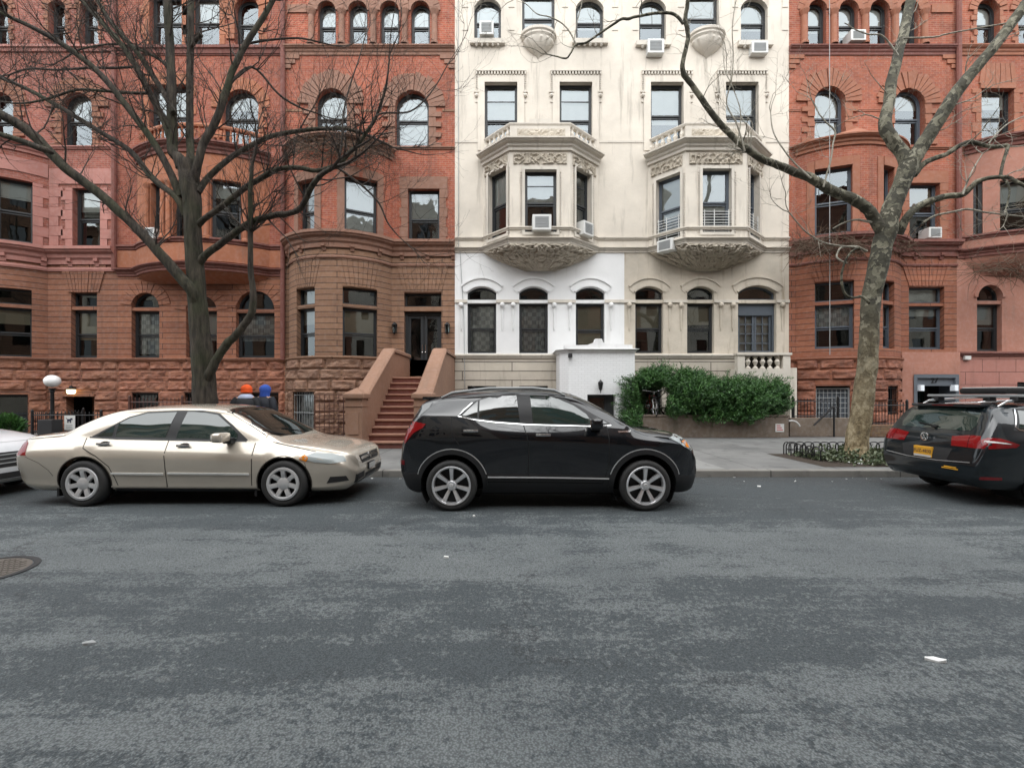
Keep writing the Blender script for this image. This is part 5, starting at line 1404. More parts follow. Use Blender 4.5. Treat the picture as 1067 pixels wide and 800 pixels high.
    s.patch('tail_light',[(-2.05,.90),(-2.03,1.02),(-1.93,1.17),(-1.80,1.175),(-1.62,1.145),(-1.66,1.09),(-1.82,1.02),(-1.98,.88)],'side',M['redlamp'],.008,.04,mirror=True)
    s.patch('reflector',[(-2.08,.60),(-2.08,.66),(-1.99,.66),(-1.99,.60)],'side',M['reddark'],.006,.03)
    s.patch('headlight',[(1.60,.955),(1.72,.995),(1.88,.965),(2.02,.87),(2.05,.80),(1.96,.79),(1.82,.85)],'side',M['lens'],.007,.04,mirror=True)
    s.patch('indicator',[(1.80,.915),(1.86,.925),(1.93,.865),(1.92,.83),(1.86,.845)],'side',M['amber'],.009,.03)
    s.patch('grille',[(-.42,.62),(-.50,.84),(.50,.84),(.42,.62)],'front',M['chrome'],.008,.05)
    s.patch('lower_grille',[(-.6,.36),(-.62,.52),(.62,.52),(.6,.36)],'front',M['trimblack'],.006,.05)
    s.patch('fog_lamp',[(1.98,.50),(2.04,.60),(2.10,.56),(2.08,.47)],'side',M['hubdark'],.005,.03,mirror=True)
    s.line('door_seam',[(-.33,1.14),(-.26,.9),(-.265,.5),(-.26,.36)],'side',M['gap'],.012); s.line('door_seam',[(-1.28,1.24),(-1.28,1.02),(-1.17,.86)],'side',M['gap'],.012)
    s.line('door_seam',[(-.80,.42),(-.80,.38),(.72,.36),(.80,.6),(.80,.95),(.78,1.1)],'side',M['gap'],.012); s.line('door_seam',[(-.86,.62),(-.80,.42)],'side',M['gap'],.012)
    s.line('hood_seam',[(1.16,1.085),(1.5,1.02),(1.66,.97)],'side',M['gap'],.008); s.line('bumper_seam',[(1.70,.72),(1.80,.84)],'side',M['gap'],.008); s.line('bumper_seam',[(-1.84,.68),(-1.96,.88)],'side',M['gap'],.008)
    s.line('side_moulding',[(-.80,.445),(0,.435),(.80,.425)],'side',M['hubsilver'],.016,.012,False,s.o)
    s.patch('fender_vent',[(.93,1.03),(.92,1.05),(1.10,1.058),(1.08,1.035)],'side',M['chrome'],.007,.03)
    s.patch('fuel_flap',[(-1.50,1.14),(-1.50,1.0),(-1.36,1.0),(-1.36,1.14)],'side',M['p_black'],.002,.05,s.bo)
    handle(s,-1.02,1.06,M['chrome']); handle(s,0.0-.07,1.005,M['chrome'])
    mirror_thing(s,.60,1.16,.84,M['p_black'],None)
    for sd in (-1,1):
        b=B(); pts=[s.loc+Vector((x,sd*.60,s.T['zt'](x)-.035+h)) for x,h in ((-1.45,-.01),(-1.3,.03),(-.8,.04),(-.2,.036),(.1,.022),(.25,-.02))]; b.tube(pts,[.012,.02,.02,.02,.02,.012],8); mk('roof_rail',b,M['acgrille'],s.o,smooth=True)
    b=B(); q=s.loc+Vector((-1.0,0,s.T['zt'](-1.0))); b.tube([q,q+Vector((-.09,0,.07))],[.02,.005],6); mk('antenna',b,M['trimblack'],s.o)
    for k,x in ((0,.48),): 
        b=B(); b.tube([s.loc+Vector((1.2,-.1,1.11)),s.loc+Vector((1.0,-.55,1.215))],.01,5); mk('wiper',b,M['gap'],s.o)
    warp(s,.72,.77)
    s.wheels(.885,.248,spokes(7,.042,.062,.035),M['alloy'],tw=.215)
    return s
# ---------------------------------------------------------------- champagne saloon
def saloon():
    T=dict(
     zt=[(-2.46,.60),(-2.43,.80),(-2.38,.925),(-2.28,.97),(-2.0,1.0),(-1.84,1.02),(-1.6,1.145),(-1.34,1.26),(-1.08,1.33),(-.75,1.37),(-.3,1.388),(.15,1.376),(.42,1.335),(.75,1.17),(1.08,.985),(1.22,.915),(1.32,.885),(1.7,.845),(2.0,.795),(2.2,.745),(2.30,.69),(2.345,.61),(2.37,.50)],
     z0=[(-2.46,.40),(-2.3,.25),(-2.0,.20),(1.9,.19),(2.2,.20),(2.37,.30)],
     zk=[(-2.46,.44),(-2.2,.31),(1.9,.27),(2.37,.34)],
     zc=[(-2.46,.52),(-2.36,.71),(-1.5,.73),(0,.70),(1.0,.67),(1.6,.67),(2.1,.60),(2.37,.44)],
     zb=[(-2.46,.56),(-2.38,.86),(-2.0,.93),(-1.3,.945),(-.3,.925),(.8,.89),(1.3,.835),(1.8,.775),(2.2,.68),(2.37,.48)],
     c=[(-2.46,.02),(-2.3,.05),(-1.75,.06),(-1.2,.05),(-.6,.09),(.2,.09),(.6,.06),(1.1,.04),(1.3,.05),(1.8,.07),(2.2,.05),(2.37,.02)],
     wm=[(-2.46,.90),(2.37,.90)], ws=[(-2.46,.78),(2.37,.78)], wk=[(-2.46,.83),(-1.3,.865),(0,.845),(1.3,.865),(2.37,.85)],
     wb=[(-2.46,.78),(-1.5,.77),(0,.765),(1.0,.77),(1.5,.79),(2.37,.78)],
     wr=[(-2.46,.76),(-2.0,.73),(-1.78,.69),(-1.4,.62),(-1.1,.595),(-.6,.575),(.3,.575),(.7,.63),(1.1,.70),(1.35,.755),(2.37,.76)],
     k=[(-2.46,.80),(-2.42,.88),(-2.34,.935),(-2.1,.98),(-1.7,1),(1.4,1),(1.75,.985),(2.0,.95),(2.18,.89),(2.30,.79),(2.37,.66)],
     n=[(-2.46,2.5),(2.37,2.5)])
    s=Car('parked_car','champagne gold saloon with silver hubcaps parked beside the big dark trunk',(-4.497,6.28+.91,0),T,M['p_gold'],0,(-1.37,1.37),.315,.365)
    s.patch('sill_trim',[(-.96,.20),(-.96,.25),(.98,.235),(.98,.19)],'side',M['trimblack'],.006,.06,s.bo,mirror=True)
    dlo=[(-1.36,.947),(-1.12,1.10),(-.95,1.215),(-.72,1.285),(-.3,1.305),(.06,1.305),(.31,1.262),(.56,1.10),(.82,.895),(.0,.898),(-.4,.912),(-1.0,.925)]
    s.patch('window_surround',dlo,'side',M['trimblack'],.0025,.05,mirror=True)
    s.patch('rear_window',[(-1.29,.953),(-1.09,1.09),(-1.07,.943)],'side',M['carglass_g'],.005,.05,mirror=True)
    s.patch('rear_window',[(-1.045,1.12),(-.935,1.195),(-.72,1.262),(-.30,1.28),(-.335,.93),(-1.025,.943)],'side',M['carglass_g'],.005,.05,mirror=True)
    s.patch('front_window',[(-.15,1.283),(.045,1.282),(.29,1.24),(.53,1.085),(.66,.975),(.66,.91),(-.185,.92)],'side',M['carglass_g'],.005,.05,mirror=True)
    s.line('window_trim',[(-1.38,.94),(-1.0,.918),(-.4,.905),(.2,.892),(.80,.885)],'side',M['trimblack'],.014,.006,True)
    s.patch('windshield',[(.40,-.57),(.40,.57),(1.02,.70),(1.16,.55),(1.21,0),(1.16,-.55),(1.02,-.70)],'top',M['carglass'],.004,.08)
    s.patch('rear_screen',[(-1.78,-.63),(-1.78,.63),(-1.22,.55),(-1.22,-.55)],'top',M['carglass'],.004,.08)
    s.patch('tail_light',[(-2.40,.70),(-2.385,.80),(-2.34,.89),(-2.27,.86),(-2.19,.70)],'side',M['redlamp'],.007,.03,mirror=True)
    s.patch('headlight',[(1.60,.665),(1.76,.728),(2.02,.712),(2.19,.665),(2.23,.60),(2.02,.585),(1.78,.61)],'side',M['lens'],.007,.04,mirror=True)
    s.patch('indicator',[(1.585,.66),(1.65,.71),(1.71,.665),(1.68,.615)],'side',M['amber'],.009,.03)
    s.patch('grille',[(-.38,.53),(-.44,.645),(.44,.645),(.38,.53)],'front',M['trimblack'],.006,.04)
    s.line('grille_bar',[(-.40,.595),(0,.60),(.40,.595)],'front',M['chrome'],.035,.014,False,s.o); s.patch('badge',[(.06*math.cos(t*.6283),.60+.05*math.sin(t*.6283)) for t in range(10)],'front',M['chrome'],.02,.03)
    s.patch('intake',[(-.62,.28),(-.62,.40),(-.30,.40),(-.30,.28)],'front',M['hubdark'],.004,.04); s.patch('intake',[(.30,.28),(.30,.40),(.62,.40),(.62,.28)],'front',M['hubdark'],.004,.04)
    s.patch('intake',[(-.26,.27),(-.26,.36),(.26,.36),(.26,.27)],'front',M['hubdark'],.004,.04)
    s.patch('intake',[(1.96,.31),(2.02,.40),(2.24,.40),(2.27,.33)],'side',M['hubdark'],.004,.03)
    b=B(); p=s.loc+Vector((2.385,0,.45)); b.bbox((p.x-.02,p.y-.155,p.z-.05),(p.x+.015,p.y+.155,p.z+.05),.008); pl=mk('number_plate',b,M['hubdark'],s.o); b=B(); b.box((p.x+.016,p.y-.14,p.z-.04),(p.x+.02,p.y+.14,p.z+.04)); mk('plate_face',b,M['platewhite'],pl)
    s.line('door_seam',[(-.275,.90),(-.25,.6),(-.25,.26)],'side',M['goldgap'],.012)
    s.line('door_seam',[(-1.42,.93),(-1.40,.80),(-1.20,.70),(-1.02,.55),(-.95,.40),(-.90,.24)],'side',M['goldgap'],.012)
    s.line('door_seam',[(.93,.86),(.94,.6),(.92,.24)],'side',M['goldgap'],.012); s.line('bumper_seam',[(-2.2,.68),(-2.0,.60),(-1.86,.50),(-1.80,.42)],'side',M['goldgap'],.006); s.line('bumper_seam',[(1.66,.60),(1.72,.36)],'side',M['goldgap'],.006)
    s.line('hood_seam',[(1.16,.87),(1.5,.80),(1.78,.742)],'side',M['goldgap'],.007); s.line('trunk_seam',[(-2.36,.90),(-1.75,.96)],'side',M['goldgap'],.006)
    for a,c in ((-.99,-.28),(-.22,.90)): s.line('side_moulding',[(a,.455),((a+c)/2,.45),(c,.445)],'side',M['acwhite'],.024,.014,True,s.o)
    handle(s,-1.13,.855,M['chrome'],.19); handle(s,-.03,.83,M['chrome'],.19)
    mirror_thing(s,.56,.955,.86,M['p_gold'],None,H=.13)
    for wx in s.ax: s.line('arch_lip',[(wx+.372*math.cos(R(a)),s.wr+.372*math.sin(R(a))) for a in range(-10,192,8)],'side',M['goldgap'],.014,.004,True)
    for wx in (-1.37-.40,1.37-.41):
        b=B(); q=s.loc+Vector((wx,0,0)); 
        for sd in (-1,1): b.box((q.x-.015,q.y+sd*.72-.11,.13),(q.x+.015,q.y+sd*.72+.11,.34))
        mk('mud_flap',b,M['trimblack'],s.o)
    for y in (-.35,.2): b=B(); b.tube([s.loc+Vector((1.17,y,.935)),s.loc+Vector((1.02,y-.42,1.035))],.009,5); mk('wiper',b,M['gap'],s.o)
    b=B(); b.box((s.loc.x+.52,s.loc.y-.12,1.262),(s.loc.x+.57,s.loc.y+.12,1.30)); 
    warp(s,.95,.86)
    s.wheels(.905,.215,hubcap(7),M['hubsilver'],tw=.20)
    return s
# ---------------------------------------------------------------- dark estate at the right edge
def estate():
    T=dict(
     zt=[(-2.27,.62),(-2.24,.78),(-2.20,.90),(-2.13,1.02),(-2.03,1.18),(-1.93,1.33),(-1.84,1.385),(-1.4,1.42),(-.6,1.455),(0,1.45),(.3,1.40),(.75,1.19),(1.1,1.00),(1.25,.95),(1.8,.87),(2.15,.72),(2.29,.52)],
     z0=[(-2.27,.36),(-2.1,.25),(1.9,.2),(2.29,.3)], zk=[(-2.27,.42),(1.9,.3),(2.29,.36)],
     zc=[(-2.27,.55),(-2.15,.86),(-1.4,.90),(0,.86),(1.4,.78),(2.29,.46)],
     zb=[(-2.27,.58),(-2.12,.95),(-1.9,1.03),(-1.0,1.02),(0,.99),(1.0,.95),(1.5,.88),(2.29,.50)],
     c=[(-2.27,.02),(-2.0,.05),(-1.7,.08),(0,.10),(.6,.07),(1.2,.05),(1.6,.08),(2.29,.02)],
     wm=[(-2.27,.895),(2.29,.895)], ws=[(-2.27,.78),(2.29,.78)], wk=[(-2.27,.85),(2.29,.85)], wb=[(-2.27,.85),(-1.7,.83),(1.2,.83),(2.29,.80)],
     wr=[(-2.27,.83),(-2.1,.78),(-1.85,.665),(-1.4,.64),(.3,.62),(1.1,.74),(1.4,.79),(2.29,.76)],
     k=[(-2.27,.86),(-2.24,.905),(-2.18,.945),(-2.05,.98),(-1.8,1),(1.5,1),(2.0,.93),(2.29,.62)], n=[(-2.27,2.7),(2.29,2.7)])
    s=Car('parked_car','dark green black estate with roof rack and orange plate at the right edge',(6.29+2.27,6.13+.9,0),T,M['p_navy'],0,(-1.32,1.32),.325,.375)
    s.patch('rear_screen',[(-.56,1.02),(-.60,1.10),(-.545,1.335),(.545,1.335),(.60,1.10),(.56,1.02)],'rear',M['carglass_g'],.004,.06)
    b=B(); b.bbox((s.loc.x-1.99,s.loc.y-.55,1.352),(s.loc.x-1.75,s.loc.y+.55,1.395),.018); mk('spoiler',b,M['p_navy'],s.o,smooth=True)
    b=B(); b.box((s.loc.x-1.996,s.loc.y-.17,1.365),(s.loc.x-1.989,s.loc.y+.17,1.38)); mk('brake_light',b,M['reddark'],s.o)
    s.patch('window_surround',[(-1.80,1.05),(-1.62,1.335),(-1.2,1.37),(-.3,1.385),(.3,1.32),(.86,1.0),(.2,.985),(-1.5,1.01)],'side',M['trimblack'],.0025,.06); s.line('chrome_strip',[(-1.60,1.33),(-1.76,1.09),(-1.72,1.055),(-1.5,1.02),(.2,.995)],'side',M['chrome'],.016,.007,False,s.o)
    s.patch('rear_window',[(-1.72,1.07),(-1.57,1.315),(-1.02,1.35),(-1.0,1.03),(-1.5,1.035)],'side',M['carglass_g'],.005,.06)
    s.patch('rear_window',[(-.95,1.352),(-.30,1.362),(-.28,1.01),(-.94,1.028)],'side',M['carglass_g'],.005,.06)
    s.patch('front_window',[(-.2,1.362),(.26,1.30),(.78,1.01),(-.2,1.005)],'side',M['carglass_g'],.005,.06)
    for sg in (-1,1):
        yy=lambda a:sg*a
        s.patch('tail_light',[(yy(.40),.80),(yy(.36),.93),(yy(.60),.965),(yy(.625),.80)],'rear',M['redlamp'],.006,.04)
        s.patch('tail_light',[(yy(.635),.80),(yy(.61),.965),(yy(.74),.965),(yy(.80),.80)],'rear',M['redlamp'],.006,.04)
    s.patch('tail_light',[(-2.20,.80),(-2.17,.95),(-2.02,.945),(-1.80,.865),(-1.84,.825)],'side',M['redlamp'],.007,.04,mirror=True)
    s.patch('tail_light_stripe',[(-2.17,.885),(-2.16,.91),(-1.96,.885),(-1.90,.87)],'side',M['platewhite'],.010,.04)
    s.patch('boot_recess',[(-.36,.58),(-.42,.76),(.42,.76),(.36,.58)],'rear',M['hubdark'],.002,.05,s.bo)
    b=B(); p=s.loc+Vector((-2.27,.02,.665)); b.bbox((p.x-.012,p.y-.155,p.z-.08),(p.x+.03,p.y+.155,p.z+.08),.008); pl=mk('number_plate',b,M['plate'],s.o)
    b=B(); b.box((p.x-.0145,p.y-.145,p.z-.075),(p.x-.0125,p.y+.145,p.z-.045)); mk('plate_band',b,M['platewhite'],pl)
    fc=bpy.data.curves.new('plate_text','FONT'); fc.body='FUZ-4830'; fc.size=.072; fc.extrude=.001; fc.align_x='CENTER'; fc.align_y='CENTER'
    text_mesh('plate_letters',fc,Vector((p.x-.0135,p.y,p.z+.01)),(R(90),0,R(-90)),M['ink'],pl)
    # round badge with V over W
    c=s.loc+Vector((-2.247,.02,.895)); b=B(); b.lathe([(.050,-.004),(.064,-.006),(.066,.01)],(c.x,c.y,c.z),'x',24)
    L=[((-.026,.050),(-.008,.006)),((.026,.050),(.008,.006)),((-.008,.006),(.008,.006)),((-.052,.022),(-.024,-.045)),((.052,.022),(.024,-.045)),((-.024,-.045),(0,.0)),((.024,-.045),(0,.0))]
    for a,d in L: b.tube([(c.x-.004,c.y-a[0],c.z+a[1]),(c.x-.004,c.y-d[0],c.z+d[1])],.0065,5)
    mk('badge',b,M['chrome'],s.o)
    s.line('bumper_seam',[(-.75,.61),(-.5,.575),(.5,.575),(.75,.61)],'rear',M['gap'],.008); s.line('chrome_strip',[(-.7,.60),(-.2,.565),(.3,.565),(.7,.60)],'rear',M['hubsilver'],.008,.006,False,s.o)
    b=B()
    for a,d,zz in ((-.2,.2,.0),(-.16,.14,.022)): b.tube([s.loc+Vector((-2.283,-.42+a*.6,.475+zz)),s.loc+Vector((-2.281,-.42+d*.6,.475+zz))],.008,5)
    mk('bumper_sticker',b,M['plate'],s.o)
    s.patch('reflector',[(-2.22,.38),(-2.22,.42),(-1.98,.42),(-1.98,.38)],'side',M['reddark'],.006,.04)
    s.line('door_seam',[(-.98,1.03),(-.98,.30)],'side',M['gap'],.008); s.line('door_seam',[(-.24,1.0),(-.24,.30)],'side',M['gap'],.008)
    b=B(); b.tube([s.loc+Vector((-2.13,-.08,1.06)),s.loc+Vector((-2.10,.28,1.09))],.010,5); b.tube([s.loc+Vector((-2.11,-.05,1.04)),s.loc+Vector((-2.16,.0,1.055))],.02,6); mk('wiper',b,M['gap'],s.o)
    for sd in (-1,1): b=B(); b.tube([s.loc+Vector((x,sd*.60,s.T['zt'](x)+h)) for x,h in ((-1.78,-.03),(-1.65,.03),(-.9,.04),(-.1,.035),(.1,-.04))],[.012,.018,.018,.018,.012],8); mk('roof_rail',b,M['chrome'],s.o,smooth=True)
    for x in (-1.5,-.65):
        b=B(); z=1.515; b.bbox((s.loc.x+x-.045,s.loc.y-.76,z-.02),(s.loc.x+x+.045,s.loc.y+.76,z+.02),.015); r=mk('rack_bar',b,M['acgrille'],s.o,smooth=True)
        for sd in (-1,1): b=B(); b.bbox((s.loc.x+x-.06,s.loc.y+sd*.6-.06,z-.09),(s.loc.x+x+.06,s.loc.y+sd*.6+.06,z-.01),.02); mk('rack_foot',b,M['trimblack'],r)
        b=B(); b.bbox((s.loc.x+x-.05,s.loc.y-.5,z+.025),(s.loc.x+x+.35,s.loc.y+.2,z+.115),.035); k=mk('ski_carrier',b,M['trimblack'],r,smooth=True)
        b=B(); b.bbox((s.loc.x+x-.03,s.loc.y-.47,z+.112),(s.loc.x+x+.33,s.loc.y+.17,z+.126),.006); mk('carrier_strip',b,M['platewhite'],k)
    for wx in s.ax: s.line('arch_lip',[(wx+.382*math.cos(R(a)),s.wr+.382*math.sin(R(a))) for a in range(0,182,10)],'side',M['gap'],.012,.003)
    s.wheels(.90,.215,spokes(5,.05,.07,.03),M['alloy'])
    mirror_thing(s,.72,1.02,.85,M['p_navy'],None)
    return s
# ---------------------------------------------------------------- white car at the left edge
def whitecar():
    T=dict(
     zt=[(-2.3,.6),(-2.2,.95),(-1.7,1.05),(-1.0,1.32),(-.3,1.42),(.3,1.38),(.9,1.12),(1.2,.99),(1.6,.94),(2.0,.86),(2.2,.77),(2.30,.66),(2.36,.50)],
     z0=[(-2.3,.36),(-2.1,.22),(2.0,.18),(2.2,.18),(2.36,.26)], zk=[(-2.3,.42),(2.0,.27),(2.36,.32)],
     zc=[(-2.3,.52),(-2,.80),(0,.80),(1.4,.74),(2.0,.66),(2.36,.42)], zb=[(-2.3,.55),(-2,.92),(0,.95),(1.0,.94),(1.5,.88),(2.1,.72),(2.36,.46)],
     c=[(-2.3,.02),(-1,.06),(0,.1),(.8,.06),(1.2,.05),(1.7,.09),(2.2,.07),(2.36,.02)],
     wm=[(-2.3,.9),(2.36,.9)], ws=[(-2.3,.78),(2.36,.8)], wk=[(-2.3,.86),(2.36,.87)], wb=[(-2.3,.82),(2.36,.82)], wr=[(-2.3,.78),(-1,.62),(.3,.6),(1.1,.74),(1.5,.80),(2.36,.78)],
     k=[(-2.3,.8),(-2,.97),(-1.5,1),(1.5,1),(1.9,.96),(2.15,.88),(2.28,.78),(2.36,.62)], n=[(-2.3,2.6),(2.36,2.6)])
    s=Car('parked_car','white car with black grille showing only its nose at the left edge',(-7.62-2.36,6.2+.9,0),T,M['p_white'],0,(-1.3,1.42),.32,.37)
    s.patch('windshield',[(.40,-.57),(.40,.57),(1.08,.70),(1.2,0),(1.08,-.70)],'top',M['carglass'],.004,.08)
    s.patch('window_surround',[(-1.3,.98),(-.9,1.26),(-.2,1.34),(.2,1.32),(.85,.97)],'side',M['trimblack'],.0025,.06); s.patch('side_window',[(-1.2,1.0),(-.88,1.23),(-.2,1.31),(.18,1.29),(.75,.99)],'side',M['carglass'],.005,.06)
    s.patch('grille',[(-.40,.44),(-.52,.53),(-.56,.66),(.56,.66),(.52,.53),(.40,.44)],'front',M['hubdark'],.005,.05)
    for z in (.50,.56,.62): s.line('grille_bar',[(-.5,z),(0,z+.005),(.5,z)],'front',M['acgrille'],.012,.012,False,s.o)
    for sg in (-1,1):
        s.patch('headlight',[(sg*.58,.58),(sg*.60,.68),(sg*.74,.70),(sg*.80,.66),(sg*.78,.61)],'front',M['lens'],.007,.04)
        s.patch('fog_recess',[(sg*.56,.30),(sg*.54,.40),(sg*.76,.42),(sg*.80,.33)],'front',M['hubdark'],.005,.04); s.line('chrome_strip',[(sg*.40,.455),(sg*.62,.50),(sg*.76,.545)],'front',M['chrome'],.016,.010,False,s.o)
    s.patch('lower_intake',[(-.46,.27),(-.48,.36),(.48,.36),(.46,.27)],'front',M['hubdark'],.005,.05); s.line('lip',[(-.8,.235),(0,.225),(.8,.235)],'front',M['acwhite'],.03,.012,False,s.o)
    s.line('hood_seam',[(-.74,.80),(0,.80),(.74,.80)],'front',M['acgrille'],.006)
    s.wheels(.9,.215,spokes(5,.05,.07,.03),M['alloy']); mirror_thing(s,.7,1.0,.86,M['p_white'],None)
    return s
CAR1,CAR2,CAR3,CAR4=crossover(),saloon(),estate(),whitecar()
# ------------------------------------------------------------------ bare street trees
def catmull(pts,m=5):
    out=[];n=len(pts)
    for i in range(n-1):
        a,b_,c,d=pts[max(i-1,0)],pts[i],pts[i+1],pts[min(i+2,n-1)]
        for k in range(m):
            t=k/m; out.append(tuple(.5*((2*b_[q])+(-a[q]+c[q])*t+(2*a[q]-5*b_[q]+4*c[q]-d[q])*t*t+(-a[q]+3*b_[q]-3*c[q]+d[q])*t**3) for q in range(len(b_))))
    out.append(tuple(pts[-1])); return out
class Tree:
    def __init__(s,seed,gnarl=.16,up=.12):
        s.r=random.Random(seed); s.limbs=B(); s.tw=B(); s.src=[]; s.gn=gnarl; s.up=up; s.D0=9.55; s.ws=.73
    def limb(s,trace,d0,d1,sub=True,n=10,jit=.06,frm=0.25,w_scale=1.0):
        own=abs(d0-s.D0)>.15
        """trace: (px,py,width px) read off the photograph, running from depth d0 to d1"""
        pts=[];m=len(trace)
        for i,(x,y,w) in enumerate(trace):
            d=d0+(d1-d0)*(i/(m-1))**1.25 if i or own else s.D0; p=P3(x,y,d); pts.append((p.x,p.y,p.z,w*d/FP/2*s.ws))
        c=catmull(pts,5); sd=s.r.random()*50
        P_=[Vector(q[:3])+Vector((noise.noise(Vector((k*.35,sd,0))),noise.noise(Vector((k*.35,sd,5)))*1.5,noise.noise(Vector((k*.35,sd,9)))))*q[3]*.12 for k,q in enumerate(c)]
        rr=[max(.008,q[3]) for q in c]; (s.tw if max(q[2] for q in trace)<4.3 else s.limbs).tube(P_,rr,n,True,jit,sd)
        if sub: s.src.append((P_,rr,frm))
        return P_,rr
    def walk(s,p,d,L,r,segs,sides,b,droop=0.0):
        pts=[p.copy()];rr=[r];d=d.normalized();st=L/segs
        for k in range(segs):
            d=(d+Vector((s.r.gauss(0,s.gn),s.r.gauss(0,s.gn),s.r.gauss(0,s.gn)+s.up-droop))).normalized()
            p=p+d*st; pts.append(p.copy()); rr.append(max(.0016,r*(1-.82*(k+1)/segs)))
        b.tube(pts,rr,sides,False); return pts,rr
    def side(s,t):
        v=Vector((s.r.gauss(0,1),s.r.gauss(0,1),s.r.gauss(0,1))); v=v-t*v.dot(t); return v.normalized()
    def grow(s,step,l1,l2,l3,n2,n3,r1=.4,zmin=3.0,spread=1.0,front=0.0):
        for P_,rr,frm in s.src:
            acc=0
            for i in range(1,len(P_)):
                sg=(P_[i]-P_[i-1]); acc+=sg.length
                if i<len(P_)*frm or P_[i].z<zmin: continue
                while acc>step:
                    acc-=step*s.r.uniform(.6,1.4); t=sg.normalized(); d=(t*.65+s.side(t)*spread+Vector((0,0,.25))).normalized()
                    r=min(rr[i]*.5,.018)*s.r.uniform(.6,1); s.sub(P_[i],d,l1*s.r.uniform(.5,1.4),r,n2,l2,n3,l3)
            t=(P_[-1]-P_[-3]).normalized()
            for k in range(2): s.sub(P_[-1],(t+s.side(t)*.3*k).normalized(),l1*1.2,rr[-1]*.9,n2+1,l2,n3,l3)
    def sub(s,p,d,L,r,n2,l2,n3,l3):
        P1,R1=s.walk(p,d,L,r,8,5,s.tw)
        for k in range(n2):
            i=s.r.randint(2,8); t=(P1[i]-P1[i-1]).normalized(); d2=(t*.8+s.side(t)*.8).normalized(); r2=max(.0035,R1[i]*.75)
            P2,R2=s.walk(P1[i],d2,l2*s.r.uniform(.5,1.3),r2,6,4,s.tw)
            for q in range(n3):
                j=s.r.randint(1,6); t=(P2[j]-P2[j-1]).normalized(); d3=(t*.9+s.side(t)*.7).normalized()
                s.walk(P2[j],d3,l3*s.r.uniform(.5,1.3),max(.0022,R2[j]*.7),4,3,s.tw)
    def make(s,label,loc,bark,twig,flare=None):
        o=thing('tree',label,'tree',loc,'bare street trees')
        mk('trunk',s.limbs,M[bark],o,smooth=True,ang=70); mk('crown',s.tw,M[twig],o,smooth=True,ang=80); return o
D=9.55
t=Tree(3)
t.limb([(216,478,44),(215,462,36),(214,440,32),(213,400,30),(209,350,26),(205,300,23.5),(202,260,22),(200,215,22),(197,185,25),(195,168,22)],D,D,False,20,.09)
L=t.limb
L([(197,190,18),(187,165,14),(180,157,13.5),(179,110,12),(178,67,11),(174,0,10),(172,-50,8),(166,-110,5)],D,D+.3)
L([(199,185,14),(199,160,10.5),(198,135,9.5),(198,67,9),(199,0,8.5),(201,-60,6.5),(206,-120,4)],D+.1,D+.9)
L([(201,192,14),(206,172,11),(212,150,10.5),(225,126,10),(236,94,9.5),(243,72,8.5),(256,47,8),(281,7,6.5),(300,-30,5),(315,-70,3.5)],D-.1,D+.2)
L([(206,326,15),(200,304,16),(187,288,15),(170,268,14),(153,249,13),(130,226,12.5),(106,204,12.5),(85,188,12.5),(67,174,13),(40,146,13.5),(20,130,13),(0,119,12),(-40,97,9),(-90,75,6)],D-.1,D-1.2)
L([(54,160,6),(50,157,8),(43,155,9),(22,147,8),(0,140,7),(-40,128,4)],D-1.0,D-1.3)
L([(194,225,11),(184,206,9),(166,192,8.5),(152,178,8),(135,157,7),(97,133,6.5),(56,108,6),(22,90,5),(0,81,4.5),(-40,62,3)],D-.1,D+.9)
L([(188,205,11),(175,175,9.5),(157,144,9),(126,103,8.5),(99,72,8),(63,45,7.5),(34,29,6),(0,13,4.5),(-35,-5,3)],D,D-.6)
L([(187,175,10),(179,150,9),(171,126,9),(157,99,8.5),(135,58,8),(117,36,7.5),(103,20,6.5),(85,0,6),(60,-30,4)],D,D+.5)
L([(181,118,8),(174,103,7.5),(166,90,7.5),(144,56,7),(117,25,6),(101,0,5),(80,-35,3)],D,D+1.0)
L([(176,70,5),(166,62,4.5),(150,54,3.5),(128,47,3),(108,47,2.6),(83,52,2.4),(66,62,2)],D+.2,D+1.2)
L([(157,97,4.5),(135,97,4),(108,95,3.6),(80,94,3.4),(50,103,3),(20,108,2.6),(-10,104,2)],D,D+.8)
L([(141,70,3.6),(118,71,3.4),(90,71,3.2),(60,73,2.8),(30,72,2.6),(10,78,2)],D+.3,D+1.4)
L([(205,280,11),(212,268,10),(230,254,9.5),(246,242,9),(261,232,9),(275,227,8.5),(289,224,8.5),(303,222,8),(313,217,8),(320,205,7.5),(325,194,7.5),(335,182,7),(345,176,6)],D,D-1.2)
L([(205,235,9),(216,226,8),(230,216,8),(254,197,7.5),(273,185,7.5),(292,176,7),(312,175,6.5),(330,178,6),(353,171,6.5),(363,160,6),(372,152,5.5),(382,138,5),(391,124,4.6),(397,108,4),(401,95,3.4),(404,78,2.6),(406,57,2)],D-.1,D-.8)
L([(206,200,9),(216,186,8),(230,173,7.5),(244,162,7),(258,154,7),(275,145,6.5),(292,140,6),(325,135,5.5),(350,134,5),(363,135,4.6),(380,140,4.2),(396,147,3.6),(410,154,2.5)],D+.1,D+.9)
L([(213,402,14),(219,388,13),(226,374,11.5),(236,359,11),(246,349,10.5),(254,339,10),(262,326,9.5),(264,313,9),(263,297,8),(261,280,7.5),(261,258,7),(261,239,7),(261,215,6.5),(261,196,6),(263,170,4)],D-.1,D-.5,True,10,.1,.75)
L([(349,173,4),(362,182,3.2),(380,196,3),(395,212,2.6),(404,232,2.2),(415,246,1.6)],D-.8,D-.5)
L([(391,122,3),(400,118,2.6),(425,117,2.3),(441,106,2),(455,88,1.7),(466,68,1.3)],D-.8,D-.4)
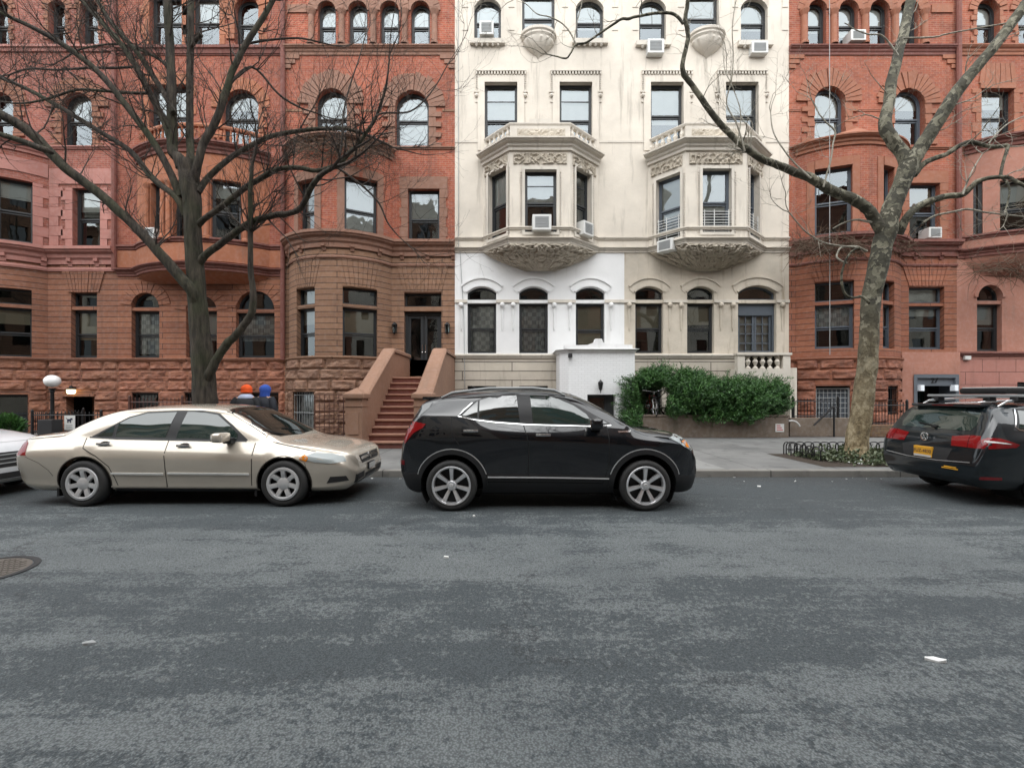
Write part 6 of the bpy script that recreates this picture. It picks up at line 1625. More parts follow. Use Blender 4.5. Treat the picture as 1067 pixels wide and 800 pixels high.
L([(352,172,3.4),(356,150,2.8),(358,118,2.4),(366,85,2.1),(374,62,1.7),(380,40,1.3)],D-.8,D-.3)
L([(236,92,4),(262,70,3.4),(290,98,3.0),(312,112,2.6),(330,118,2)],D+.1,D+.6)
L([(210,36,6),(203,44,5),(199,50,4)],D+.3,D+.4,False)
L([(256,46,3.4),(280,42,3),(310,40,2.6),(332,44,2.2),(348,48,1.6)],D+.2,D+.8)
t.grow(.27,1.25,.78,.42,5,3,zmin=3.2)
TREE1=t.make('big dark bare tree with mossy spreading limbs behind the gold saloon',(X(215,D),D,WALK),'bark','twig')
D2=9.86
t=Tree(8,.22,.06); t.D0=D2; t.ws=.68; L=t.limb
L([(892,486,46),(893,476,37),(893,465,31),(897,430,28.5),(902,397,27),(905,362,25.5),(906,330,25),(908,310,25.5),(914,280,26.5),(921,250,27),(926,228,27),(931,212,25),(938,196,23),(944,180,24),(948,168,25)],D2,D2,False,22,.05)
L([(944,182,22),(953,165,21),(962,150,20),(972,135,19),(984,116,18),(996,97,17.5),(1012,77,16),(1029,57,15),(1048,33,14.5),(1065,9,14),(1085,-20,11),(1110,-60,8)],D2,D2-.5,True,14)
L([(948,178,20),(941,161,18.5),(931,147,18),(922,133,17.5),(924,117,15.5),(927,102,15),(929,84,14.5),(934,66,14),(937,52,13.5),(941,38,13.5),(945,20,13),(949,0,13),(954,-25,11),(950,-70,8)],D2+.1,D2+.9,True,14)
L([(922,246,20),(914,232,17),(906,221,16),(898,213,15.5),(883,205,15),(867,199,14.5),(855,192,14),(844,185,13),(838,183,12.5),(825,178,12),(813,173,11),(802,169,10.5),(791,164,10),(779,156,9.5),(768,147,9),(751,130,9),(735,109,8.5),(721,89,8),(713,78,8),(711,70,7),(712,62,6.5),(715,50,6.5),(717,40,6.5),(716,30,6.5),(714,20,6.5),(716,8,6),(717,0,6),(722,-30,4.5),(735,-70,3)],D2,D2-1.0,True,12,.12,.45)
L([(712,25,4.5),(706,18,4.5),(699,14,4.3),(683,14,4.2),(672,16,4),(661,18,3.8),(655,20,4.2),(648,20,3.8),(640,25,3.5),(631,31,3.3),(618,40,3.2),(610,45,3),(600,47,3),(595,55,2.6),(590,61,2.4),(580,59,2),(571,57,1.6)],D2-1.0,D2-.6)
L([(600,46,2.4),(594,34,2.2),(586,25,2),(573,18,1.8),(560,15,1.5),(550,6,1.2),(540,-2,1)],D2-.7,D2-.5)
L([(598,44,1.7),(601,25,1.5),(606,5,1.3),(610,-15,1)],D2-.7,D2-.5)
L([(936,244,13),(944,228,11.5),(953,218,10.5),(963,212,10),(974,208,9.5),(988,204,9),(1003,203,8),(1010,197,7.5),(1017,190,7),(1025,187,6.5),(1034,185,6),(1050,185,5.5),(1060,190,5),(1075,198,4)],D2-.1,D2-.9,True,10)
L([(952,182,11),(962,171,8.5),(974,165,7.5),(986,161,7),(998,153,7),(1010,148,6.5),(1020,150,6),(1027,152,5.5),(1040,153,5.5),(1050,152,5),(1048,160,4.5),(1045,170,4),(1043,183,4),(1049,190,3),(1052,200,2.4),(1048,218,2)],D2,D2-.6)
L([(962,232,4),(970,227,3.4),(977,224,3.2),(992,221,3),(1008,218,3),(1025,221,2.6),(1041,223,2.4),(1067,226,2),(1090,230,1.5)],D2-.2,D2-.6)
L([(906,316,5),(898,309,4),(891,310,3.6),(884,309,3.4),(879,303,3.4),(877,294,3.4),(877,285,3.2),(879,277,3.2),(883,268,3),(889,261,3),(896,258,2.8)],D2-.25,D2-.6,False)
L([(903,262,4),(892,257,3),(877,258,2.8),(873,263,2.6),(872,268,2.6),(877,272,2.4),(883,274,2.2)],D2-.25,D2-.5,False)
L([(868,238,2),(880,232,2.2),(893,229,3),(905,231,4),(918,232,4)],D2+.2,D2-.1,False)
L([(892,258,2.4),(862,254,2.2),(846,246,2.2),(836,238,2),(822,221,1.7)],D2-.4,D2-.7)
L([(936,58,2.5),(920,38,2.2),(905,36,1.9),(891,31,1.6),(880,24,1.2)],D2+.2,D2,False)
L([(941,40,2.5),(972,39,2.4),(985,36,2.2),(1000,33,2.1),(1034,27,2),(1062,22,1.6)],D2+.2,D2-.3,False)
L([(858,195,2.8),(862,180,2.6),(866,165,2.4),(868,150,2.3),(870,137,2.6),(861,128,2),(853,118,1.6)],D2-.4,D2-.3)
L([(776,158,2.8),(768,130,2.4),(757,108,2.1),(762,85,1.9),(764,60,1.7),(763,30,1.4),(766,5,1.1)],D2-1,D2-.8)
L([(768,152,2),(772,120,1.6),(765,95,1.4),(757,78,1.2)],D2-1,D2-.8)
L([(845,186,3),(830,172,2.4),(818,158,2),(806,138,1.8),(803,118,1.5)],D2-.7,D2-.4)
L([(1003,203,3),(1012,180,2.2),(1024,160,1.6)],D2-.5,D2-.4)
L([(1030,150,2.6),(1040,138,2.2),(1052,128,1.8),(1070,120,1.5)],D2-.5,D2-.4)
t.grow(.6,.9,.55,.32,3,3,zmin=3.6,spread=1.1)
TREE2=t.make('pale mottled plane tree with forked leaning trunk rising from the ivy bed',(X(893,D2),D2,WALK),'plane','paletwig')
def copytree(o,loc,rz,label):
    c=o.copy(); COL.objects.link(c); c.location=loc; c.rotation_euler.z=rz; c['label']=label
    for ch in o.children: k=ch.copy(); COL.objects.link(k); k.parent=c
    return c
copytree(TREE1,(3.5,-2.2,WALK),2.3,'bare tree across the street seen only as a reflection in the car windows')
copytree(TREE1,(-9.5,-2.4,WALK),.6,'bare tree across the street facing the big dark tree')
# ------------------------------------------------------------------ street furniture and planting
RS=random.Random(77)
def leaf(b,p,d,L,w,rnd):
    d=d.normalized(); s=d.orthogonal(); s.rotate(Matrix.Rotation(rnd.uniform(0,6.28),3,d)); n=d.cross(s)
    b.face([p,p+d*L*.45+s*w*.5+n*w*.1,p+d*L,p+d*L*.45-s*w*.5+n*w*.1])
# yew hedge
def yew():
    r=random.Random(12); o=thing('yew_hedge','dense dark green yew hedge with ragged shoots overhanging the planter wall','hedge',(X(735,15.4),15.4,.8)); b=B(); st=B(); d=15.25
    blobs=[]
    for px,py,rx,rz in ((668,408,.62,.55),(690,400,.62,.55),(672,428,.7,.5),(700,418,.75,.65),(725,408,.7,.5),(728,425,.75,.55),(752,412,.75,.55),(775,408,.75,.5),(798,408,.65,.45),(760,425,.8,.5),(790,424,.7,.55),(806,420,.38,.5),(665,440,.55,.4),(735,434,.8,.32),(772,433,.7,.32),(712,432,.6,.3),(690,420,.8,.6),(742,416,.8,.6),(782,416,.7,.55),(718,396,.5,.3),(680,395,.4,.3)):
        blobs.append((P3(px,py,d+r.uniform(-.35,.5)),rx,.62,rz))
    def spray(p,dr,L):
        dr=dr.normalized(); n=int(L/.022); side=dr.orthogonal().normalized(); side.rotate(Matrix.Rotation(r.uniform(0,6.28),3,dr))
        for k in range(n):
            q=p+dr*(L*k/n); sg=1 if k%2 else -1; leaf(b,q,dr*.55+side*sg*.8+Vector((r.gauss(0,.15),r.gauss(0,.15),r.gauss(0,.15))),r.uniform(.085,.14)*(1-.4*k/n),.021,r)
        leaf(b,p+dr*L,dr,.06,.018,r)
    for c,rx,ry,rz in blobs:
        for k in range(620):
            v=Vector((r.gauss(0,1),r.gauss(0,1),r.gauss(0,1))).normalized(); q=r.uniform(.4,1.0)+.28*noise.noise(v*2.2+c); p=c+Vector((v.x*rx*q,v.y*ry*q,v.z*rz*q))
            if p.y<15.6 and 668<p.x*FP/p.y+CX<696 and p.z<1.75: continue
            spray(p,Vector((v.x,v.y*.8-.25,abs(v.z)*.5+.25+r.gauss(0,.3))),r.uniform(.12,.28))
    for px,py,tx,ty in ((688,402,686,384),(690,398,700,386),(694,402,692,383),(668,402,652,396),(666,406,648,400),(660,418,647,414),(664,422,646,421),(722,402,712,385),(752,404,757,392),(735,402,733,391),(760,400,778,392),(800,402,818,396),(745,402,741,393),(808,412,820,408),(715,402,722,394),(770,404,768,394),(705,402,708,390)):
        a=P3(px,py,d-.1); e=P3(tx+(tx-px)*.25,ty+(ty-py)*.3,d-.1+r.uniform(-.3,.3)); st.tube([a,(a+e)/2+Vector((0,0,.02)),e],[.014,.010,.005],5,False)
        for k in range(16):
            q=a+(e-a)*(k/16); spray(q,(e-a).normalized()*.8+Vector((r.gauss(0,.5),r.gauss(0,.5),r.gauss(0,.3)+.2)),r.uniform(.10,.18)*(1.15-k/28))
        spray(e,e-a,.15)
    for k in range(14):
        a=Vector((X(665+k*10.5,d),d+RS.uniform(0,.3),.7)); st.tube([a,a+Vector((RS.gauss(0,.2),-.1,.6)),a+Vector((RS.gauss(0,.5),-.2,1.0))],[.03,.022,.012],6,False)
    mk('foliage',b,M['yew'],o); mk('stem',st,M['bark'],o)
yew()
# planter wall
b=B(); yp=14.9; x0,x1=X(659,yp),X(822,yp); b.bbox((x0,yp,WALK),(x1,yp+.24,.80),.02); b.bbox((x0-.02,yp-.02,.80),(x1+.02,yp+.26,.86),.015)
o=mk('planter_wall',b,M['planter']); tag(o,'low stained retaining wall under the dark yew hedge','wall')
b=B(); b.box((x0+.01,yp+.25,WALK-.1),(x1-.01,FY-.7,.76)); tag(mk('planter_soil',b,M['soil']),kind='structure')
b=B(); q=Vector((X(812,yp),yp-.012,Z(446,yp))); b.box((q.x-.13,q.y,q.z-.12),(q.x+.15,q.y+.008,q.z+.14)); s_=mk('notice',b,M['platewhite']); tag(s_,'small pale notice with faded red marks on the planter wall end','sign')
b=B()
for k in range(3): b.box((q.x-.09,q.y-.004,q.z-.07+k*.07),(q.x+.11-.04*k,q.y-.001,q.z-.04+k*.07))
mk('red_marks',b,simple('faded_red_ink',(.48,.10,.10),.7),s_)
# bicycle standing on the planter
def bicycle():
    o=thing('bicycle','red bicycle seen head-on leaning at the yew hedge behind the black crossover','bicycle',(X(682,15.05),15.05,.86)); p=Vector((X(682,15.05),14.98,.80)); wr=.26
    def wheel(y):
        b=B(); c=p+Vector((0,y,wr))
        n=28; pts=[c+Vector((0,wr*math.cos(2*math.pi*k/n),wr*math.sin(2*math.pi*k/n))) for k in range(n+1)]; b.tube(pts,.019,8,False); w=mk('wheel',b,M['rubber'],o,smooth=True)
        b=B(); pts=[c+Vector((0,(wr-.03)*math.cos(2*math.pi*k/n),(wr-.03)*math.sin(2*math.pi*k/n))) for k in range(n+1)]; b.tube(pts,.010,6,False); mk('rim',b,M['alloy'],w,smooth=True)
        b=B()
        for k in range(18): a=2*math.pi*k/18; b.tube([c+Vector((.015*(-1)**k,0,0)),c+Vector((0,(wr-.03)*math.cos(a),(wr-.03)*math.sin(a)))],.0018,3,False)
        b.lathe([(.001,-.035),(.022,-.03),(.022,.03),(.001,.035)],c,'x',10); mk('spokes',b,M['chrome'],w)
    wheel(0); wheel(.86)
    f=p+Vector((0,0,wr)); r=p+Vector((0,.86,wr)); bb=p+Vector((0,.50,wr-.02)); ht=p+Vector((0,.15,.70)); hb=p+Vector((0,.12,.60)); stp=p+Vector((0,.62,.72))
    b=B(); b.tube([hb,bb],.019,8); b.tube([ht-Vector((0,0,.03)),stp-Vector((0,0,.06))],.016,8); b.tube([stp,bb],.016,8); b.tube([hb-Vector((0,0,.02)),ht],.02,8)
    for s in (-1,1): b.tube([r+Vector((s*.06,0,0)),stp+Vector((s*.015,0,-.06))],.009,6); b.tube([r+Vector((s*.06,0,0)),bb+Vector((s*.03,0,0))],.010,6)
    mk('frame',b,M['bikered'],o,smooth=True)
    b=B()
    for s in (-1,1): b.tube([f+Vector((s*.055,0,0)),hb+Vector((s*.05,-.02,-.06)),hb],.014,7)
    mk('fork',b,M['acwhite'],o,smooth=True)
    b=B(); b.tube([ht,ht+Vector((0,-.03,.10))],.015,7); b.tube([ht+Vector((-.34,.03,.15)),ht+Vector((-.20,-.02,.14)),ht+Vector((0,-.04,.11)),ht+Vector((.20,-.02,.15)),ht+Vector((.34,.03,.18))],.013,7); mk('handlebar',b,M['chrome'],o,smooth=True)
    for s in (-1,1): b=B(); a=ht+Vector((s*.23,-.01,.145+.02*(s>0))); e=ht+Vector((s*.36,.035,.155+.03*(s>0))); b.tube([a,e],.019,8); mk('grip',b,M['acwhite'],o,smooth=True)
    b=B(); c=stp+Vector((0,.02,.08)); b.bbox((c.x-.07,c.y-.12,c.z-.03),(c.x+.07,c.y+.14,c.z+.02),.025); b.tube([stp,c],.012,6); mk('saddle',b,M['acblack'],o,smooth=True)
    b=B(); b.lathe([(.10,-.004),(.10,.004),(.08,.004),(.08,-.004),(.10,-.004)],bb+Vector((.05,0,0)),'x',24)
    for s in (-1,1): b.tube([bb,bb+Vector((s*.06,0,0)),bb+Vector((s*.06,.10*s,-.12*s))],.009,6); q=bb+Vector((s*.06,.10*s,-.12*s)); b.box((min(q.x,q.x+s*.09),q.y-.04,q.z-.012),(max(q.x,q.x+s*.09),q.y+.04,q.z+.012))
    mk('crank',b,M['alloy'],o)
    b=B(); b.box((p.x-.06,p.y+.02,p.z+.585),(p.x+.06,p.y+.07,p.z+.66)); mk('front_lamp',b,M['acblack'],o)
bicycle()
# globe lamp
xl,yl=X(54.5,15.1),15.1; o=thing('street_lamp','black post lamp with a white glass globe before the pink red house','lamp',(xl,yl,WALK)); b=B()
b.lathe([(.16,0),(.16,.08),(.10,.14),(.085,.5),(.07,.55),(.055,.6),(.05,1.45),(.075,1.5),(.05,1.53),(.11,1.58),(.09,1.60)],(xl,yl,WALK),n=14); mk('post',b,M['iron'],o,smooth=True)
b=B(); b.ball((xl,yl,Z(397,yl)),.22,14,(1,1,.90)); mk('globe',b,M['globe'],o,smooth=True)
# lit wall lantern over the basement door
q=Vector((X(80),FY-.22,Z(406.5))); o=thing('wall_lantern','small lit yellow lantern over the dark basement doorway','lamp',(q.x,FY-.05,q.z))
b=B(); b.lathe([(.02,.17),(.05,.15),(.06,.10),(.15,.06),(.16,.02)],q,n=12); b.tube([q+Vector((0,.2,.10)),q+Vector((0,0,.14))],.02,6); mk('hood',b,M['iron'],o,smooth=True)
b=B(); b.lathe([(.13,.02),(.13,-.08),(.10,-.13),(.001,-.14)],q,n=12); mk('lamp_glass',b,M['lamp_lit'],o,smooth=True)
# iron fences
def fence(name,label,pts,h,step,mat,base=.12,rails=(.12,.92),finial=True,r=.011,z0=WALK):
    o=thing(name,label,'fence',(*pts[0],z0)); b=B()
    P_=[Vector((x,y,z0)) for x,y in pts]
    for a,c in zip(P_,P_[1:]):
        for q in rails: b.tube([a+Vector((0,0,base+h*q)),c+Vector((0,0,base+h*q))],.017,6)
    mk('rail',b,M[mat],o); b=B()
    for p,t_ in along(pts,step,step/2):
        b.tube([(p.x,p.y,z0+base),(p.x,p.y,z0+base+h)],r,5)
        if finial: b.lathe([(.001,.06),(.016,.02),(.012,0)],(p.x,p.y,z0+base+h),n=5)
    mk('pickets',b,M[mat],o)
    for k,p in enumerate(P_):
        b=B(); b.box((p.x-.028,p.y-.028,z0),(p.x+.028,p.y+.028,z0+base+h+.06)); b.lathe([(.034,0),(.04,.02),(.03,.05),(.001,.08)],(p.x,p.y,z0+base+h+.06),n=8); mk('post',b,M[mat],o)
    return o
fence('iron_fence','black iron railing in front of the basement doorway and globe lamp',[(X(30,14.9),16.8),(X(32,14.9),14.95),(X(104,14.9),14.95)],.66,.13,'iron')
fence('iron_fence','red brown iron railing behind the two people and the dark trunk',[(X(135,15.2),15.2),(X(190,15.2),15.2),(X(247,15.2),15.2)],1.12,.13,'rust_iron')
fence('iron_fence','thin black railing below the bay behind the mottled trunk',[(X(826,15.4),15.4),(X(873,15.4),15.4)],.62,.11,'iron',z0=.6)
fence('iron_fence','black railing between the mottled trunk and the grey basement entry',[(X(908,15.2),15.2),(X(945,15.2),15.2)],.75,.10,'iron',z0=.35)
b=B(); b.bbox((X(822,15.3),15.25,WALK),(X(884,15.3),15.5,.74),.02); tag(mk('low_wall',b,M['planter']),'low stained wall topped by a thin railing beside the mottled trunk','wall')
b=B(); b.bbox((X(905,15.2),15.05,WALK),(X(948,15.2),15.3,.52),.02); tag(mk('low_wall',b,brickmat('weathered_yellow_brick',(.26,.16,.08),(.20,.11,.06),(.12,.09,.06))),'low brown brick wall right of the mottled trunk','wall')
o=thing('handrail','black sloping iron handrail beside the patterned basement gate','handrail',(X(868,15),15,WALK)); b=B(); b.tube([P3(848,443,15.1),P3(868,424,15.1),P3(872,424,15.1)],.028,7); mk('rail',b,M['iron'],o)
b=B(); b.tube([P3(869,424,15.1),P3(869,455,15.1)],.03,7); mk('post',b,M['iron'],o)
b=B(); c=P3(828,444,15.0); b.tube([c+Vector((.28*math.cos(R(a))-.1,0,.28*math.sin(R(a))-.1)) for a in range(20,120,10)],.028,7); o=mk('hose_loop',b,M['acwhite'],smooth=True); tag(o,'curved white pipe end above the low stained wall','pipe')
# iron grille gate in front of the bay
o=thing('iron_gate','tall rusty barred gate standing before the round bay of the brownstone','gate',(X(343,15.3),15.3,WALK)); b=B(); x0,x1=X(328,15.3),X(358,15.3); zt=Z(411,15.3)
for k in range(7):
    x=x0+(x1-x0)*k/6; b.tube([(x,15.3,WALK),(x,15.3,zt)],.020 if k in(0,6) else .012,5)
mk('bars',b,M['rust_iron'],o); b=B()
for k in range(6): z=WALK+.04+(zt-WALK-.04)*k/5; b.box((x0,15.29,z-.014),(x1,15.31,z+.014))
for k in range(0,6,2):
    for j in range(5):
        x=x0+(x1-x0)*(k+1)/6; z=WALK+.04+(zt-WALK-.04)*(j+.5)/5; b.tube([(x+.055*math.cos(a*.7854),15.285,z+.055*math.sin(a*.7854)) for a in range(9)],.007,4)
mk('cross_rails',b,M['rust_iron'],o)
# sign on the railing with a dog pictogram
o=thing('notice_board','small white sign with a dark animal pictogram on the black railing','sign',(X(71,14.85),14.85,Z(440,14.85))); b=B(); x0,x1,z0,z1=X(66,14.85),X(77,14.85),Z(448,14.85),Z(433,14.85); b.bbox((x0,14.88,z0),(x1,14.90,z1),.004); mk('board',b,M['acwhite'],o)
b=B(); xm=(x0+x1)/2; zc=z0+(z1-z0)*.66; y=14.873
b.box((xm-.07,y,zc-.02),(xm+.05,y+.004,zc+.045)); b.box((xm+.03,y,zc+.02),(xm+.10,y+.004,zc+.075))
for dx in (-.07,-.045,.02,.04): b.box((xm+dx,y,zc-.075),(xm+dx+.014,y+.004,zc-.015))
b.face([(xm-.07,y,zc+.03),(xm-.12,y,zc+.085),(xm-.105,y,zc+.09),(xm-.055,y,zc+.045)]); mk('pictogram',b,M['ink'],o); b=B()
for k in range(3): b.box((x0+.06,y,z0+.05+k*.05),(x1-.07-.02*(k%2),y+.004,z0+.068+k*.05))
mk('small_print',b,M['acgrille'],o)
# shrubs and pots at the left basement window
def shrub(label,px0,px1,py0,py1,d,seed,n=500):
    r=random.Random(seed); x0,x1,z1,z0=X(px0,d),X(px1,d),Z(py0,d),max(WALK,Z(py1,d)); o=thing('shrub',label,'shrub',((x0+x1)/2,d,z0)); b=B(); s=B()
    for k in range(n):
        v=Vector((r.gauss(0,1),r.gauss(0,1),r.gauss(0,1))).normalized()*r.uniform(.3,1.0)
        p=Vector(((x0+x1)/2+v.x*(x1-x0)/2,d+v.y*.35,(z0+z1)/2+v.z*(z1-z0)/2)); leaf(b,p,Vector((v.x,v.y,v.z+.5)),r.uniform(.09,.17),.06,r)
    for k in range(7): s.tube([((x0+x1)/2,d,z0),((x0+x1)/2+r.gauss(0,.2),d+r.gauss(0,.15),(z0+z1)/2+r.uniform(0,.2))],.01,5,False)
    mk('foliage',b,M['yew'],o); mk('stem',s,M['bark'],o)
shrub('low green shrub below the barred basement window at the left edge',-6,24,432,458,15.6,5,900)
b=B(); q=Vector((X(55,14.75),14.7,WALK)); 
o=thing('planter_box','dark square planter box on the pavement below the globe lamp','planter',q); b.bbox((q.x-.25,q.y-.18,WALK),(q.x+.2,q.y+.18,.72),.02); mk('box',b,M['acblack'],o); b=B(); b.box((q.x-.21,q.y-.14,.715),(q.x+.16,q.y+.14,.725)); mk('soil',b,M['soil'],o)
# tree pits
tag(sheet('tree_pit_soil',M['soil'],[(X(814,10.3),10.9,WALK+.004),(X(858,9.0),8.95,WALK+.004),(11.2,8.95,WALK+.004),(11.2,10.9,WALK+.004)]),kind='structure')
tag(sheet('tree_pit_soil',M['soil'],[(-7.4,8.95,WALK+.004),(-5.2,8.95,WALK+.004),(-5.2,10.5,WALK+.004),(-7.4,10.5,WALK+.004)]),kind='structure')
sheet('pavement_slab',M['slab'],[(.6,CURB+.17,WALK+.004),(4.05,CURB+.17,WALK+.004),(3.95,10.4,WALK+.004),(.7,10.4,WALK+.004)])
# hooped border fence round the ivy
def hoops(label,pts,n):
    o=thing('hoop_fence',label,'fence',(*pts[0],WALK)); 
    P_=[Vector(p) for p in pts]; tot=sum((P_[i+1]-P_[i]).length for i in range(len(P_)-1))
    b=B()
    for k,(p,t_) in enumerate(along(pts,tot/n,0.0)):
        if k>=n: break
        e=tot/n*1.35; ps=[Vector((p.x,p.y,WALK))]
        for a in range(0,9): th=math.pi*a/8; ps.append(Vector((p.x+t_.x*e*(.5-.5*math.cos(th)),p.y+t_.y*e*(.5-.5*math.cos(th)),WALK+.20+.09*math.sin(th))))
        ps.append(Vector((p.x+t_.x*e,p.y+t_.y*e,WALK))); b.tube(ps,.013,6,False)
    mk('hoops',b,M['iron'],o); b=B()
    for a,c in zip(P_,P_[1:]): b.tube([(a.x,a.y,WALK+.12),(c.x,c.y,WALK+.12)],.010,6)
    mk('rail',b,M['iron'],o)
hoops('low black hooped border fence round the ivy under the mottled tree',[(6.5,9.7),(6.45,10.85),(11.1,10.85)],30)
# ivy
r=random.Random(31); b=B()
for k in range(4200):
    x=r.uniform(6.45,9.6); y=r.uniform(8.98,10.75)
    fr=6.45+max(0,(9.75-y))*.95
    if x<fr and r.random()<.93: continue
    if x>8.05 and r.random()<.55+.25*(x>8.6): continue
    h=.02+.26*max(0,noise.noise(Vector((x*1.7,y*1.7,0)))+.55)*min(1,max(.15,(x-fr)/.5))
    p=Vector((x,y,WALK+r.uniform(.01,h))); leaf(b,p,Vector((r.gauss(0,.6),r.gauss(0,.6)-.25,r.uniform(.1,.9))),r.uniform(.05,.10),r.uniform(.035,.065),r)
o=mk('ivy',b,M['ivy']); tag(o,'ground ivy with pale flecks in the tree pit','ivy',kind='stuff')
r=random.Random(32); b=B()
for k in range(120):
    x=r.uniform(6.7,9.2); y=r.uniform(8.98,9.9); leaf(b,Vector((x,y,WALK+r.uniform(.01,.12))),Vector((r.gauss(0,1),r.gauss(0,1),r.gauss(0,.3))),.035,.02,r)
for k in range(60):
    x=r.uniform(-8,9); y=CURB-abs(r.gauss(0,.25))-.03; leaf(b,Vector((x,y,.006)),Vector((r.gauss(0,1),r.gauss(0,1),r.gauss(0,.12))),r.uniform(.02,.06),.02,r)
tag(mk('leaf_litter',b,M['platewhite']),kind='stuff')
# dry creeper on the ledges
def creeper(label,px0,px1,py0,py1,d,n,seed,mat='vine'):
    r=random.Random(seed); o=thing('dry_creeper',label,'creeper',(X((px0+px1)/2,d),d,Z((py0+py1)/2,d)),'tangles of bare creeper on the house ledges'); b=B()
    for k in range(n):
        p=P3(r.uniform(px0,px1),r.triangular(py0,py1,py0*.4+py1*.6),d+r.uniform(-.25,.25)); dr=Vector((r.choice((-1,1))*r.uniform(.5,1),r.gauss(0,.3),r.gauss(0,.35))); pts=[p.copy()]
        for q in range(7):
            dr=(dr+Vector((r.gauss(0,.25),r.gauss(0,.2),r.gauss(0,.3)-.05))).normalized(); p=p+dr*r.uniform(.08,.2); pts.append(p.copy())
        b.tube(pts,[.010,.009,.008,.008,.007,.006,.005,.003],3,False)
    mk('stems',b,M[mat],o)
creeper('brown tangle of bare creeper on the cornice left of the mottled trunk',832,905,246,264,15.9,260,1)
creeper('tangle of bare creeper on the gable over the round bay behind the branches',312,398,135,168,15.9,330,2)
creeper('bare creeper hanging below the ledge of the pink house',1010,1075,268,290,15.9,90,3)
creeper('small tangle of bare creeper just right of the mottled trunk',926,952,246,264,16.4,50,4)
# manhole and litter
cx_,cy_=X(-30,3.95),3.98; o=thing('manhole_cover','round iron manhole cover with a raised rim in the road','manhole cover',(cx_,cy_,0)); b=B(); b.lathe([(.40,.004),(.40,.008),(.355,.010),(.35,.002)],(cx_,cy_,0),n=40); mk('rim',b,M['hubdark'],o)
b=B(); b.lathe([(.345,.005),(.30,.006),(.001,.006)],(cx_,cy_,0),n=36)
for a in range(-6,7):
    for e in range(-6,7):
        if math.hypot(a,e)*.05<.31: b.box((cx_+a*.05-.016,cy_+e*.05-.016,.005),(cx_+a*.05+.016,cy_+e*.05+.016,.010))
mk('cover',b,simple('worn_iron_cover',(.115,.10,.085),.6,.25,bumpsc=30),o)
def scrap(label,px,py,L,w,seed,mat='paper',cat='litter'):
    r=random.Random(seed); d=FP*EYE/(py-CY); p=Vector((X(px,d),d,.004)); n=9; a0=r.uniform(-.3,.3); pts=[]
    for k in range(n):
        t_=2*math.pi*k/n; q=r.uniform(.75,1.15); x=math.cos(t_)*L*.5*q; y=math.sin(t_)*w*.5*q; pts.append(p+Vector((x*math.cos(a0)-y*math.sin(a0),x*math.sin(a0)+y*math.cos(a0),.004+.012*r.random())))
    b=B(); c=p+Vector((0,0,.016))
    for k in range(n): b.face([pts[k],pts[(k+1)%n],c])
    for k in range(n): b.face([Vector((pts[k].x,pts[k].y,.001)),Vector((pts[(k+1)%n].x,pts[(k+1)%n].y,.001)),pts[(k+1)%n],pts[k]])
    tag(mk('paper_scrap',b,M[mat]),label,cat)
scrap('white torn paper scrap lying alone on the road at the right',973,688,.115,.045,1)
scrap('pale flattened scrap on the road at the left',92,671,.075,.04,2,'acgrille')
scrap('tiny white scrap on the road in front of the crossover rear wheel',465,581,.05,.03,3)
scrap('tiny white crumb on the road before the gold saloon front wheel',494,538,.04,.03,4)
scrap('small white scrap beside the kerb between crossover and ivy',791,489+18,.06,.05,5)
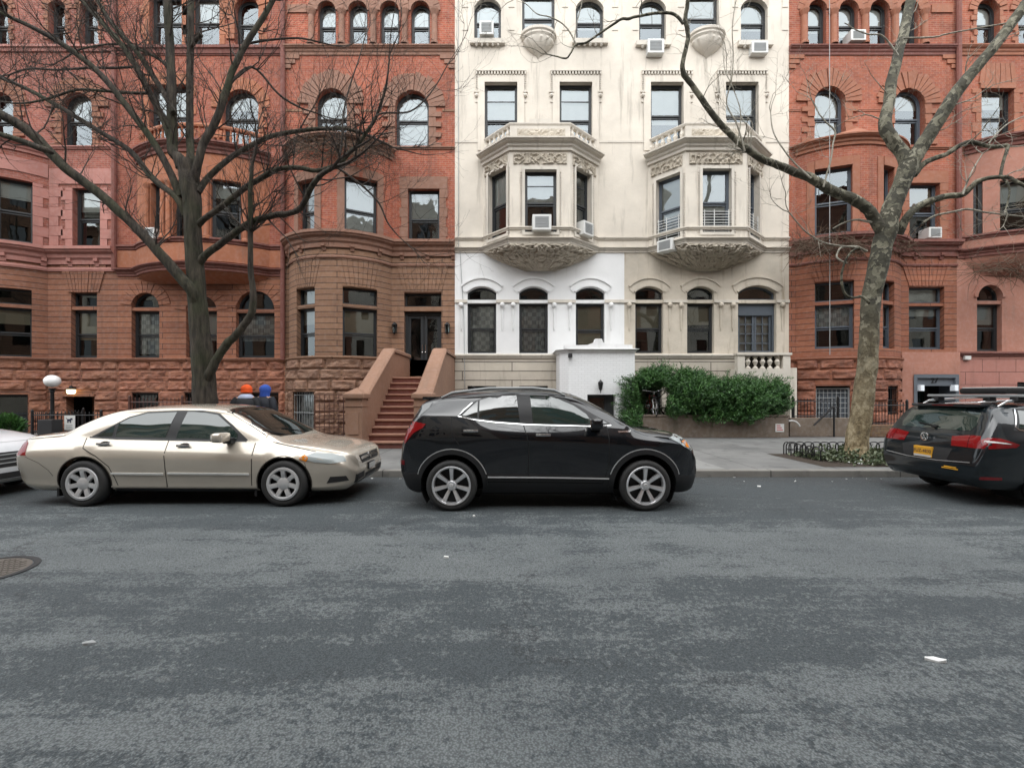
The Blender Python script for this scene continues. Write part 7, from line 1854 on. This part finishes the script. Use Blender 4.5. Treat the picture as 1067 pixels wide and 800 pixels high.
# ------------------------------------------------------------------ two people behind the saloon
def person(label,px,d,h,rz,coat,hat,hood=False,scarf=None,lean=0.0,stride=.18):
    s=h/1.70; loc=Vector((X(px,d),d,WALK)); o=thing('person',label,'person',loc,None)
    rot=Matrix.Rotation(rz,3,'Z')
    J=dict(pel=(0,0,.93,.13),waist=(0,.01,1.08,.125),chest=(0,.02,1.28,.145),neck=(0,.0,1.44,.06),head0=(0,-.02,1.52,.085),head1=(0,-.03,1.60,.105),head2=(0,-.02,1.67,.075),
      shL=(-.17,.01,1.38,.075),elL=(-.24,.03,1.12,.05),wrL=(-.22,-.10,.92,.035),shR=(.17,.01,1.38,.075),elR=(.24,.03,1.12,.05),wrR=(.22,-.10,.92,.035),
      hipL=(-.09,0,.90,.10),knL=(-.10,-stride*.6,.49,.065),anL=(-.10,-stride*.4,.09,.045),toL=(-.10,-stride*.4-.15,.035,.035),
      hipR=(.09,0,.90,.10),knR=(.10,stride*.1,.49,.065),anR=(.10,stride,.10,.045),toR=(.10,stride-.14,.035,.035),nose=(0,-.135,1.585,.016))
    def w(v): x,y,z=v[:3]; y=y-lean*max(0,z-.9); q=rot@Vector((x*s,y*s,z*s)); return q
    E=[('pel','waist'),('waist','chest'),('chest','neck'),('neck','head0'),('head0','head1'),('head1','head2'),('chest','shL'),('shL','elL'),('elL','wrL'),('chest','shR'),('shR','elR'),('elR','wrR'),('pel','hipL'),('hipL','knL'),('knL','anL'),('anL','toL'),('pel','hipR'),('hipR','knR'),('knR','anR'),('anR','toR'),('head1','nose')]
    names=list(J); V=[w(J[n]) for n in names]; Ei=[(names.index(a),names.index(c)) for a,c in E]; rad=[J[n][3]*s for n in names]
    for sd in (-1,1):
        wi=names.index('wrL' if sd<0 else 'wrR'); base=J['wrL' if sd<0 else 'wrR']
        pi=len(V); V.append(w((base[0],base[1]-.05,base[2]-.06))); rad.append(.026*s); Ei.append((wi,pi))
        for k in range(4):
            x=base[0]-.03+.02*k; L_=(.06,.075,.07,.055)[k]
            a=len(V); V.append(w((x,base[1]-.075,base[2]-.10))); rad.append(.0085); Ei.append((pi,a)); V.append(w((x,base[1]-.07,base[2]-.10-L_))); rad.append(.0075); Ei.append((a,a+1))
        a=len(V); V.append(w((base[0]-sd*.045,base[1]-.08,base[2]-.06))); rad.append(.010); Ei.append((pi,a)); V.append(w((base[0]-sd*.06,base[1]-.10,base[2]-.10))); rad.append(.008); Ei.append((a,a+1))
    me=bpy.data.meshes.new('body'); me.from_pydata(V,Ei,[]); ob=bpy.data.objects.new('tmp',me); COL.objects.link(ob)
    sk=ob.modifiers.new('s','SKIN'); 
    for i,v in enumerate(me.skin_vertices[0].data): v.radius=(rad[i],rad[i]); v.use_root=(i==0)
    su=ob.modifiers.new('u','SUBSURF'); su.levels=2; su.render_levels=2
    dg=bpy.context.evaluated_depsgraph_get(); dg.update(); m2=bpy.data.meshes.new_from_object(ob.evaluated_get(dg)); bpy.data.objects.remove(ob)
    m2.name='body'; m2.materials.clear(); m2.materials.append(M['skin']); m2.shade_smooth(); bo=link(bpy.data.objects.new('body',m2)); bo.parent=o; ORIG[bo]=loc
    def T(x,y,z): return w((x,y,z))+loc
    # coat: shell following the torso, with sleeves
    def shell(name,rings,mat,sc=1.0):
        b=B(); rows=[]
        for cx,cy,cz,rx,ry in rings:
            rows.append([T(cx+math.cos(t)*rx*(1+.035*noise.noise(Vector((math.cos(t)*3,math.sin(t)*3,cz*22)))*(1.8 if cz>1.5 else 1)),cy+math.sin(t)*ry*(1+.05*noise.noise(Vector((math.cos(t)*3,math.sin(t)*3,cz*11+5)))),cz) for t in [2*math.pi*k/20 for k in range(20)]])
        b.grid(rows,closed=True); return mk(name,b,M[mat],o,smooth=True,ang=80)
    c=shell('coat',[(0,0,.74,.215,.16),(0,0,.85,.225,.175),(0,.005,1.0,.215,.17),(0,.01,1.15,.22,.175),(0,.015,1.27,.235,.175),(0,.015,1.35,.225,.16),(0,.01,1.41,.175,.125),(0,0,1.455,.10,.10),(0,-.005,1.49,.085,.09)],coat)
    for sd in (-1,1):
        b=B(); b.tube([T(sd*.165,.01,1.40),T(sd*.215,.02,1.33),T(sd*.25,.03,1.20),T(sd*.255,.03,1.11),T(sd*.25,-.03,1.02),T(sd*.232,-.09,.94)],[.082*s,.088*s,.075*s,.07*s,.062*s,.055*s],12); mk('sleeve',b,M[coat],o,smooth=True,ang=80)
    for sd,k,a in ((-1,'knL','anL'),(1,'knR','anR')):
        b=B(); b.tube([T(sd*.095,0,.92),T(sd*.10,J[k][1]*.6,.7),T(*J[k][:3]),T(sd*.10,(J[k][1]+J[a][1])/2,.28),T(*J[a][:3])],[.125*s,.105*s,.082*s,.07*s,.062*s],12); mk('trouser_leg',b,M['jeans'],o,smooth=True,ang=80)
        b=B(); q=T(J[a][0],J[a][1]-.06,0); fn=lambda x,y,z:(q+rot@Vector((x,y,z))); b.bbox((-.05,-.15,.0),(.05,.11,.10),.035,fn); mk('shoe',b,M['acblack'],o,smooth=True)
    rows=[(0,-.022,1.535,.098,.108),(0,-.022,1.575,.115,.125),(0,-.02,1.62,.118,.128),(0,-.018,1.665,.105,.115),(0,-.015,1.70,.075,.082),(0,-.015,1.722,.035,.04),(0,-.015,1.728,.002,.002)]
    if hood: rows=[(0,.0,1.42,.10,.10),(0,.01,1.47,.105,.112)]+[(a,y+.02,z,x*1.02,q*1.02) for a,y,z,x,q in rows]
    shell('hood' if hood else 'knit_hat',rows,hat)
    if not hood: shell('hat_cuff',[(0,-.022,1.53,.105,.115),(0,-.022,1.54,.118,.128),(0,-.022,1.575,.120,.130),(0,-.022,1.585,.112,.122)],hat)
    if scarf: 
        shell('scarf',[(0,0,1.395,.16,.135),(0,0,1.42,.175,.15),(0,-.005,1.455,.15,.14),(0,-.008,1.49,.115,.12),(0,-.01,1.505,.09,.095)],scarf)
    return o
person('person in black coat and orange knit hat with pale scarf, seen from behind',256,9.75,1.60,R(180+12),'coat_black','knit_orange',False,'scarf',.05)
person('person in dark navy coat with blue hood up, standing beside the orange hat',275,10.0,1.60,R(180-10),'coat_navy','knit_blue',True,None,.06)
# ------------------------------------------------------------------ ground
sheet('ground',M['ground'],[(-300,-300,-.03),(300,-300,-.03),(300,300,-.03),(-300,300,-.03)])
sheet('road',M['asphalt'],[(-80,-.45,0),(80,-.45,0),(80,CURB,0),(-80,CURB,0)])
b=B(); b.bbox((-80,CURB,-.02),(80,CURB+.17,WALK+.004),.02); tag(mk('kerb',b,M['kerb']),kind='structure')
b=B(); b.box((-80,CURB+.17,-.02),(80,14.9,WALK)); tag(mk('sidewalk',b,M['walk']),kind='structure')
b=B(); b.box((-80,14.9,-.02),(80,FY+.3,WALK-.006)); tag(mk('areaway',b,M['area']),kind='structure')
b=B(); b.box((-80,-5.5,-.02),(80,-.62,WALK)); tag(mk('opposite_sidewalk',b,M['walk']),kind='structure')
b=B(); b.bbox((-80,-.62,-.02),(80,-.45,WALK+.004),.02); tag(mk('opposite_kerb',b,M['kerb']),kind='structure')
# the other side of the street, seen in the window and car reflections
def across(x0,x1,h,mat,label):
    o=thing('facing_house',label,'house',((x0+x1)/2,-7.5,WALK),'houses across the street'); b=B()
    pn=Panel((x1,-7.5),(x0,-7.5)); L=x1-x0; ops=[]
    for fl_ in range(5):
        for k in range(3):
            u=L*(k+.5)/3; z=1.2+fl_*3.5
            if z+2.1<h: ops.append(dict(u0=u-.5,u1=u+.5,z0=z,zs=z+2.1,rise=0))
    wall(b,pn,0,L,0,h,ops,.2); b.face([(x0,-7.5,h),(x1,-7.5,h),(x1,-16,h),(x0,-16,h)]); b.face([(x0,-7.5,0),(x0,-7.5,h),(x0,-16,h),(x0,-16,0)]); b.face([(x1,-7.5,0),(x1,-16,0),(x1,-16,h),(x1,-7.5,h)])
    sweep(b,[(x1,-7.5),(x0,-7.5)],corn(h-.8,h,.5)); mk('wall',b,M[mat],o)
    for q in ops: b=B(); b.face([pn.P(*p,-.15) for p in outline(q)]); mk('window',b,M['carglass'],o)
x=-64.6
for k in range(6): across(x,x+6.4,17.6+k%3*.5,('brown_c','cream2','brown_a')[k%3],'plain row house far along the street opposite'); x+=6.4
x=-26.0
for k,(w,h,m,lab) in enumerate(((6.2,18.2,'brown_c','brownstone house facing the red houses from across the street'),(6.4,17.4,'cream2','tan stone house across the street from the big dark tree'),(6.0,18.6,'brown_c','brownstone house across the street from the high stoop'),(7.0,17.8,'cream2','tan house across the street behind the photographer'),(6.2,18.4,'brown_c','brownstone house across the street from the hedge'),(6.6,17.2,'brown_a','redstone house across the street from the mottled tree'),(6.4,18.3,'cream','pale stone house across the street from the pink house'),(6.2,17.6,'brown_c','brown house at the far end across the street'))):
    across(x,x+w,h,m,lab); x+=w
for k in range(6): across(x,x+6.4,17.6+k%3*.5,('brown_c','cream2','brown_a')[k%3],'plain row house far along the street opposite'); x+=6.4
# the row goes on beyond both edges of the photograph
def beyond(x0,x1,h,mat,trim,label):
    o=thing('row_house',label,'house',((x0+x1)/2,FY,WALK),'plain houses continuing the row'); b=B(); pn=Panel((x0,FY),(x1,FY)); L=x1-x0; ops=[]
    for fl_ in range(5):
        for k in range(3):
            u=L*(k+.5)/3; z=(.6,3.0,6.7,10.4,13.9)[fl_]; q=dict(u0=u-.48,u1=u+.48,z0=z,zs=z+(1.6,2.3,2.1,2.0,1.7)[fl_],rise=0); ops.append(q)
    wall(b,pn,0,L,0,h,ops,.24); mk('wall',b,M[mat],o)
    b=B(); b.face([(x0,FY,h-.01),(x1,FY,h-.01),(x1,FY+11,h-.01),(x0,FY+11,h-.01)]); b.face([(x0,FY+.02,0),(x0,FY+.02,h),(x0,FY+11,h),(x0,FY+11,0)]); b.face([(x1,FY+.02,0),(x1,FY+11,0),(x1,FY+11,h),(x1,FY+.02,h)]); mk('roof',b,M['dark'],o)
    b=B(); p=[(x0,FY),(x1,FY)]; sweep(b,p,corn(h-.8,h,.5)); mk('cornice',b,M[trim],o); b=B(); sweep(b,p,ledge(6.5,.25,.15)); mk('string_course',b,M[trim],o)
    for q in ops:
        b=B(); ring(b,pn,outline(q),outline(q,.06),-.18,-.24); zm=(q['z0']+q['zs'])/2; pbox(b,pn,q['u0'],q['u1'],zm-.03,zm+.03,-.24,-.19); w=mk('window',b,M['frame'],o); b=B(); b.face([pn.P(*c,-.22) for c in outline(q,.05)[::-1]]); mk('pane',b,M['carglass'],w)
beyond(HA.x0-6.1,HA.x0,17.4,'brick_c','trim_c','plain brick row house beyond the left end of the photographed row')
beyond(HA.x0-12.4,HA.x0-6.1,17.0,'cream2','creamtrim','pale stone row house two doors beyond the left end of the row')
beyond(HG.x1,HG.x1+6.2,17.8,'brick_a','trim_f','plain brick row house beyond the right end of the photographed row')
beyond(HG.x1+6.2,HG.x1+12.4,17.2,'brown_c','trim_c','brownstone row house two doors beyond the right end of the row')
# ------------------------------------------------------------------ sky, sun, camera
w=bpy.data.worlds.new('World'); SCN.world=w; w.use_nodes=True; nt=w.node_tree; bg=nt.nodes['Background']
sky=nt.nodes.new('ShaderNodeTexSky'); sky.sky_type='NISHITA'; sky.sun_disc=False; EL,ROT=R(56),R(186)
sky.sun_elevation=EL; sky.sun_rotation=ROT; sky.air_density=1.0; sky.dust_density=4.0; sky.ozone_density=1.0
bw=nt.nodes.new('ShaderNodeRGBToBW'); mx=nt.nodes.new('ShaderNodeMix'); mx.data_type='RGBA'; mx.inputs[0].default_value=.78
tn=nt.nodes.new('ShaderNodeMix'); tn.data_type='RGBA'; tn.blend_type='MULTIPLY'; tn.inputs[0].default_value=1; tn.inputs[7].default_value=(.96,1.0,1.03,1)
nt.links.new(sky.outputs[0],bw.inputs[0]); nt.links.new(sky.outputs[0],mx.inputs[6]); nt.links.new(bw.outputs[0],mx.inputs[7])
un=nt.nodes.new('ShaderNodeMix'); un.data_type='RGBA'; un.inputs[0].default_value=.75; un.inputs[7].default_value=(4.6,4.7,4.8,1)
nt.links.new(mx.outputs[2],un.inputs[6]); nt.links.new(un.outputs[2],tn.inputs[6]); nt.links.new(tn.outputs[2],bg.inputs[0]); bg.inputs[1].default_value=.14
ld=bpy.data.lights.new('sun','SUN'); ld.energy=1.3; ld.angle=R(110); ld.color=(1,.97,.93); so=link(bpy.data.objects.new('sun',ld))
dv=Vector((math.sin(ROT)*math.cos(EL),math.cos(ROT)*math.cos(EL),math.sin(EL))); so.rotation_euler=(-dv).to_track_quat('-Z','Y').to_euler(); so.location=(0,-20,40)
cd=bpy.data.cameras.new('camera'); cam=link(bpy.data.objects.new('camera',cd)); cam.location=(0,0,EYE); cam.rotation_euler=(R(90),0,0)
cd.sensor_width=36; cd.lens=36*FP/1067; cd.shift_y=10/1067; cd.clip_start=.05; cd.clip_end=1000; SCN.camera=cam
vs=SCN.view_settings; vs.view_transform='Standard'; vs.look='None'; vs.gamma=1; vs.use_curve_mapping=False; vs.exposure=EXPOSURE
SCN.render.engine='CYCLES'; cy=SCN.cycles; cy.use_denoising=True; cy.max_bounces=7; cy.diffuse_bounces=3; cy.glossy_bounces=4; cy.transparent_max_bounces=12; cy.transmission_bounces=4; cy.caustics_reflective=False; cy.caustics_refractive=False; cy.sample_clamp_indirect=6
